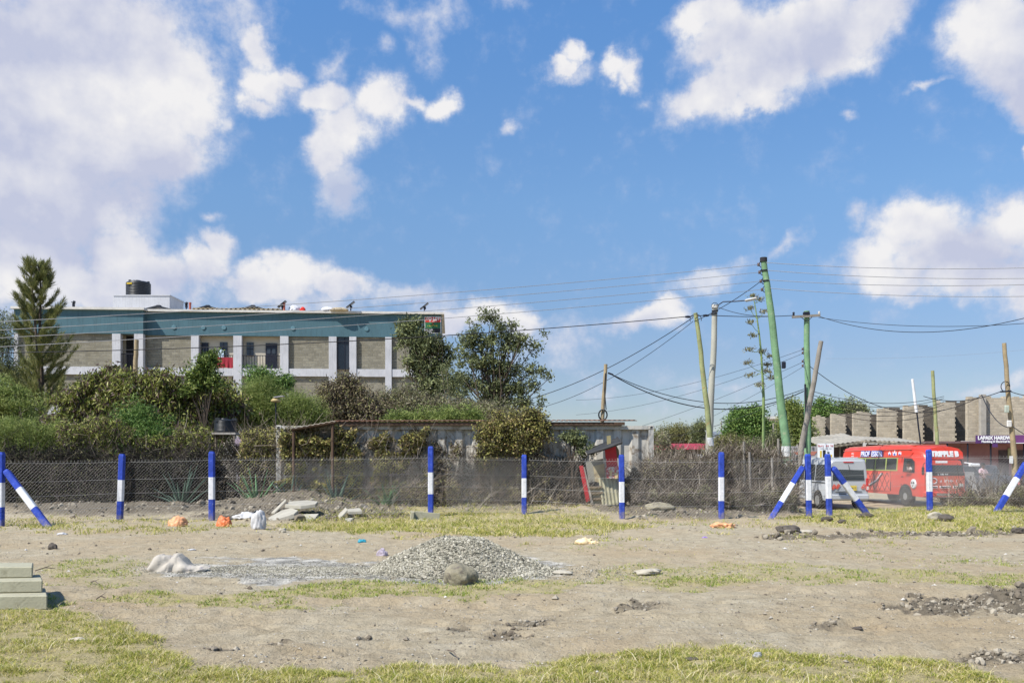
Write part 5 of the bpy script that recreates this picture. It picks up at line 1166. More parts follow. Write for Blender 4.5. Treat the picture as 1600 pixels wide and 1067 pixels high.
plant('leafy_shrub', 'fresh green shoot rising above the dull shrubs beside the red blanket', 'shrub', 316, 35.5, [(327, 560, 8, 11), (322, 575, 14, 11), (308, 590, 16, 11), (330, 592, 12, 12), (298, 605, 12, 10)], 110, 40, .13, .15, .06, L_HEDGE2, jit=.5, r0=.04, droop=.4)
plant('leafy_bush', 'low light green fern like bush in the middle of the shrub row', 'bush', 215, 33.5, [(215, 655, 30, 22), (235, 685, 40, 25), (200, 700, 40, 25)], 260, 60, .15, .15, .03, L_GREEN, up=.2, r0=.04)
plant('feathery_bush', 'soft feathery green bush below the apartment balconies', 'bush', 410, 39, [(400, 612, 26, 20), (425, 622, 30, 18), (395, 645, 34, 24), (440, 640, 34, 26), (470, 625, 24, 20), (485, 645, 26, 22), (415, 600, 14, 14)], 620, 75, .17, .19, .018, L_FEATH, up=.5, r0=.06, nl=40)
plant('leafy_bush', 'small leafy green bush against the balcony columns', 'bush', 415, 45, [(405, 590, 14, 12), (420, 600, 20, 12), (445, 600, 10, 12)], 120, 70, .17, .15, .05, L_GREEN, r0=.04)
plant('dry_shrub', 'half dead brown leaved shrub before the right end of the apartment block', 'shrub', 535, 41, [(515, 610, 18, 16), (540, 605, 22, 16), (560, 620, 26, 18), (525, 640, 32, 22), (575, 640, 30, 20), (540, 592, 12, 9)], 420, 44, .17, .16, .05, L_DRY, droop=.8, r0=.06, nl=30, bark=BARKP)
plant('dry_shrub', 'pale twiggy scrub between the brown shrub and the trees', 'shrub', 620, 42, [(605, 625, 24, 18), (630, 615, 22, 16), (650, 635, 36, 24), (600, 648, 40, 16), (690, 640, 34, 22)], 520, 46, .18, .13, .04, L_SCRUB, droop=.3, r0=.05, nl=60, bark=BARKP)
plant('dry_shrub', 'pale twiggy scrub under the round crowned tree', 'shrub', 740, 42, [(730, 640, 34, 20), (770, 645, 30, 16), (800, 650, 26, 12)], 300, 46, .18, .13, .04, L_SCRUB, droop=.3, r0=.05, nl=50, bark=BARKP)
plant('leafy_bush', 'low bright green growth showing above the container roof', 'bush', 700, 36, [(650, 655, 24, 8), (700, 653, 34, 9), (740, 650, 22, 10), (620, 657, 30, 7)], 190, 60, .12, .13, .03, L_FEATH, up=.4, r0=.03)
# --- the two taller trees
plant('leafy_tree', 'dark olive tree hiding the corner below the letting board', 'tree', 676, 52, [(634, 510, 12, 12), (650, 510, 12, 14), (662, 528, 12, 12), (640, 532, 18, 14), (664, 545, 28, 20), (652, 570, 22, 18), (692, 545, 12, 16), (686, 575, 18, 16), (672, 598, 28, 16), (705, 560, 6, 10), (665, 625, 34, 20), (700, 600, 14, 14)], 400, 34, .15, .22, .08, L_OLIVE, jit=.5, r0=.2, nl=60, shell=.6, droop=.1, up=.2)
plant('leafy_tree', 'taller round crowned tree with open branches right of the block', 'tree', 775, 50, [(768, 500, 16, 13), (745, 512, 16, 12), (790, 512, 18, 14), (808, 528, 14, 12), (735, 535, 18, 13), (762, 535, 22, 16), (795, 545, 22, 14), (832, 540, 13, 12), (725, 560, 14, 12), (752, 568, 22, 16), (785, 575, 24, 16), (818, 575, 16, 11), (843, 583, 13, 6), (832, 600, 13, 7), (740, 598, 20, 14), (775, 610, 24, 15), (808, 608, 16, 12), (820, 632, 20, 11), (845, 617, 8, 4), (755, 632, 24, 12), (722, 590, 9, 14), (835, 515, 7, 8), (790, 635, 20, 12)], 340, 38, .15, .21, .075, L_OLIVE, jit=.5, r0=.24, nl=100, shell=.6, topf=.85, droop=.1, up=.3)
plant('slender_tree', 'thin pale stemmed sapling between the two taller trees', 'tree', 712, 47, [(708, 600, 12, 14), (715, 620, 14, 14), (700, 575, 7, 10), (716, 640, 12, 10)], 90, 46, .17, .13, .04, L_OLIVE, r0=.05, nl=30, bark=BARKP)
plant('leafy_shrub', 'low yellow green shrub in front of the casuarina foot', 'shrub', 40, 35, [(20, 690, 50, 26), (75, 680, 40, 28), (100, 700, 30, 18)], 420, 46, .17, group='big leaved shrubs behind the fence', **H)
plant('leafy_shrub', 'low brown and green shrub hiding the foot of the taller ones', 'shrub', 260, 34.5, [(170, 690, 40, 22), (240, 700, 40, 16), (290, 690, 44, 24), (320, 700, 30, 16)], 520, 46, .17, group='big leaved shrubs behind the fence', **H)
# --- undergrowth tangle behind the wire
def tangle(name, label, cat, x0, x1, Y, ptop, nleaf, ntwig, m, L=.12, Wd=.035, pbot=795, dy=1.4, droop=.4, twm=None, group=None, tl=(.3, 1.1), gap=-.30):
    c = (x0+x1)/2; rt = empty(name, (X_(c, Y), Y, 0), 0, label, cat, group); px = rs.uniform(x0, x1, nleaf)
    top = np.interp(px, *ptop)+fbm(px*.06, px*0, 1, 3, int(x0) % 97)*22; u = rs.uniform(0, 1, nleaf); y = Y+rs.uniform(-dy, dy, nleaf)*(.4+.6*u)
    zt = EYE+(HZ-top)*Y/F; z = u**.85*zt; C = np.stack([(px-800)*y/F, y, z], 1); C += fbm(C[:, 0]*3, C[:, 2]*3, 1, 2, 7)[:, None]*np.array([.2, .3, .1])
    keep = fbm(C[:, 0]*2.2, C[:, 2]*2.2+C[:, 1], 1, 3, 19) > gap; C = C[keep]; n = len(C)
    D = unit(rs.normal(0, 1, (n, 3))+np.array([0, 0, -droop])); V, Fc = leaf_quads(C, D, L*rs.uniform(.5, 1.3, n), Wd*rs.uniform(.6, 1.2, n)); mesh_np('foliage', V, Fc, m, rt)
    px = rs.uniform(x0, x1, ntwig); y = Y+rs.uniform(-dy, dy, ntwig); top = np.interp(px, *ptop); zt = EYE+(HZ-top)*Y/F; z = rs.uniform(0, 1, ntwig)*zt*.95
    A = np.stack([(px-800)*y/F, y, z], 1); D = unit(rs.normal(0, 1, (ntwig, 3))*np.array([.8, .5, .7])+np.array([0, 0, .5])); ln = rs.uniform(*tl, ntwig)
    B = A+D*ln[:, None]; Mi = (A+B)/2+rs.normal(0, .07, (ntwig, 3)); r = rs.uniform(.004, .011, ntwig)[:, None]; S = unit(np.cross(D, np.tile([0, 1., 0], (ntwig, 1)))); T = np.cross(D, S)
    rings = [np.stack([Q+S*r*k, Q+(-.5*S+.87*T)*r*k, Q+(-.5*S-.87*T)*r*k], 1) for Q, k in ((A, 1), (Mi, .8), (B, .4))]
    V = np.stack(rings, 1).reshape(-1, 3); b = (np.arange(ntwig)*9)[:, None]
    q = [[i*3+k, i*3+(k+1) % 3, i*3+3+(k+1) % 3, i*3+3+k] for i in (0, 1) for k in range(3)]
    Fc = np.concatenate([b+np.array(f) for f in q], 0); mesh_np('twigs', V, Fc, twm or TWIG, rt)
    return rt
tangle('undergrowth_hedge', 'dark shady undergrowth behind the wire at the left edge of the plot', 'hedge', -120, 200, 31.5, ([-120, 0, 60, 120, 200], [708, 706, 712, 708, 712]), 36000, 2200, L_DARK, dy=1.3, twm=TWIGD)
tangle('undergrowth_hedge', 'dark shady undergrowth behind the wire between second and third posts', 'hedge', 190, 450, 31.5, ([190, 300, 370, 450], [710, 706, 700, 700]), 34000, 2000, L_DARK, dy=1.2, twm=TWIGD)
tangle('undergrowth_hedge', 'brownish creeper covered hedge joining the left end of the container', 'hedge', 375, 500, 31, ([375, 400, 440, 500], [668, 662, 668, 676]), 20000, 900, L_VINE, L=.10, Wd=.05)
tangle('feathery_hedge', 'tall grassy green hedge below the casuarina', 'hedge', -60, 110, 34.5, ([-60, 0, 60, 110], [655, 650, 655, 662]), 42000, 300, L_FEATH, L=.2, Wd=.022, droop=-.5)
tangle('feathery_hedge', 'yellow green twiggy hedge at the foot of the big leaved shrubs', 'hedge', 90, 330, 33.5, ([90, 150, 220, 330], [668, 660, 672, 674]), 52000, 900, L_HEDGE, L=.15, Wd=.045, droop=.9)
# --- creepers over the container
tangle('creeper_mat', 'thick mat of yellowing creeper over the left half of the container', 'creeper', 440, 668, 29.6, ([440, 470, 520, 600, 668], [668, 674, 676, 680, 680]), 68000, 1100, L_VINE, L=.10, Wd=.06, dy=.32, droop=.7, gap=-.16)
tangle('creeper_mat', 'dead grey brown creeper hanging down the ribs right of the yellowing mat', 'creeper', 655, 770, 29.7, ([655, 700, 770], [684, 690, 692]), 8000, 500, L_DRY, L=.10, Wd=.05, dy=.2, gap=.06, droop=.7)
plant('creeper_clump', 'round clump of yellow creeper spilling over the container roof', 'creeper', 800, 29.5, [(790, 665, 34, 16), (825, 655, 22, 12), (770, 680, 26, 16), (815, 690, 26, 22), (765, 705, 16, 16), (845, 672, 14, 12)], 300, 60, .10, .085, .05, L_VINE, droop=.5, r0=.04, nl=40, depth=.35)
tangle('creeper_mat', 'dark tangled creeper curtain under the yellow clump', 'creeper', 740, 865, 29.6, ([740, 800, 865], [705, 698, 712]), 12000, 700, L_DRY, L=.10, Wd=.05, dy=.22, gap=-.02, droop=.8, twm=TWIGD)
plant('creeper_clump', 'small dark green creeper clump high on the bare ribs', 'creeper', 895, 29.4, [(905, 688, 12, 9), (890, 683, 10, 6), (912, 700, 8, 9)], 42, 60, .07, .08, .05, L_OLIVE, droop=.8, r0=.02, nl=14, depth=.4)
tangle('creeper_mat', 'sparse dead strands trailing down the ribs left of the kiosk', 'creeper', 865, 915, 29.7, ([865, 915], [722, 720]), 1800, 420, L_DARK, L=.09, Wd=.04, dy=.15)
tangle('low_brush', 'low dusty brush along the foot of the container', 'brush', 560, 925, 28.6, ([560, 640, 740, 800, 925], [748, 750, 758, 768, 774]), 13000, 600, L_DRY, L=.10, Wd=.035, dy=.6, gap=.0, pbot=795)
# --- agaves behind the wire
L_AGAVE = mat('agave_leaf', (.07, .12, .085), .6, var=.25, vscale=3)
def agave(px, Y, h, label, n=22, mat_=None):
    rt = tag(_agave_mesh(px, Y, h, n, mat_ or L_AGAVE), label, 'agave', 'agaves behind the wire fence'); return rt
def _agave_mesh(px, Y, h, n, m):
    b = MB(); c = Vector((X_(px, Y), Y, 0))
    for i in range(n):
        a = i*2.4; t = random.uniform(.15, 1.1); d = Vector((cos(a)*sin(t), sin(a)*sin(t), cos(t))); s = d.cross(Vector((0, 0, 1))).normalized(); L_ = h*random.uniform(.7, 1.05); nn = s.cross(d)
        prev = []
        for u, w in ((0, .05), (.3, .06), (.6, .045), (.85, .025), (1, .003)):
            q = c+d*L_*u-Vector((0, 0, .25*u*u*sin(t)*h)); prev += [q-s*w+nn*.012*(u < .9), q-nn*.012, q+s*w+nn*.012*(u < .9)]
        b.add(prev, [(3*i_+k, 3*i_+k+1, 3*i_+k+4, 3*i_+k+3) for i_ in range(4) for k in range(2)]+[(3*i_+2, 3*i_, 3*i_+3, 3*i_+5) for i_ in range(4)], 0, True)
    return b.build('agave', m, None, tuple(c), fix=False)
agave(403, 29.3, 1.5, 'bright green agave behind the wire right of the third post', mat_=mat('agave_green', (.10, .22, .09), .6, var=.25))
agave(285, 29.6, 1.7, 'large grey agave behind the wire left of the third post')
agave(527, 29.0, 1.55, 'bluish agave behind the wire left of the fourth post')
agave(605, 28.8, 1.2, 'small green agave near the fourth post', mat_=MATS['agave_green'])
agave(455, 29.4, 1.3, 'grey agave behind the broken slabs')
# --- dry brush hedge on the right
tangle('brush_hedge', 'tangled dry brown brush hedge right of the container', 'hedge', 975, 1110, 29.6, ([975, 1010, 1040, 1060, 1110], [760, 722, 712, 716, 714]), 15000, 4500, L_DRY, L=.085, Wd=.026, dy=1.0, tl=(.2, .8))
tangle('brush_hedge', 'tangled dry brown brush hedge between the leaning poles', 'hedge', 1100, 1245, 30.4, ([1100, 1130, 1180, 1245], [706, 700, 698, 716]), 15000, 5000, L_DRY, L=.085, Wd=.026, dy=1.0, tl=(.2, .8))
tangle('low_brush', 'low grey green weeds at the foot of the dry brush hedge', 'brush', 985, 1245, 28.2, ([985, 1100, 1245], [772, 768, 765]), 12000, 1500, L_SCRUB, L=.08, Wd=.025, dy=.5)
tangle('leafy_bush', 'olive bush standing behind the right end of the container', 'bush', 1022, 1066, 33.5, ([1022, 1040, 1066], [690, 684, 700]), 8000, 500, L_SCRUB, L=.1, Wd=.04, dy=.8)
tangle('low_brush', 'dusty weeds behind the wire below the red bus', 'brush', 1480, 1660, 29.5, ([1480, 1530, 1600, 1660], [778, 768, 766, 764]), 9000, 900, L_SCRUB, L=.09, Wd=.02, dy=.9, droop=-.6)
# rough fence stakes in the brush
for i, (px, t_, Y, lb) in enumerate(((1163, 690, 29.6, 'split grey stake in the brush left of the agave stalk'), (1172, 706, 29.4, 'short grey stake just right of the leaning agave stalk foot'), (1217, 685, 30, 'dark stump like stake beside the tall green pole'), (1207, 715, 29.3, 'pale thin stake between agave stalk and green pole'), (1246, 712, 31, 'grey stake between the green pole and the van'))):
    b = MB(); b.tube([P(px+1, 785, Y), P(px, (785+t_)/2, Y), P(px-1, t_, Y)], [.05, .045, .04], 7); tag(b.build('stake', GREYT, None, tuple(P(px, 785, Y))), lb, 'stake', 'stakes in the dry brush')
# --- agave flower stalk
def stalk():
    Y = 36.; rt = empty('agave_stalk', (X_(1194, Y), Y, 0), 0, 'tall thin agave flower stalk with tufted side branches', 'agave')
    sp = [(1194, 790), (1193, 678), (1193, 619), (1191, 582), (1189, 549), (1186, 520), (1183, 498), (1179, 473), (1176, 464)]; pts = [P(x, y, Y) for x, y in sp]
    b = MB(); b.tube(pts, [.07, .06, .055, .045, .04, .032, .026, .018, .012], 7); b.build('stem', mat('stalk_green', (.20, .28, .10), .8, var=.2), rt)
    for (x, y) in ((1176, 464), (1187, 469), (1172, 483), (1173, 504), (1177, 525), (1170, 547), (1192, 550), (1168, 568), (1172, 587), (1199, 571), (1200, 581), (1206, 591), (1204, 558), (1187, 602), (1194, 488)):
        c = P(x, y, Y+random.uniform(-.3, .3)); k = min(pts[1:], key=lambda q: abs(q.z-(c.z-.15))); b = MB(); b.tube([k, k.lerp(c, .5)-Vector((0, 0, .05)), c], [.014, .011, .008], 4); br = b.build('branch', MATS['stalk_green'], rt)
        n = 75; C = np.array(c)[None]+rs.normal(0, 1, (n, 3))*np.array([.085, .07, .04]); D = unit(rs.normal(0, .6, (n, 3))+np.array([0, 0, .8])); V, Fc = leaf_quads(C, D, .12, .034); mesh_np('flower_tuft', V, Fc, L_SCRUB, br)
stalk()
# --- far trees on the right
plant('distant_tree', 'yellowish flat topped acacia beyond the container', 'tree', 1052, 74, [(1045, 682, 22, 9), (1065, 680, 20, 9), (1030, 692, 16, 8), (1078, 690, 14, 8)], 260, 60, .28, .22, .05, L_YEL, r0=.16)
plant('distant_conifer', 'small dark pointed conifer left of the concrete lamp pole', 'tree', 1092, 72, [(1092, 660, 2.5, 7), (1092, 670, 5, 7), (1092, 681, 8, 8), (1092, 692, 10, 8)], 130, 60, .16, .2, .04, L_OLIVE, r0=.1, up=.3)
plant('distant_tree', 'rounded green tree left of the cream house', 'tree', 1168, 72, [(1155, 655, 13, 11), (1175, 652, 14, 12), (1188, 668, 10, 14), (1150, 675, 14, 14), (1170, 680, 22, 16), (1185, 692, 14, 10)], 420, 70, .26, .22, .09, L_GREEN, r0=.2, nl=40)
plant('distant_tree', 'green tree with pale blossom behind the tall green pole', 'tree', 1247, 64, [(1240, 650, 14, 14), (1232, 668, 12, 14), (1250, 668, 14, 18), (1228, 690, 14, 12), (1255, 690, 14, 14), (1236, 635, 8, 7)], 420, 64, .24, .18, .07, L_FEATH, r0=.2, nl=40)
plant('distant_tree', 'dark green round crown just right of the crossarm pole', 'tree', 1283, 118, [(1282, 640, 9, 13), (1275, 655, 9, 10)], 120, 60, .4, .34, .13, L_GREEN, r0=.25)
plant('distant_tree', 'small round crown above the left end of the stone building', 'tree', 1306, 125, [(1306, 642, 8, 7), (1306, 652, 9, 6)], 90, 60, .4, .34, .13, L_GREEN, r0=.25)
plant('distant_tree', 'middle of three small crowns above the stone building', 'tree', 1324, 125, [(1324, 640, 8, 7), (1325, 650, 9, 6)], 90, 60, .4, .34, .13, L_OLIVE, r0=.25)
plant('distant_tree', 'rightmost and dullest small crown above the stone building', 'tree', 1340, 128, [(1340, 642, 7, 6), (1340, 650, 8, 5)], 70, 60, .4, .3, .12, L_OLIVE, r0=.25)
plant('distant_bush', 'low yellow green bushes under the slate roofed house', 'bush', 1142, 60, [(1135, 695, 16, 9), (1155, 697, 14, 8), (1120, 702, 14, 7)], 180, 60, .2, .18, .05, L_YEL, r0=.05)
plant('distant_bush', 'dense olive bushes beyond the brush near the cream house', 'bush', 1205, 55, [(1195, 700, 18, 12), (1212, 694, 12, 12), (1180, 704, 16, 10)], 220, 60, .2, .16, .05, L_OLIVE, r0=.05)
tangle('far_thicket', 'far dusty thicket closing the view at the right edge', 'thicket', 980, 1700, 90, ([980, 1700], [712, 712]), 16000, 10, L_YEL, L=.4, Wd=.15, dy=3)
tangle('far_thicket', 'far dusty thicket behind the apartment block and trees', 'thicket', -120, 990, 92, ([-120, 990], [690, 700]), 22000, 10, L_OLIVE, L=.45, Wd=.2, dy=3)
# ================================================================ vehicles
def carpaint(name, col, rough=.35): return mat(name, col, rough, metal=.0, var=.06, vscale=.8, spec=.5, col2=tuple(c*.6+.10 for c in col), c2=(.55, .75))
SILVER = carpaint('silver_paint', (.42, .435, .45)); BUSRED = carpaint('bus_red', (.66, .06, .035)); TYRE = mat('tyre', (.035, .033, .03), .9, var=.3, vscale=8, col2=(.16, .14, .11), c2=(.5, .7)); RIM = mat('steel_rim', (.45, .45, .44), .4, metal=.5)
WIN = mat('tinted_glass', (.022, .028, .03), .08, var=.4, vscale=1.2, spec=.6); TRIM = mat('black_trim', (.02, .02, .02), .6); DUSTY = mat('dusty_red_roof', (.46, .17, .13), .8, var=.12, vscale=1.5)
def ring_box(y, hw, zb, hwb, zw, hwt, zt, rr=.12):
    """closed section: hw at waist height zw, hwb at sill, hwt under the roof"""
    R_ = [(hwb, zb), (hw, zb+.22), (hw, zw), (hwt, zt-rr), (hwt-rr*.35, zt-rr*.3), (hwt-rr*1.3, zt)]
    return [(x, y, z) for x, z in R_]+[(-x, y, z) for x, z in R_[::-1]]
def wheel(parent, x, y, r, w, side):
    m = MB(True); m.lathe((x, y, r), [(r*.62, -w/2), (r*.93, -w/2), (r, -w*.32), (r, w*.32), (r*.93, w/2), (r*.62, w/2)], 28, 'X'); t = m.build('wheel', TYRE, parent)
    m = MB(True); xo = x+side*w*.38; m.lathe((xo, y, r), [(r*.62, -.03), (r*.62, .03), (r*.5, .02), (r*.2, .045), (r*.05, .05)], 24, 'X'); m.build('rim', RIM, t)
    for k in range(6): 
        a = k*pi/3; 
    return t
def arch(parent, x, y, r, side, th=.012):
    m = MB(True); n = 14; o = [(y+cos(pi*k/n)*r, r*.86+sin(pi*k/n)*r) for k in range(n+1)]; o = [(y+r, .3)]+o+[(y-r, .3)]
    m.prism(o, x, x+side*th, 'X'); return m.build('wheel_arch', TRIM, parent)
def panel_side(parent, name, poly, x, side, th, m, tilt=0, zref=0):
    """flat panel on a vehicle side; tilt leans it inwards above zref"""
    b = MB(True); n = len(poly); f = lambda y, z, d: (x+side*d-side*max(0, z-zref)*tilt, y, z)
    vs = [f(y, z, 0) for y, z in poly]+[f(y, z, th) for y, z in poly]
    b.add(vs, [tuple(range(n)), tuple(range(n, 2*n))[::-1]]+[(i, (i+1) % n, (i+1) % n+n, i+n) for i in range(n)]); return b.build(name, m, parent)
def van():
    Y = 37.3; rt = empty('passenger_van', (X_(1326, Y), Y, gz(X_(1331, Y), Y)+.02), R(5), 'dusty silver passenger van seen from behind beside the red bus', 'van')
    S = [(0.02, .80, .42, .78, 1.08, .70, 1.93), (.10, .85, .36, .82, 1.08, .745, 2.04), (1.5, .86, .34, .84, 1.08, .76, 2.07), (3.2, .86, .34, .84, 1.08, .76, 2.04), (3.75, .85, .34, .83, 1.08, .73, 1.93), (4.25, .83, .34, .82, 1.05, .70, 1.45), (4.55, .78, .36, .78, .98, .66, 1.12), (4.68, .70, .42, .70, .8, .6, .98)]
    m = MB(True); m.loft([ring_box(*s) for s in S], smooth=True); b = m.build('body', SILVER, rt); b.modifiers.new('es', 'EDGE_SPLIT').split_angle = R(38)
    m = MB(True); 
    for y0, y1, z in ((.15, 3.5, 2.075),): m.bb((-.55, .3, 2.05), (-.5, 3.3, 2.10)); m.bb((.5, .3, 2.05), (.55, 3.3, 2.10))
    m.build('roof_rail', SILVER, rt)
    for s_ in (-1, 1):
        for y0, y1 in ((.22, 1.28), (1.36, 2.38), (2.46, 3.35)):
            panel_side(rt, 'side_window', [(y0, 1.16), (y1, 1.16), (y1, 1.80), (y0+.06, 1.82), (y0, 1.72)], s_*.858, s_, .012, WIN, .118, 1.08)
        panel_side(rt, 'cab_window', [(3.45, 1.16), (4.22, 1.14), (3.95, 1.62), (3.72, 1.76), (3.45, 1.78)], s_*.856, s_, .012, WIN, .12, 1.08)
        panel_side(rt, 'door_seam', [(3.39, .45), (3.41, .45), (3.41, 1.85), (3.39, 1.85)], s_*.862, s_, .006, TRIM, .1, 1.08); panel_side(rt, 'slide_rail', [(.2, 1.06), (2.4, 1.06), (2.4, 1.09), (.2, 1.09)], s_*.862, s_, .012, TRIM)
        for y in (.95, 3.85): arch(rt, s_*.862, y, .42, s_); wheel(rt, s_*.80, y, .34, .20, s_)
        m = MB(True); m.box((s_*.98, 3.75, 1.2), (.1, .14, .24), bev=.03); m.build('mirror', TRIM, rt)
        m = MB(True); m.box((s_*.775, .0, 1.0), (.10, .07, .52), bev=.02, mi=0); m.box((s_*.775, -.036, .86), (.085, .012, .14), mi=1); m.build('tail_light', [mat('lamp_red', (.45, .02, .02), .25), mat('lamp_white', (.6, .55, .5), .3)], rt)
    # rear
    m = MB(True); m.add([(-.66, .018, 1.17), (.66, .018, 1.17), (.62, .045, 1.76), (.55, .05, 1.83), (-.55, .05, 1.83), (-.62, .045, 1.76), (-.66, .0, 1.17), (.66, .0, 1.17), (.62, .027, 1.76), (.55, .032, 1.83), (-.55, .032, 1.83), (-.62, .027, 1.76)], [(0, 1, 2, 3, 4, 5), (6, 7, 8, 9, 10, 11)]+[(i, (i+1) % 6, (i+1) % 6+6, i+6) for i in range(6)]); m.build('rear_window', WIN, rt)
    m = MB(True); m.box((0, .0, .50), (1.66, .16, .22), bev=.04); m.build('rear_bumper', SILVER, rt)
    m = MB(True); m.box((0, .0, .72), (1.1, .02, .02)); m.box((-.25, -.005, .62), (.3, .03, .06)); m.build('step_recess', TRIM, rt)
    m = MB(True); m.box((.12, -.0, .86), (.42, .02, .2)); pl_ = m.build('number_plate', mat('plate_yellow', (.62, .46, .04), .5), rt)
    blur_row(6, .12, TRIM, pl_, FRONT(.12, -.012, .86), seed=7, sx=.75)
    for a, c in ((-.62, 1), (-.45, 0), (.62, 0), (.78, 1)):
        m = MB(True); m.box((a, -.005, .92-.02*c), (.12, .012, .22), Matrix.Rotation(R(35), 3, 'Y'), bev=.004); m.build('reflector_sticker', mat('sticker_red', (.55, .06, .04), .6, col2=(.6, .4, .3), c2=(.55, .6), vscale=20), rt)
    m = MB(True); m.box((0, .02, 1.9), (.42, .05, .05), bev=.01); m.build('brake_light', mat('lamp_red', (.45, .02, .02), .25), rt)
    m = MB(True); m.tube([(-.02, -.02, 1.8), (.05, -.06, 1.45)], .012, 4); m.build('wiper', TRIM, rt)
van()
SIDE_T = lambda x, y, z: Matrix.Translation((x, y, z)) @ Matrix(((0, 0, 1, 0), (1, 0, 0, 0), (0, 1, 0, 0), (0, 0, 0, 1)))
FR_T = lambda x, y, z: Matrix.Translation((x, y, z)) @ Matrix(((-1, 0, 0, 0), (0, 0, 1, 0), (0, 1, 0, 0), (0, 0, 0, 1)))
def bus():
    Y = 39.6; X = X_(1476, Y); rt = empty('minibus', (X, Y, gz(X, Y)+.02), R(180+8), 'bright red decorated minibus driving through dust with big lettering', 'bus')
    S = [(-7.1, .98, .55, .96, 1.5, .88, 2.45, .16), (-6.9, 1.02, .5, 1.0, 1.5, .93, 2.62, .18), (-3, 1.04, .48, 1.02, 1.5, .95, 2.68, .2), (-1.4, 1.04, .48, 1.02, 1.5, .95, 2.68, .2), (-.75, 1.04, .46, 1.02, 1.5, .95, 2.60, .22), (-.28, 1.02, .44, 1.0, 1.45, .90, 2.42, .24), (-.06, .98, .42, .97, 1.4, .82, 2.18, .2), (0, .92, .5, .92, 1.3, .80, 1.95, .15)]
    m = MB(True); m.loft([ring_box(*s) for s in S], smooth=True); b = m.build('body', BUSRED, rt); b.modifiers.new('es', 'EDGE_SPLIT').split_angle = R(40)
    m = MB(True); m.loft([[(x, y, z) for x, z in ((-.75, zt), (-.72, zt+.05), (.72, zt+.05), (.75, zt))] for y, zt in ((-6.8, 2.60), (-3, 2.67), (-1.0, 2.645))]); m.build('roof_skin', DUSTY, rt)
    s_ = 1
    for s_ in (1, -1):
        wx = s_*1.042; T = .09
        for i in range(5):
            y0 = -6.5+i*.92; panel_side(rt, 'side_window', [(y0, 1.58), (y0+.84, 1.58), (y0+.84, 2.08), (y0, 2.08)], wx, s_, .012, WIN, T, 1.5)
        ly = mat('lime_trim', (.35, .42, .12), .5)
        f = panel_side(rt, 'window_frame', [(-6.6, 1.53), (-1.9, 1.53), (-1.9, 1.575), (-6.6, 1.575)], wx, s_, .022, ly, T, 1.5); panel_side(rt, 'window_frame', [(-6.6, 2.085), (-1.9, 2.085), (-1.9, 2.12), (-6.6, 2.12)], wx, s_, .022, ly, T, 1.5)
        for i in range(6): y0 = -6.6+i*.92; panel_side(rt, 'window_post', [(y0+.02, 1.576), (y0+.08, 1.576), (y0+.08, 2.084), (y0+.02, 2.084)], wx, s_, .02, ly, T, 1.5)
        # cab door and its window
        panel_side(rt, 'cab_window', [(-1.45, 1.50), (-.55, 1.46), (-.62, 1.95), (-.85, 2.08), (-1.45, 2.10)], wx, s_, .012, WIN, T, 1.5)
        panel_side(rt, 'door_seam', [(-1.62, .7), (-1.58, .7), (-1.58, 2.15), (-1.62, 2.15)], wx+s_*.001, s_, .008, TRIM, T, 1.5)
        # lower quilted panel, piping
        q = panel_side(rt, 'quilted_panel', [(-6.7, .62), (-2.55, .62), (-2.3, 1.46), (-6.7, 1.46)], wx, s_, .02, mat('quilt_red', (.74, .11, .07), .4, var=.08), 0)
        L_ = MB(True)
        for k in range(-3, 12):
            for sg in (1, -1):
                y0 = -6.7+k*.42; a = [y0, .64]; bz = [y0+.6*sg if sg > 0 else y0-.6, 1.44]
                ya, yb = y0, y0+sg*.62
                lo, hi = -6.68, -2.55
                za, zb = .64, 1.44
                def clip(ya, za, yb, zb, lim, keep_less):
                    t = (lim-ya)/(yb-ya); return lim, za+(zb-za)*t
                if max(ya, yb) < lo or min(ya, yb) > hi: continue
                if ya < lo: ya, za = clip(ya, za, yb, zb, lo, 0)
                if yb < lo: yb, zb = clip(yb, zb, ya, za, lo, 0)
                if ya > hi: ya, za = clip(ya, za, yb, zb, hi, 0)
                if yb > hi: yb, zb = clip(yb, zb, ya, za, hi, 0)
                L_.tube([(wx+s_*.024, ya, za), (wx+s_*.024, yb, zb)], .017, 4)
        L_.build('stitching', mat('stitch_dark', (.10, .015, .012), .6), q)
        for c_, off, mm in ((LETW, 0, 0), (TRIM, .16, 1)):
            pts = [(-6.62+off, 1.45), (-6.35+off, 1.05), (-5.85+off, .78), (-5.2+off, .70), (-4.4+off, .80), (-3.7+off, 1.05), (-3.2+off, 1.42)]
            sw = MB(True)
            for k in range(6):
                (y0, z0), (y1, z1) = pts[k], pts[k+1]; w = .06*(1-abs(k-2)/6); 
                sw.add([(wx+s_*(.03+.004*mm), y0, z0-w), (wx+s_*(.03+.004*mm), y1, z1-w), (wx+s_*(.03+.004*mm), y1, z1+w), (wx+s_*(.03+.004*mm), y0, z0+w), (wx+s_*.02, y0, z0-w), (wx+s_*.02, y1, z1-w), (wx+s_*.02, y1, z1+w), (wx+s_*.02, y0, z0+w)], [(0, 1, 2, 3), (4, 5, 6, 7), (0, 1, 5, 4), (3, 2, 6, 7)])
            sw.build('swoosh', c_, rt, fix=True)
        # lettering band
        bd = panel_side(rt, 'letter_band', [(-6.75, 2.14), (-1.0, 2.14), (-.75, 2.34), (-1.1, 2.44), (-6.75, 2.44)], wx, s_, .012, BUSRED, T, 1.5)
        panel_side(rt, 'dark_band_field', [(-5.2, 2.16), (-3.15, 2.16), (-3.15, 2.43), (-5.2, 2.43)], wx, s_, .016, mat('band_dark', (.10, .05, .07), .5), T, 1.5)
        for y in (-5.55, -1.25): arch(rt, wx, y, .52, s_); wheel(rt, s_*.93, y, .42, .26, s_)
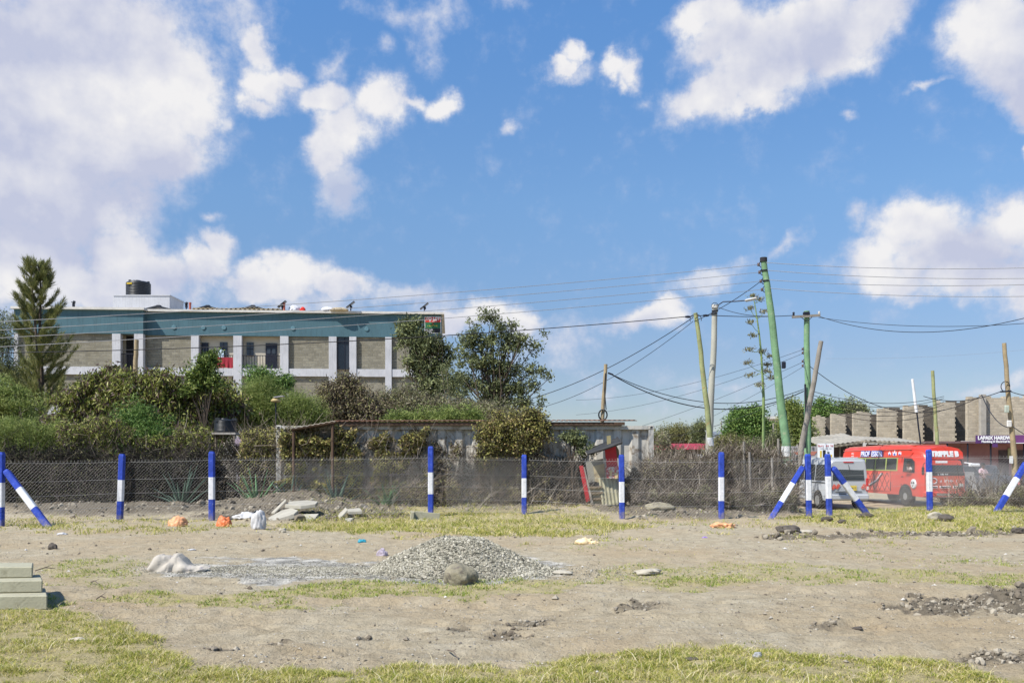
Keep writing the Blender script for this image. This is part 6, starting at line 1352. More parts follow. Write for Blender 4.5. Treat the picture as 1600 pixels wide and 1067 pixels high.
        for ys in (-6.75, -5.0, -3.6, -2.45): panel_side(rt, 'panel_seam', [(ys, .62), (ys+.018, .62), (ys+.018, 1.5), (ys, 1.5)], wx+s_*.002, s_, .022, TRIM)
        panel_side(rt, 'drip_rail', [(-6.9, 2.46), (-.9, 2.46), (-.9, 2.485), (-6.9, 2.485)], wx, s_, .03, DUSTY, T, 1.5)
        m = MB(True); m.box((s_*1.05, -1.5, 1.28), (.03, .16, .04), bev=.008); m.build('door_handle', TRIM, rt)
        panel_side(rt, 'sill', [(-6.9, .5), (-6.1, .5), (-6.1, .62), (-6.9, .62)], wx, s_, .012, TRIM)
    X1 = 1.0
    BLU = mat('letter_blue', (.05, .08, .45), .5)
    M_ = lambda y, z, d=.02: SIDE_T(1.042+d-.09*max(0, z-1.5), y, z) @ Matrix.Rotation(-.09, 4, 'X')
    text_mesh('PROF', .34, BLU, rt, M_(-4.74, 2.29, .026), bold=.028, sx=1.0); text_mesh('ESSOR', .34, BLU, rt, M_(-3.72, 2.29, .026), bold=.028, sx=.95)
    text_mesh('PROF', .34, LETW, rt, M_(-4.74, 2.29, .032), bold=.006, sx=1.0); text_mesh('ESSOR', .34, LETW, rt, M_(-3.72, 2.29, .032), bold=.006, sx=.95)
    blur_row(4, .12, LETW, rt, M_(-5.95, 2.33), seed=8); blur_row(3, .11, LETW, rt, M_(-5.95, 2.20), seed=9)
    # three crown badges
    for k, (yy, r) in enumerate(((-2.62, .10), (-2.2, .14), (-1.78, .10))):
        c = MB(True); pts = [(-r, -.6*r), (r, -.6*r), (1.2*r, .7*r), (.5*r, 0), (0, 1.1*r), (-.5*r, 0), (-1.2*r, .7*r)]; xx = 1.042-.09*.8
        c.prism([(yy+a, 2.3+b_) for a, b_ in pts], xx+.012, xx+.03, 'X'); c.prism([(yy+a*.5, 2.27+b_*.5) for a, b_ in pts], xx+.031, xx+.036, 'X', 1); c.build('crown_badge', [LETW, BLU], rt)
    # round white face badge on the front wing
    m = MB(True); yc, zc = -.62, .98
    m.lathe((1.045, yc, zc), [(.21, -.01), (.21, .02), (.16, .04)], 20, 'X'); 
    for dy, dz, r in ((-.07, .05, .05), (.07, .05, .05), (0, -.08, .035)): m.lathe((1.085, yc+dy, zc+dz), [(r, 0), (r, .006)], 12, 'X', mi=1)
    m.build('round_badge', [LETW, TRIM], rt)
    # front
    def fp(name, poly, y, th, m, lean=0, zr=0):
        n = len(poly); b = MB(True); f = lambda x, z, d: (x, y+d-max(0, z-zr)*lean, z)
        b.add([f(x, z, 0) for x, z in poly]+[f(x, z, th) for x, z in poly], [tuple(range(n)), tuple(range(n, 2*n))[::-1]]+[(i, (i+1) % n, (i+1) % n+n, i+n) for i in range(n)]); return b.build(name, m, rt)
    fp('windscreen', [(-.86, 1.48), (.86, 1.48), (.82, 1.98), (.78, 2.04), (-.78, 2.04), (-.82, 1.98)], .02, .02, WIN, .10, 1.4)
    fp('header_board', [(-.86, 2.06), (.86, 2.06), (.84, 2.34), (.66, 2.50), (.3, 2.58), (-.3, 2.58), (-.66, 2.50), (-.84, 2.34)], .0, .035, BUSRED, .12, 1.9)
    text_mesh('TRIPPLE B', .30, LETW, rt, FR_T(0, .045-.04, 2.26) @ Matrix.Rotation(-.12, 4, 'X'), bold=.022, sx=.98)
    fp('nose_band', [(-.90, 1.34), (.90, 1.34), (.88, 1.47), (-.88, 1.47)], .01, .03, TRIM); fp('nose_panel', [(-.88, .72), (.88, .72), (.9, 1.335), (-.9, 1.335)], .0, .035, mat('bus_orange_red', (.56, .085, .04), .4, var=.08))
    blur_row(8, .10, LETW, rt, FR_T(.1, .045, 1.405), seed=10)
    sw = MB(True); sw.tube([(.55+.17*cos(t), .045, 1.12+.12*sin(t)) for t in np.linspace(.5, 5.4, 16)], [.012+.014*sin(pi*i/15) for i in range(16)], 5); sw.build('swirl_badge', mat('badge_silver', (.6, .6, .62), .3), rt)
    blur_row(10, .15, LETW, rt, FR_T(-.22, .04, 1.12), seed=11)
    for x in (-.52, 0, .52):
        m = MB(True); w = .34 if x else .52; m.box((x, .045, .86), (w, .03, .10), bev=.01); m.box((x, .062, .86), (w-.07, .01, .045), mi=1); m.build('grille', [LETW, TRIM], rt)
    m = MB(True); m.box((0, .08, .56), (2.0, .26, .24), bev=.05); m.build('front_bumper', BUSRED, rt)
    m = MB(True); m.box((0, .225, .55), (1.0, .02, .10)); m.build('bumper_slot', mat('dusty_trim', (.25, .22, .19), .9), rt)
    for x in (-.72, .72): m = MB(True); m.box((x, .055, .93), (.22, .05, .16), bev=.03); m.build('headlight', mat('headlight_glass', (.55, .55, .5), .15), rt)
    m = MB(True); m.tube([(.9, 0, 1.9), (1.12, .22, 1.82), (1.15, .25, 1.6)], .02, 5); m.box((1.15, .25, 1.55), (.06, .16, .34), bev=.03); m.build('mirror', TRIM, rt)
    m = MB(True); m.tube([(-.9, 0, 1.9), (-1.15, .25, 1.85)], .025, 5); m.box((-1.2, .25, 1.8), (.5, .1, .14), bev=.03); m.build('mirror', LETW, rt)
    m = MB(True); m.box((.15, -.05, 1.93), (.6, .02, .12)); m.box((.15, .0, 1.93), (.55, .015, .1), mi=0); m.build('sun_strip', LETW, rt)
    m = MB(True); m.tube([(.3, .05, 1.5), (.1, -.0, 1.85)], .012, 4); m.tube([(-.4, .05, 1.5), (-.6, -.0, 1.85)], .012, 4); m.build('wipers', TRIM, rt)
    return rt
bus_rt = bus()
def dark_car():
    Y = 46; X = X_(1530, Y); rt = empty('parked_car', (X, Y, gz(X, Y)+.02), R(180-55), 'dark dusty pickup parked with its white edged door open by the maroon shop', 'car')
    BK = mat('black_dusty_paint', (.045, .047, .055), .45, var=.3, vscale=1.2, col2=(.2, .18, .15), c2=(.5, .75))
    S = [(-2.3, .78, .45, .76, .9, .7, 1.12), (-2.1, .85, .4, .83, .95, .78, 1.2), (-.7, .87, .4, .85, .95, .72, 1.25), (-.5, .87, .4, .85, .98, .66, 1.72), (.5, .87, .4, .85, .98, .66, 1.75), (1.1, .86, .4, .85, .98, .74, 1.22), (2.0, .82, .42, .8, .9, .72, 1.08), (2.25, .72, .5, .7, .8, .6, .92)]
    m = MB(True); m.loft([ring_box(*s) for s in S]); b = m.build('body', BK, rt); b.modifiers.new('es', 'EDGE_SPLIT').split_angle = R(35)
    for s_ in (1, -1):
        panel_side(rt, 'side_window', [(-.42, 1.08), (.85, 1.08), (.55, 1.58), (-.38, 1.58)], s_*.855, s_, .014, WIN, .26, .98)
        for y in (-1.5, 1.45): arch(rt, s_*.872, y, .42, s_); wheel(rt, s_*.8, y, .34, .2, s_)
    m = MB(True); m.add([(-.62, 1.12, 1.24), (.62, 1.12, 1.24), (.56, .6, 1.68), (-.56, .6, 1.68)], [(0, 1, 2, 3)]); m.build('windscreen', WIN, rt)
    m = MB(True); d = [(.9, .9, .5), (1.6, 1.5, .5), (1.6, 1.5, 1.05), (.9, .9, 1.05)]
    m.add(d+[(x+.03, y-.04, z) for x, y, z in d], [(0, 1, 2, 3), (4, 5, 6, 7), (0, 1, 5, 4), (2, 3, 7, 6), (1, 2, 6, 5)]); dr = m.build('door', BK, rt)
    m = MB(True); m.tube([(.95, .95, 1.05), (1.1, 1.08, 1.55), (1.45, 1.35, 1.62), (1.62, 1.52, 1.4), (1.62, 1.52, .5), (.95, .93, .45)], .035, 6); m.build('door_frame', mat('pale_pipe', (.62, .62, .55), .5), dr)
    m = MB(True); m.box((0, 2.2, .62), (1.6, .16, .2), bev=.04); m.build('bumper', mat('grey_plastic', (.3, .3, .3), .6), rt)
    for x in (-.6, .6): m = MB(True); m.box((x, 2.17, .84), (.3, .1, .13), bev=.03); m.build('headlight', MATS['headlight_glass'], rt)
dark_car()
b = MB(); c = P(1516, 770, 41); b.prism([(c.x-.35, c.z), (c.x+.32, c.z-.02), (c.x+.18, c.z+.92), (c.x-.32, c.z+.95)], 41, 41.06); b.prism([(c.x-.02, c.z+.62), (c.x+.06, c.z+.62), (c.x+.05, c.z+.76), (c.x-.02, c.z+.76)], 40.985, 40.998, mi=1)
b.tube([(c.x-.2, 41.07, c.z+.6), (c.x-.2, 41.5, c.z-.05)], .025, 5)
tag(b.build('leaning_panel', [mat('grey_panel_board', (.33, .33, .33), .7), TRIM], None, tuple(c)), 'grey upright board propped between the red bus and the dark car', 'board')
# dust thrown up by the bus
dm = bpy.data.materials.new('road_dust'); dm.use_nodes = True; dt = NT(dm.node_tree); dt.n.remove(dt.n['Principled BSDF'])
pv = dt.new('ShaderNodeVolumePrincipled'); pv.inputs['Color'].default_value = (.86, .80, .72, 1); pv.inputs['Density'].default_value = .085; dt.l.new(pv.outputs[0], dt.n['Material Output'].inputs['Volume'])
dV, dF = _sub(); dc = P(1490, 768, 39.5); dV = dV*np.array([3.6, 2.6, 1.25])*(1+.25*fbm(dV[:, 0]*2, dV[:, 1]*2+dV[:, 2]*2, 1, 3, 5))[:, None]
tag(mesh_np('dust_cloud', dV+np.array(dc)+np.array([0, 0, .2]), dF, dm, None, tuple(dc), smooth=True), 'thin pale dust hanging round the front of the red bus', 'dust', kind='stuff')
# ---------------------------------------------------------------- roadside boards near the van
wb = empty('poster_board', tuple(P(1290, 722, 40)), 0, 'white poster board with red heading and little figures above the van', 'sign')
b = MB(); b.bb(tuple(P(1278, 720, 40)), tuple(P(1302, 692.5, 40.06))); bd = b.build('board', LETW, wb)
cx = X_(1290, 40); o = W[wb.name].translation
blur_row(10, .105, REDP, bd, FRONT(0, -.012, Z_(696.5, 40)-o.z), seed=12); blur_row(20, .042, TRIM, bd, FRONT(0, -.012, Z_(700.5, 40)-o.z), seed=13)
for x0, x1, y0, y1, m_ in ((1281, 1284, 704, 715, 'yellow'), (1285.5, 1290, 703, 716, 'black'), (1292.5, 1296, 706, 708, 'black'), (1297, 1300, 710, 716, 'yellow'), (1281, 1288, 717, 719, 'red'), (1294, 1301, 717.5, 719, 'green')):
    m_ = {'yellow': mat('poster_yellow', (.62, .45, .05), .6), 'black': TRIM, 'red': REDP, 'green': mat('poster_green', (.1, .35, .15), .6)}[m_]; b = MB(); b.box(tuple((P(x0, y0, 40)+P(x1, y1, 40))/2+Vector((0, -.006, 0))), ((x1-x0)*40/F, .008, (y1-y0)*40/F), bev=.003); b.build('picture', m_, bd)
for px in (1280, 1300): b = MB(); b.tube([P(px, 718, 40.09), Vector((X_(px, 40.09), 40.09, -.5))], .03, 6); b.build('leg', GREYT, wb)
wb = empty('cloth_banner', tuple(P(1253, 720, 41)), 0, 'weathered grey banner with faded red stripe left of the white poster', 'banner')
b = MB(); b.bb(tuple(P(1228, 722, 41)), tuple(P(1277, 697, 41.03))); bd = b.build('cloth', mat('banner_cloth', (.36, .34, .33), .9, var=.2, vscale=3, col2=(.15, .2, .2), c2=(.56, .66)), wb)
b = MB(); b.prism([(X_(1240, 41), Z_(706, 41)), (X_(1277, 41), Z_(705, 41)), (X_(1272, 41), Z_(711, 41)), (X_(1244, 41), Z_(710, 41))], 40.985, 40.997); b.build('stripe', mat('faded_red', (.45, .17, .12), .8), bd)
blur_row(11, .22, mat('banner_ink', (.12, .12, .12), .8), bd, FRONT(X_(1254, 41)-W[wb.name].translation.x, -.02, Z_(700.5, 41)-W[wb.name].translation.z), seed=14, sx=.68)
for px in (1228, 1246, 1277): b = MB(); b.tube([Vector((X_(px, 41.06), 41.06, -.4)), P(px, 694, 41.06)], .045, 6); b.build('stake', GREYT, wb)
b = MB(); b.bb(tuple(P(1238, 704, 42)), tuple(P(1244, 698, 42.2))); b.tube([P(1241, 704, 42.1), Vector((X_(1241, 42), 42.1, -.4))], .03, 5)
tag(b.build('magenta_box', mat('magenta', (.45, .06, .33), .6), None, tuple(P(1241, 704, 42))), 'small magenta box on a stake left of the faded banner', 'box')
# ================================================================ people
def person(name, label, J, shirt, trousers, skin, hair, waist, loc, rz, sleeve=.6, extra=None):
    """one skinned body over a joint skeleton; J maps joints to local points"""
    rt = empty(name, loc, rz, label, 'person')
    order = [('pelvis', None, .125), ('belly', 'pelvis', .12), ('chest', 'belly', .145), ('neck0', 'chest', .085), ('neck', 'neck0', .055), ('head', 'neck', .078), ('crown', 'head', .088), ('top', 'crown', .05),
             ('sl', 'neck0', .07), ('el', 'sl', .045), ('wl', 'el', .03), ('hl', 'wl', .036), ('sr', 'neck0', .07), ('er', 'sr', .045), ('wr', 'er', .03), ('hr', 'wr', .036),
             ('hipl', 'pelvis', .095), ('kl', 'hipl', .062), ('al', 'kl', .042), ('fl', 'al', .035), ('hipr', 'pelvis', .095), ('kr', 'hipr', .062), ('ar', 'kr', .042), ('fr', 'ar', .035)]
    vs = []; es = []; rad = []; ix = {}
    for k, p, r in order:
        if k not in J: continue
        ix[k] = len(vs); vs.append(J[k]); rad.append(r)
        if p: es.append((ix[p], ix[k]))
    for h, w_, sg in (('hl', 'wl', -1), ('hr', 'wr', 1)):
        H_ = Vector(J[h]); d = (H_-Vector(J[w_])).normalized(); sd = d.cross(Vector((0, 0, 1))); sd = sd.normalized() if sd.length > .1 else Vector((0, 1, 0)); nrm_ = d.cross(sd)
        for q in range(5):
            off = (q-1.5)*.02 if q < 4 else -.04; base = H_+sd*off+d*(.02 if q < 4 else -.03); L_ = (.055, .065, .06, .045, .045)[q]; dd = d if q < 4 else (d+sd*-.9).normalized()
            a = len(vs); vs += [tuple(base), tuple(base+dd*L_*.6), tuple(base+dd*L_+nrm_*.015)]; rad += [.010, .009, .008]; es += [(ix[h], a), (a, a+1), (a+1, a+2)]
    me = bpy.data.meshes.new('body'); me.from_pydata([tuple(v) for v in vs], es, []); ob = bpy.data.objects.new('body', me); COL.objects.link(ob)
    md = ob.modifiers.new('skin', 'SKIN'); md.use_smooth_shade = True
    for i, r in enumerate(rad): me.skin_vertices[0].data[i].radius = (r, r); me.skin_vertices[0].data[i].use_root = (i == 0)
    ob.modifiers.new('sub', 'SUBSURF').levels = 2; dg = bpy.context.evaluated_depsgraph_get(); me2 = bpy.data.meshes.new_from_object(ob.evaluated_get(dg)); bpy.data.objects.remove(ob)
    me2.name = 'body'; me2.materials.clear()
    for m in (shirt, trousers, skin, SHOE): me2.materials.append(m)
    nk = Vector(J['neck0']); 
    def near(c, a, b): 
        a, b = Vector(a), Vector(b); t = max(0, min(1, (c-a).dot(b-a)/(b-a).length_squared)); return (c-(a+(b-a)*t)).length, t
    for p in me2.polygons:
        c = p.center; best = min([(near(c, J[k], J[q]), q) for q, k, _ in order if k and q in J and k in J]+[(((c-Vector(J[h])).length-.03, 1), h) for h in ('hl', 'hr')], key=lambda z: z[0][0]); s = best[1]; t = best[0][1]
        p.material_index = 2 if s in ('neck', 'head', 'crown', 'top', 'hl', 'hr', 'wl', 'wr') or (s in ('el', 'er') and t > sleeve) else (3 if s in ('fl', 'fr') else (1 if s in ('kl', 'kr', 'al', 'ar', 'hipl', 'hipr') or (s == 'belly' and c.z < waist) else 0))
    body = link('body', me2, rt)
    # head details
    hc = (Vector(J['head'])+Vector(J['crown']))/2; m = MB(True); m.lathe(hc+Vector((0, -.012, .035)), [(.098, -.01), (.104, .03), (.085, .085), (.045, .115), (.01, .122)], 16); m.build('hair', hair, rt)
    m = MB(True); m.box(hc+Vector((0, .095, -.01)), (.026, .035, .04), bev=.01); m.build('nose', skin, rt)
    for sx in (-1, 1): m = MB(True); m.lathe(hc+Vector((sx*.034, .082, .012)), [(.010, 0), (.012, .004), (.004, .010)], 8, 'Y'); m.build('eye', TRIM, rt); m = MB(True); m.box(hc+Vector((sx*.092, 0, -.005)), (.02, .03, .05), bev=.008); m.build('ear', skin, rt)
    m = MB(True); m.box(hc+Vector((0, .086, -.05)), (.045, .012, .010)); m.build('mouth', mat('lip', (.12, .04, .035), .6), rt)
    return rt
SKIN = mat('brown_skin', (.13, .07, .045), .55, var=.08); HAIR = mat('black_hair', (.012, .011, .01), .9); SHOE = mat('shoe', (.05, .04, .035), .7)
walkJ = dict(pelvis=(0, 0, .95), belly=(0, .01, 1.08), chest=(0, .02, 1.27), neck0=(0, .01, 1.43), neck=(0, .02, 1.50), head=(0, .04, 1.57), crown=(0, .03, 1.64), top=(0, .02, 1.70),
    sl=(-.18, 0, 1.40), el=(-.23, -.08, 1.13), wl=(-.23, .02, .90), hl=(-.23, .04, .83), sr=(.18, 0, 1.40), er=(.24, .10, 1.15), wr=(.22, .26, .98), hr=(.21, .31, .93),
    hipl=(-.09, 0, .90), kl=(-.10, .16, .52), al=(-.10, .12, .09), fl=(-.10, .26, .04), hipr=(.09, 0, .90), kr=(.10, -.02, .50), ar=(.10, -.28, .13), fr=(.10, -.18, .03))
X = X_(1592, 38.8); person('person', 'person in a pink top and blue trousers walking behind the pole with the meter box', walkJ, mat('pink_shirt', (.62, .22, .24), .85, var=.1), mat('blue_trousers', (.09, .09, .30), .85, var=.15), SKIN, HAIR, 1.02, (X, 38.8, gz(X, 38.8)), R(70))
J2 = dict(walkJ); J2.update(el=(-.26, .12, 1.18), wl=(-.16, .34, 1.18), hl=(-.12, .40, 1.19), er=(.26, .12, 1.18), wr=(.16, .34, 1.2), hr=(.12, .40, 1.21), kr=(.10, .02, .50), ar=(.10, .0, .09), fr=(.10, .13, .04), kl=(-.10, .02, .5), al=(-.10, 0, .09), fl=(-.10, .13, .04))
X = X_(1535, 44.2); person('person', 'person in a pale pink shirt standing at the open door of the dark car', J2, mat('pale_pink_shirt', (.62, .42, .44), .85, var=.1), mat('grey_trousers', (.12, .12, .13), .85), SKIN, HAIR, 1.02, (X, 44.2, gz(X, 44.2)+.12), R(200))
# the driver leans out of the cab window
Mb = W[bus_rt.name]; seat = Mb @ Vector((1.02, -.98, .60))
J3 = dict(pelvis=(-.28, -.05, .60), belly=(-.22, -.03, .74), chest=(-.10, 0, .92), neck0=(.0, .01, 1.07), neck=(.03, .02, 1.13), head=(.06, .04, 1.20), crown=(.07, .03, 1.27), top=(.07, .02, 1.33),
    sl=(-.02, .17, 1.03), el=(.13, .22, .93), wl=(.14, -.02, .93), hl=(.14, -.08, .93), sr=(-.04, -.17, 1.03), er=(-.08, -.25, .85), wr=(-.1, -.1, .82), hr=(-.1, -.04, .82),
    hipl=(-.3, .06, .58), kl=(-.42, .35, .58), al=(-.42, .42, .25), fl=(-.42, .52, .2), hipr=(-.3, -.12, .58), kr=(-.5, .25, .58), ar=(-.5, .35, .25), fr=(-.5, .45, .2))
person('person', 'driver in a pale shirt leaning out of the red bus cab window', J3, mat('driver_shirt', (.5, .42, .38), .85, var=.1), MATS['grey_trousers'], SKIN, HAIR, .62, tuple(seat), R(188))
# ================================================================ things lying on the plot
CONCR = mat('cast_concrete', (.37, .35, .25), .9, var=.12, vscale=5, bump=.35, bscale=40, col2=(.25, .235, .16), c2=(.52, .72))
def slab_step(x1, Y0, z, h, d, lab, rz, yo=0):
    rt = MB(); L_ = 2.2; M = Matrix.Translation((x1, Y0, z)) @ Matrix.Rotation(rz, 4, 'Z'); b = MB(); b.box((-L_/2, d/2, h/2), (L_, d, h), bev=.012)
    b.v = [tuple(M @ Vector((v[0]-.42*v[1], v[1], v[2]))) for v in b.v]; b.v = [(x+.004*sin(17*y+9*z_), y, z_+.004*sin(7*x)) for x, y, z_ in b.v]
    return tag(b.build('concrete_slab', CONCR, None, (x1, Y0, z)), lab, 'concrete slab', 'stacked concrete slabs at the left edge')
z0 = gz(-5.6, 10.2)+.0
slab_step(-5.02, 10.02, z0-.02, .158, .62, 'lowest and longest concrete slab of the stepped stack', R(5))
slab_step(-5.17, 10.22, z0+.140, .135, .58, 'middle concrete slab of the stepped stack', R(6))
slab_step(-5.39, 10.44, z0+.277, .125, .48, 'topmost concrete slab of the stepped stack', R(4))
def crumple(name, px, py, w, h, m, label, cat, seed, depth=.7, fold=.45, group=None, Y=None):
    c = on_ground(px, py); s = c.y/F; V0, F0 = _sub(); V = V0.copy()
    n1 = fbm(V0[:, 0]*1.6+seed, V0[:, 1]*1.6+V0[:, 2]*1.1, 1, 3, seed); n2 = np.abs(fbm(V0[:, 0]*3.1+seed*2, V0[:, 2]*2.4-V0[:, 1]*2.8, 1, 3, seed+5))
    V *= (1+fold*n1-fold*1.1*n2)[:, None]; V[:, 0] *= w*s/2; V[:, 1] *= w*s/2*depth; V[:, 2] = np.where(V[:, 2] < -.15, -.15+(V[:, 2]+.15)*.1, V[:, 2]); V[:, 2] = (V[:, 2]+.18)*h*s/1.15
    return tag(mesh_np(name, V+np.array(c), F0, m, None, tuple(c), smooth=True), label, cat, group)
SACK = mat('woven_sack', (.43, .39, .33), .85, var=.15, vscale=4, bump=.8, bscale=12, col2=(.27, .235, .34), c2=(.60, .68)); POLY = mat('white_plastic', (.52, .51, .50), .45, var=.1, bump=.5, bscale=15, vscale=5)
OBAG = mat('orange_plastic', (.72, .36, .18), .5, var=.2, vscale=5, bump=.5, bscale=14); ORED = mat('orange_red_plastic', (.72, .20, .07), .5, var=.3, vscale=5, bump=.5, bscale=12); CRM = mat('cream_plastic', (.80, .62, .36), .55, var=.12, vscale=4, bump=.4, bscale=14)
def sack():
    """flattened woven sack: a sheet tube with folds, cinched in the middle"""
    c = on_ground(281, 892); s = c.y/F; rt = empty('woven_sack', tuple(c), 0, 'empty white woven sack twisted in the middle beside the gravel spill', 'sack')
    def lobe(x0, x1, hs, seed, name):
        rings = []; n = 34; k = 44
        for i in range(n+1):
            t = i/n; x = (x0+(x1-x0)*t-281)*s; hh = np.interp(t, [j/(len(hs)-1) for j in range(len(hs))], hs)*s; ring = []
            for j in range(k):
                a = 2*pi*j/k; fold = 1+.20*abs(sin(a*1.5+seed+t*3))+.16*abs(sin(a*3.5+t*6+seed))-.15; fold += .30*float(np.abs(fbm(np.array([x*9+seed]), np.array([a*1.4+t*2]), 1, 3, 3))[0])-.06; zz = max(-.02, sin(a)*fold); ring.append(tuple(c+Vector((x+.04*sin(a*2+t*4), cos(a)*fold*.17*(.55+.45*sin(pi*min(1, t*.9+.1))), (zz+.02)*hh*.9))))
            rings.append(ring)
        m = MB(); m.loft(rings); m.build(name, SACK, rt)
    lobe(238, 280, [8, 20, 26, 25, 22, 9], 1, 'left_fold'); lobe(272, 325, [24, 27, 20, 11, 8, 10, 7], 2.4, 'right_fold')
sack()
crumple('plastic_bag', 277, 822, 30, 15, OBAG, 'pale orange plastic bag lying left of the third post', 'bag', 3, group='orange bags near the fence')
crumple('plastic_bag', 350, 822, 24, 15, ORED, 'bright orange red plastic bag just right of the third post', 'bag', 8, group='orange bags near the fence')
crumple('plastic_bag', 404, 826, 24, 30, POLY, 'upright white plastic bag in front of the broken slabs', 'bag', 12, depth=.8, fold=.35)
crumple('plastic_sheet', 382, 813, 40, 10, POLY, 'flat whitish plastic sheet on the spoil left of the upright bag', 'plastic sheet', 15)
crumple('cream_rag', 914, 850, 32, 10, CRM, 'cream coloured rag lying on the track right of the gravel heap', 'rag', 21)
crumple('cream_rag', 930, 850, 16, 5, CRM, 'small cream scrap at the right end of the larger rag', 'rag', 22)
crumple('orange_rag', 1131, 824, 34, 8, OBAG, 'flat pale orange rag near the seventh post', 'rag', 27, fold=.7)
crumple('purple_scrap', 1101, 840, 10, 3, mat('purple_cloth', (.3, .2, .5), .8), 'tiny purple scrap on the track edge below the orange rag', 'scrap', 31)
crumple('blue_scrap', 566, 847, 13, 5, mat('teal_plastic', (.02, .28, .38), .5), 'small teal blue plastic scrap on the bare track', 'scrap', 33)
crumple('cement_bag', 597, 868, 18, 12, mat('purplish_paper', (.42, .36, .42), .85, var=.4, vscale=12), 'torn purplish paper bag half buried in the left flank of the gravel', 'bag', 36)
crumple('white_scrap', 98, 835, 18, 3, POLY, 'thin white scrap on the ground near the left strut foot', 'scrap', 41)
crumple('white_scrap', 300, 861, 13, 2.2, POLY, 'thin white scrap lying above the woven sack', 'scrap', 43)
crumple('paper_scrap', 122, 1001, 30, 5, mat('card', (.5, .44, .36), .8), 'torn pale card lying in the grass at the lower left', 'scrap', 44, depth=.3)
# stones
def rock(px, py, w, h, m, label, seed, name='rock', cat='rock', depth=.75, rough=.3, group=None):
    c = on_ground(px, py); s = c.y/F; V0, F0 = _sub(); V = V0.copy(); n1 = fbm(V0[:, 0]*1.1+seed*3.1, V0[:, 1]*1.1+V0[:, 2]*.9, 1, 2, seed); n2 = fbm(V0[:, 0]*3+V0[:, 2], V0[:, 1]*3-V0[:, 2], 1.2, 4, seed+3)
    V *= (1+rough*1.5*n1+rough*1.0*n2)[:, None]; q = np.array([1, .6, .8]); V[:, 0] *= w*s/2; V[:, 1] *= w*s/2*depth; V[:, 2] = V[:, 2]*h*s*.62+h*s*.36
    return tag(mesh_np(name, V+np.array(c), F0, m, None, tuple(c), smooth=True), label, cat, group)
ROCK = mat('weathered_rock', (.27, .24, .165), .95, var=.25, vscale=5, bump=1, bscale=18, col2=(.13, .11, .09), c2=(.5, .68)); DK = mat('dark_soil_block', (.10, .085, .07), 1, var=.3, vscale=6, bump=1, bscale=16)
rock(719, 911, 55, 29, ROCK, 'large rounded brown rock at the foot of the gravel heap', 2, depth=.9, rough=.22)
rock(1013, 897, 40, 9, mat('pale_rock', (.42, .38, .30), .95, var=.15, bump=.6), 'low pale flat stone in the middle grass strip', 5, depth=.8)
rock(880, 897, 30, 6, MATS['pale_rock'], 'low pale stone at the right tip of the gravel', 6)
rock(1232, 832, 40, 11, DK, 'dark lump of soil in the grass below the raking strut', 9)
rock(1258, 832, 26, 5, MATS['pale_rock'], 'flat pale stone right of the dark soil lump', 10)
rock(1592, 833, 20, 9, DK, 'black soil lump at the right edge of the track', 11)
rock(1340, 983, 16, 5, DK, 'long dark clod alone on the bare earth at right', 14)
rock(83, 858, 14, 9, DK, 'dark clod standing on the earth left of the dead twigs', 15)
rock(1291, 818, 18, 8, DK, 'dark clod beside the foot of the paired posts', 17)
rock(1315, 817, 12, 6, DK, 'small clod right of the paired posts', 18)
rock(1080, 1030, 22, 4, DK, 'brown stony patch in the near grass right of centre', 19)
rock(1183, 1027, 16, 9, mat('grey_stone', (.33, .33, .33), .9, var=.2, bump=.6), 'small grey stone at the edge of the near grass', 24)
rock(1003, 803, 30, 14, DK, 'soil lump right of the sixth post', 26)
rock(1032, 806, 46, 12, ROCK, 'long low soil bank right of the sixth post', 28)
rock(1352, 808, 24, 8, DK, 'soil lumps by the foot of the right strut', 29)
rock(442, 832, 10, 8, MATS['pale_rock'], 'small pale stone in the grass before the broken slabs', 30)
# broken slabs
def broken(pts, dz, Y, label, t_=.09, name='broken_slab'):
    """pts: outline as (px, py, dy) photo points at distance Y+dy; slab extruded downwards"""
    T = [P(x, y, Y+d) for x, y, d in pts]; B = [v-Vector((0, 0, t_)) for v in T]; n = len(T); b = MB(); b.add(T+B, [tuple(range(n)), tuple(range(n, 2*n))[::-1]]+[(i, (i+1) % n, (i+1) % n+n, i+n) for i in range(n)])
    o = b.build(name, mat('slab_concrete', (.37, .345, .285), .9, var=.15, vscale=4, bump=.5, bscale=20), None, tuple(T[0]), bevel=.008); return tag(o, label, 'broken slab', 'broken concrete slabs by the fence')
broken([(445, 788, .0), (470, 790, -.35), (493, 787, -.3), (497, 783, .2), (480, 781, .5), (452, 783, .4)], 0, 24.6, 'topmost pale slab of the broken concrete heap')
broken([(414, 811, -.1), (420, 815, -.5), (460, 802, -.5), (466, 797, 0), (455, 793, .3), (440, 797, .3)], 0, 24.2, 'long slanting slab leaning under the topmost one', .12)
broken([(424, 800, .2), (429, 800, -.1), (447, 781, -.05), (446, 779, .3)], 0, 24.7, 'thin upright slab edge at the back of the heap', .05)
broken([(428, 822, -.2), (450, 824, -.6), (490, 812, -.5), (498, 802, 0), (470, 803, .2)], 0, 24.0, 'dark lower slab at the front of the heap', .15)
broken([(524, 809, .0), (529, 811, -.3), (543, 796, -.2), (540, 792, .1)], 0, 24.6, 'slanting splinter of slab right of the heap', .06)
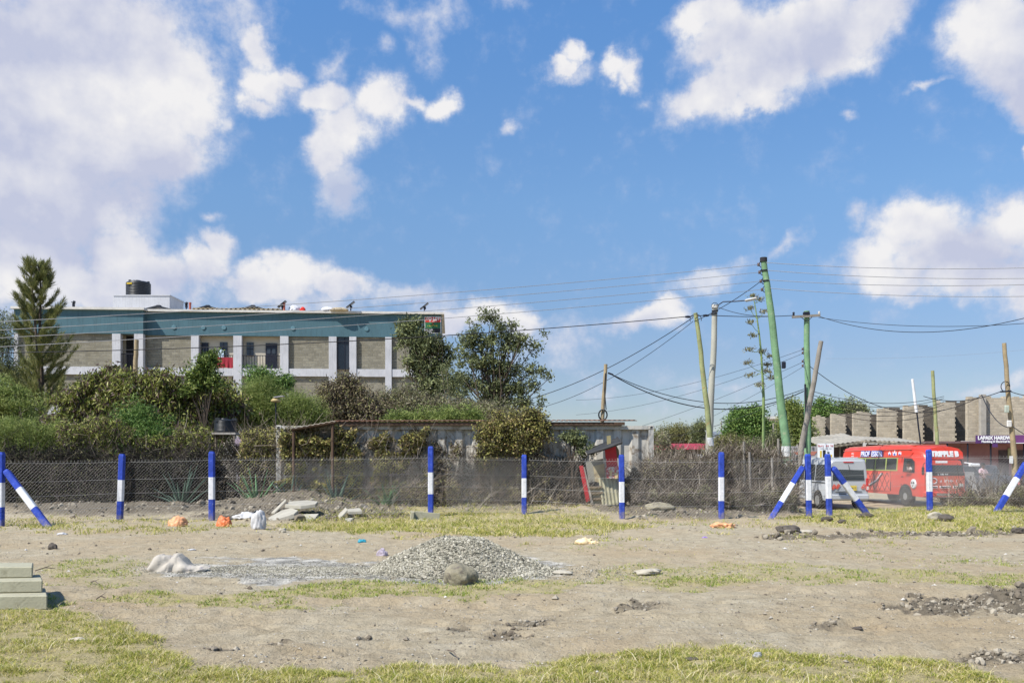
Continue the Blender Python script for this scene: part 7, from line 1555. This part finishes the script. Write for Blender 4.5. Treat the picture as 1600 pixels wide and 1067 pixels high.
broken([(525, 812, .0), (548, 812, -.3), (553, 809, .1), (532, 807, .3)], 0, 24.3, 'flat slab fragment lying under the splinter', .06)
broken([(541, 795, .2), (545, 799, -.1), (566, 798, -.1), (562, 793, .3)], 0, 25, 'flat slab fragment behind the splinter', .08)
tr = MB(); Yt = 24.1
def tbox(a, b_, y0, y1, z0, z1): tr.bb((X_(a, Yt), y0, z0), (X_(b_, Yt), y1, z1))
zt_ = gz(X_(665, Yt), Yt)-.04
M_tr = Matrix.Translation((X_(664, Yt), Yt, zt_)) @ Matrix.Rotation(R(8), 4, 'Z') @ Matrix.Rotation(R(5), 4, 'Y')
for a, b_ in (((-.38, .0, 0), (-.30, .5, .26)), ((-.297, .42, 0), (.40, .5, .26)), ((-.297, .0, 0), (.55, .419, .07))): tr.bb(a, b_)
tr.v = [tuple(M_tr @ Vector(v)) for v in tr.v]
tag(tr.build('concrete_channel', CONCR, None, (X_(664, Yt), Yt, zt_), bevel=.008), 'broken concrete drain channel lying at the foot of the fourth post', 'concrete channel')
# a dark worn lump with paler half in the right grass
rock(1463, 813, 26, 13, MATS['pale_rock'], 'pale worn concrete lump in the grass below the bus', 50, depth=.5); rock(1478, 814, 26, 11, DK, 'dark broken side of rubble next to the pale lump below the bus', 51)
# sticks in the grass
for i, (a, b_, c_) in enumerate((((150, 938), (165, 931), 'short dry stick on the earth right of the slab stack'), ((55, 893), (86, 890), 'dead twig on the earth by the slab stack'), ((700, 1018), (716, 1035), 'pale bent straw in the near grass'), ((142, 912), (155, 915), 'tiny forked twig above the dry stick'))):
    A = on_ground(*a)+Vector((0, 0, .02)); B = on_ground(*b_)+Vector((0, 0, .02)); b = MB(); b.tube([A, A.lerp(B, .5)+Vector((0, 0, .03)), B], [.008, .007, .004], 5); b.tube([A.lerp(B, .5)+Vector((0, 0, .03)), A.lerp(B, .8)+Vector((0, .06, .06))], [.005, .003], 4)
    tag(b.build('dry_stick', TWIG, None, tuple(A)), c_, 'stick', 'dry sticks on the plot')
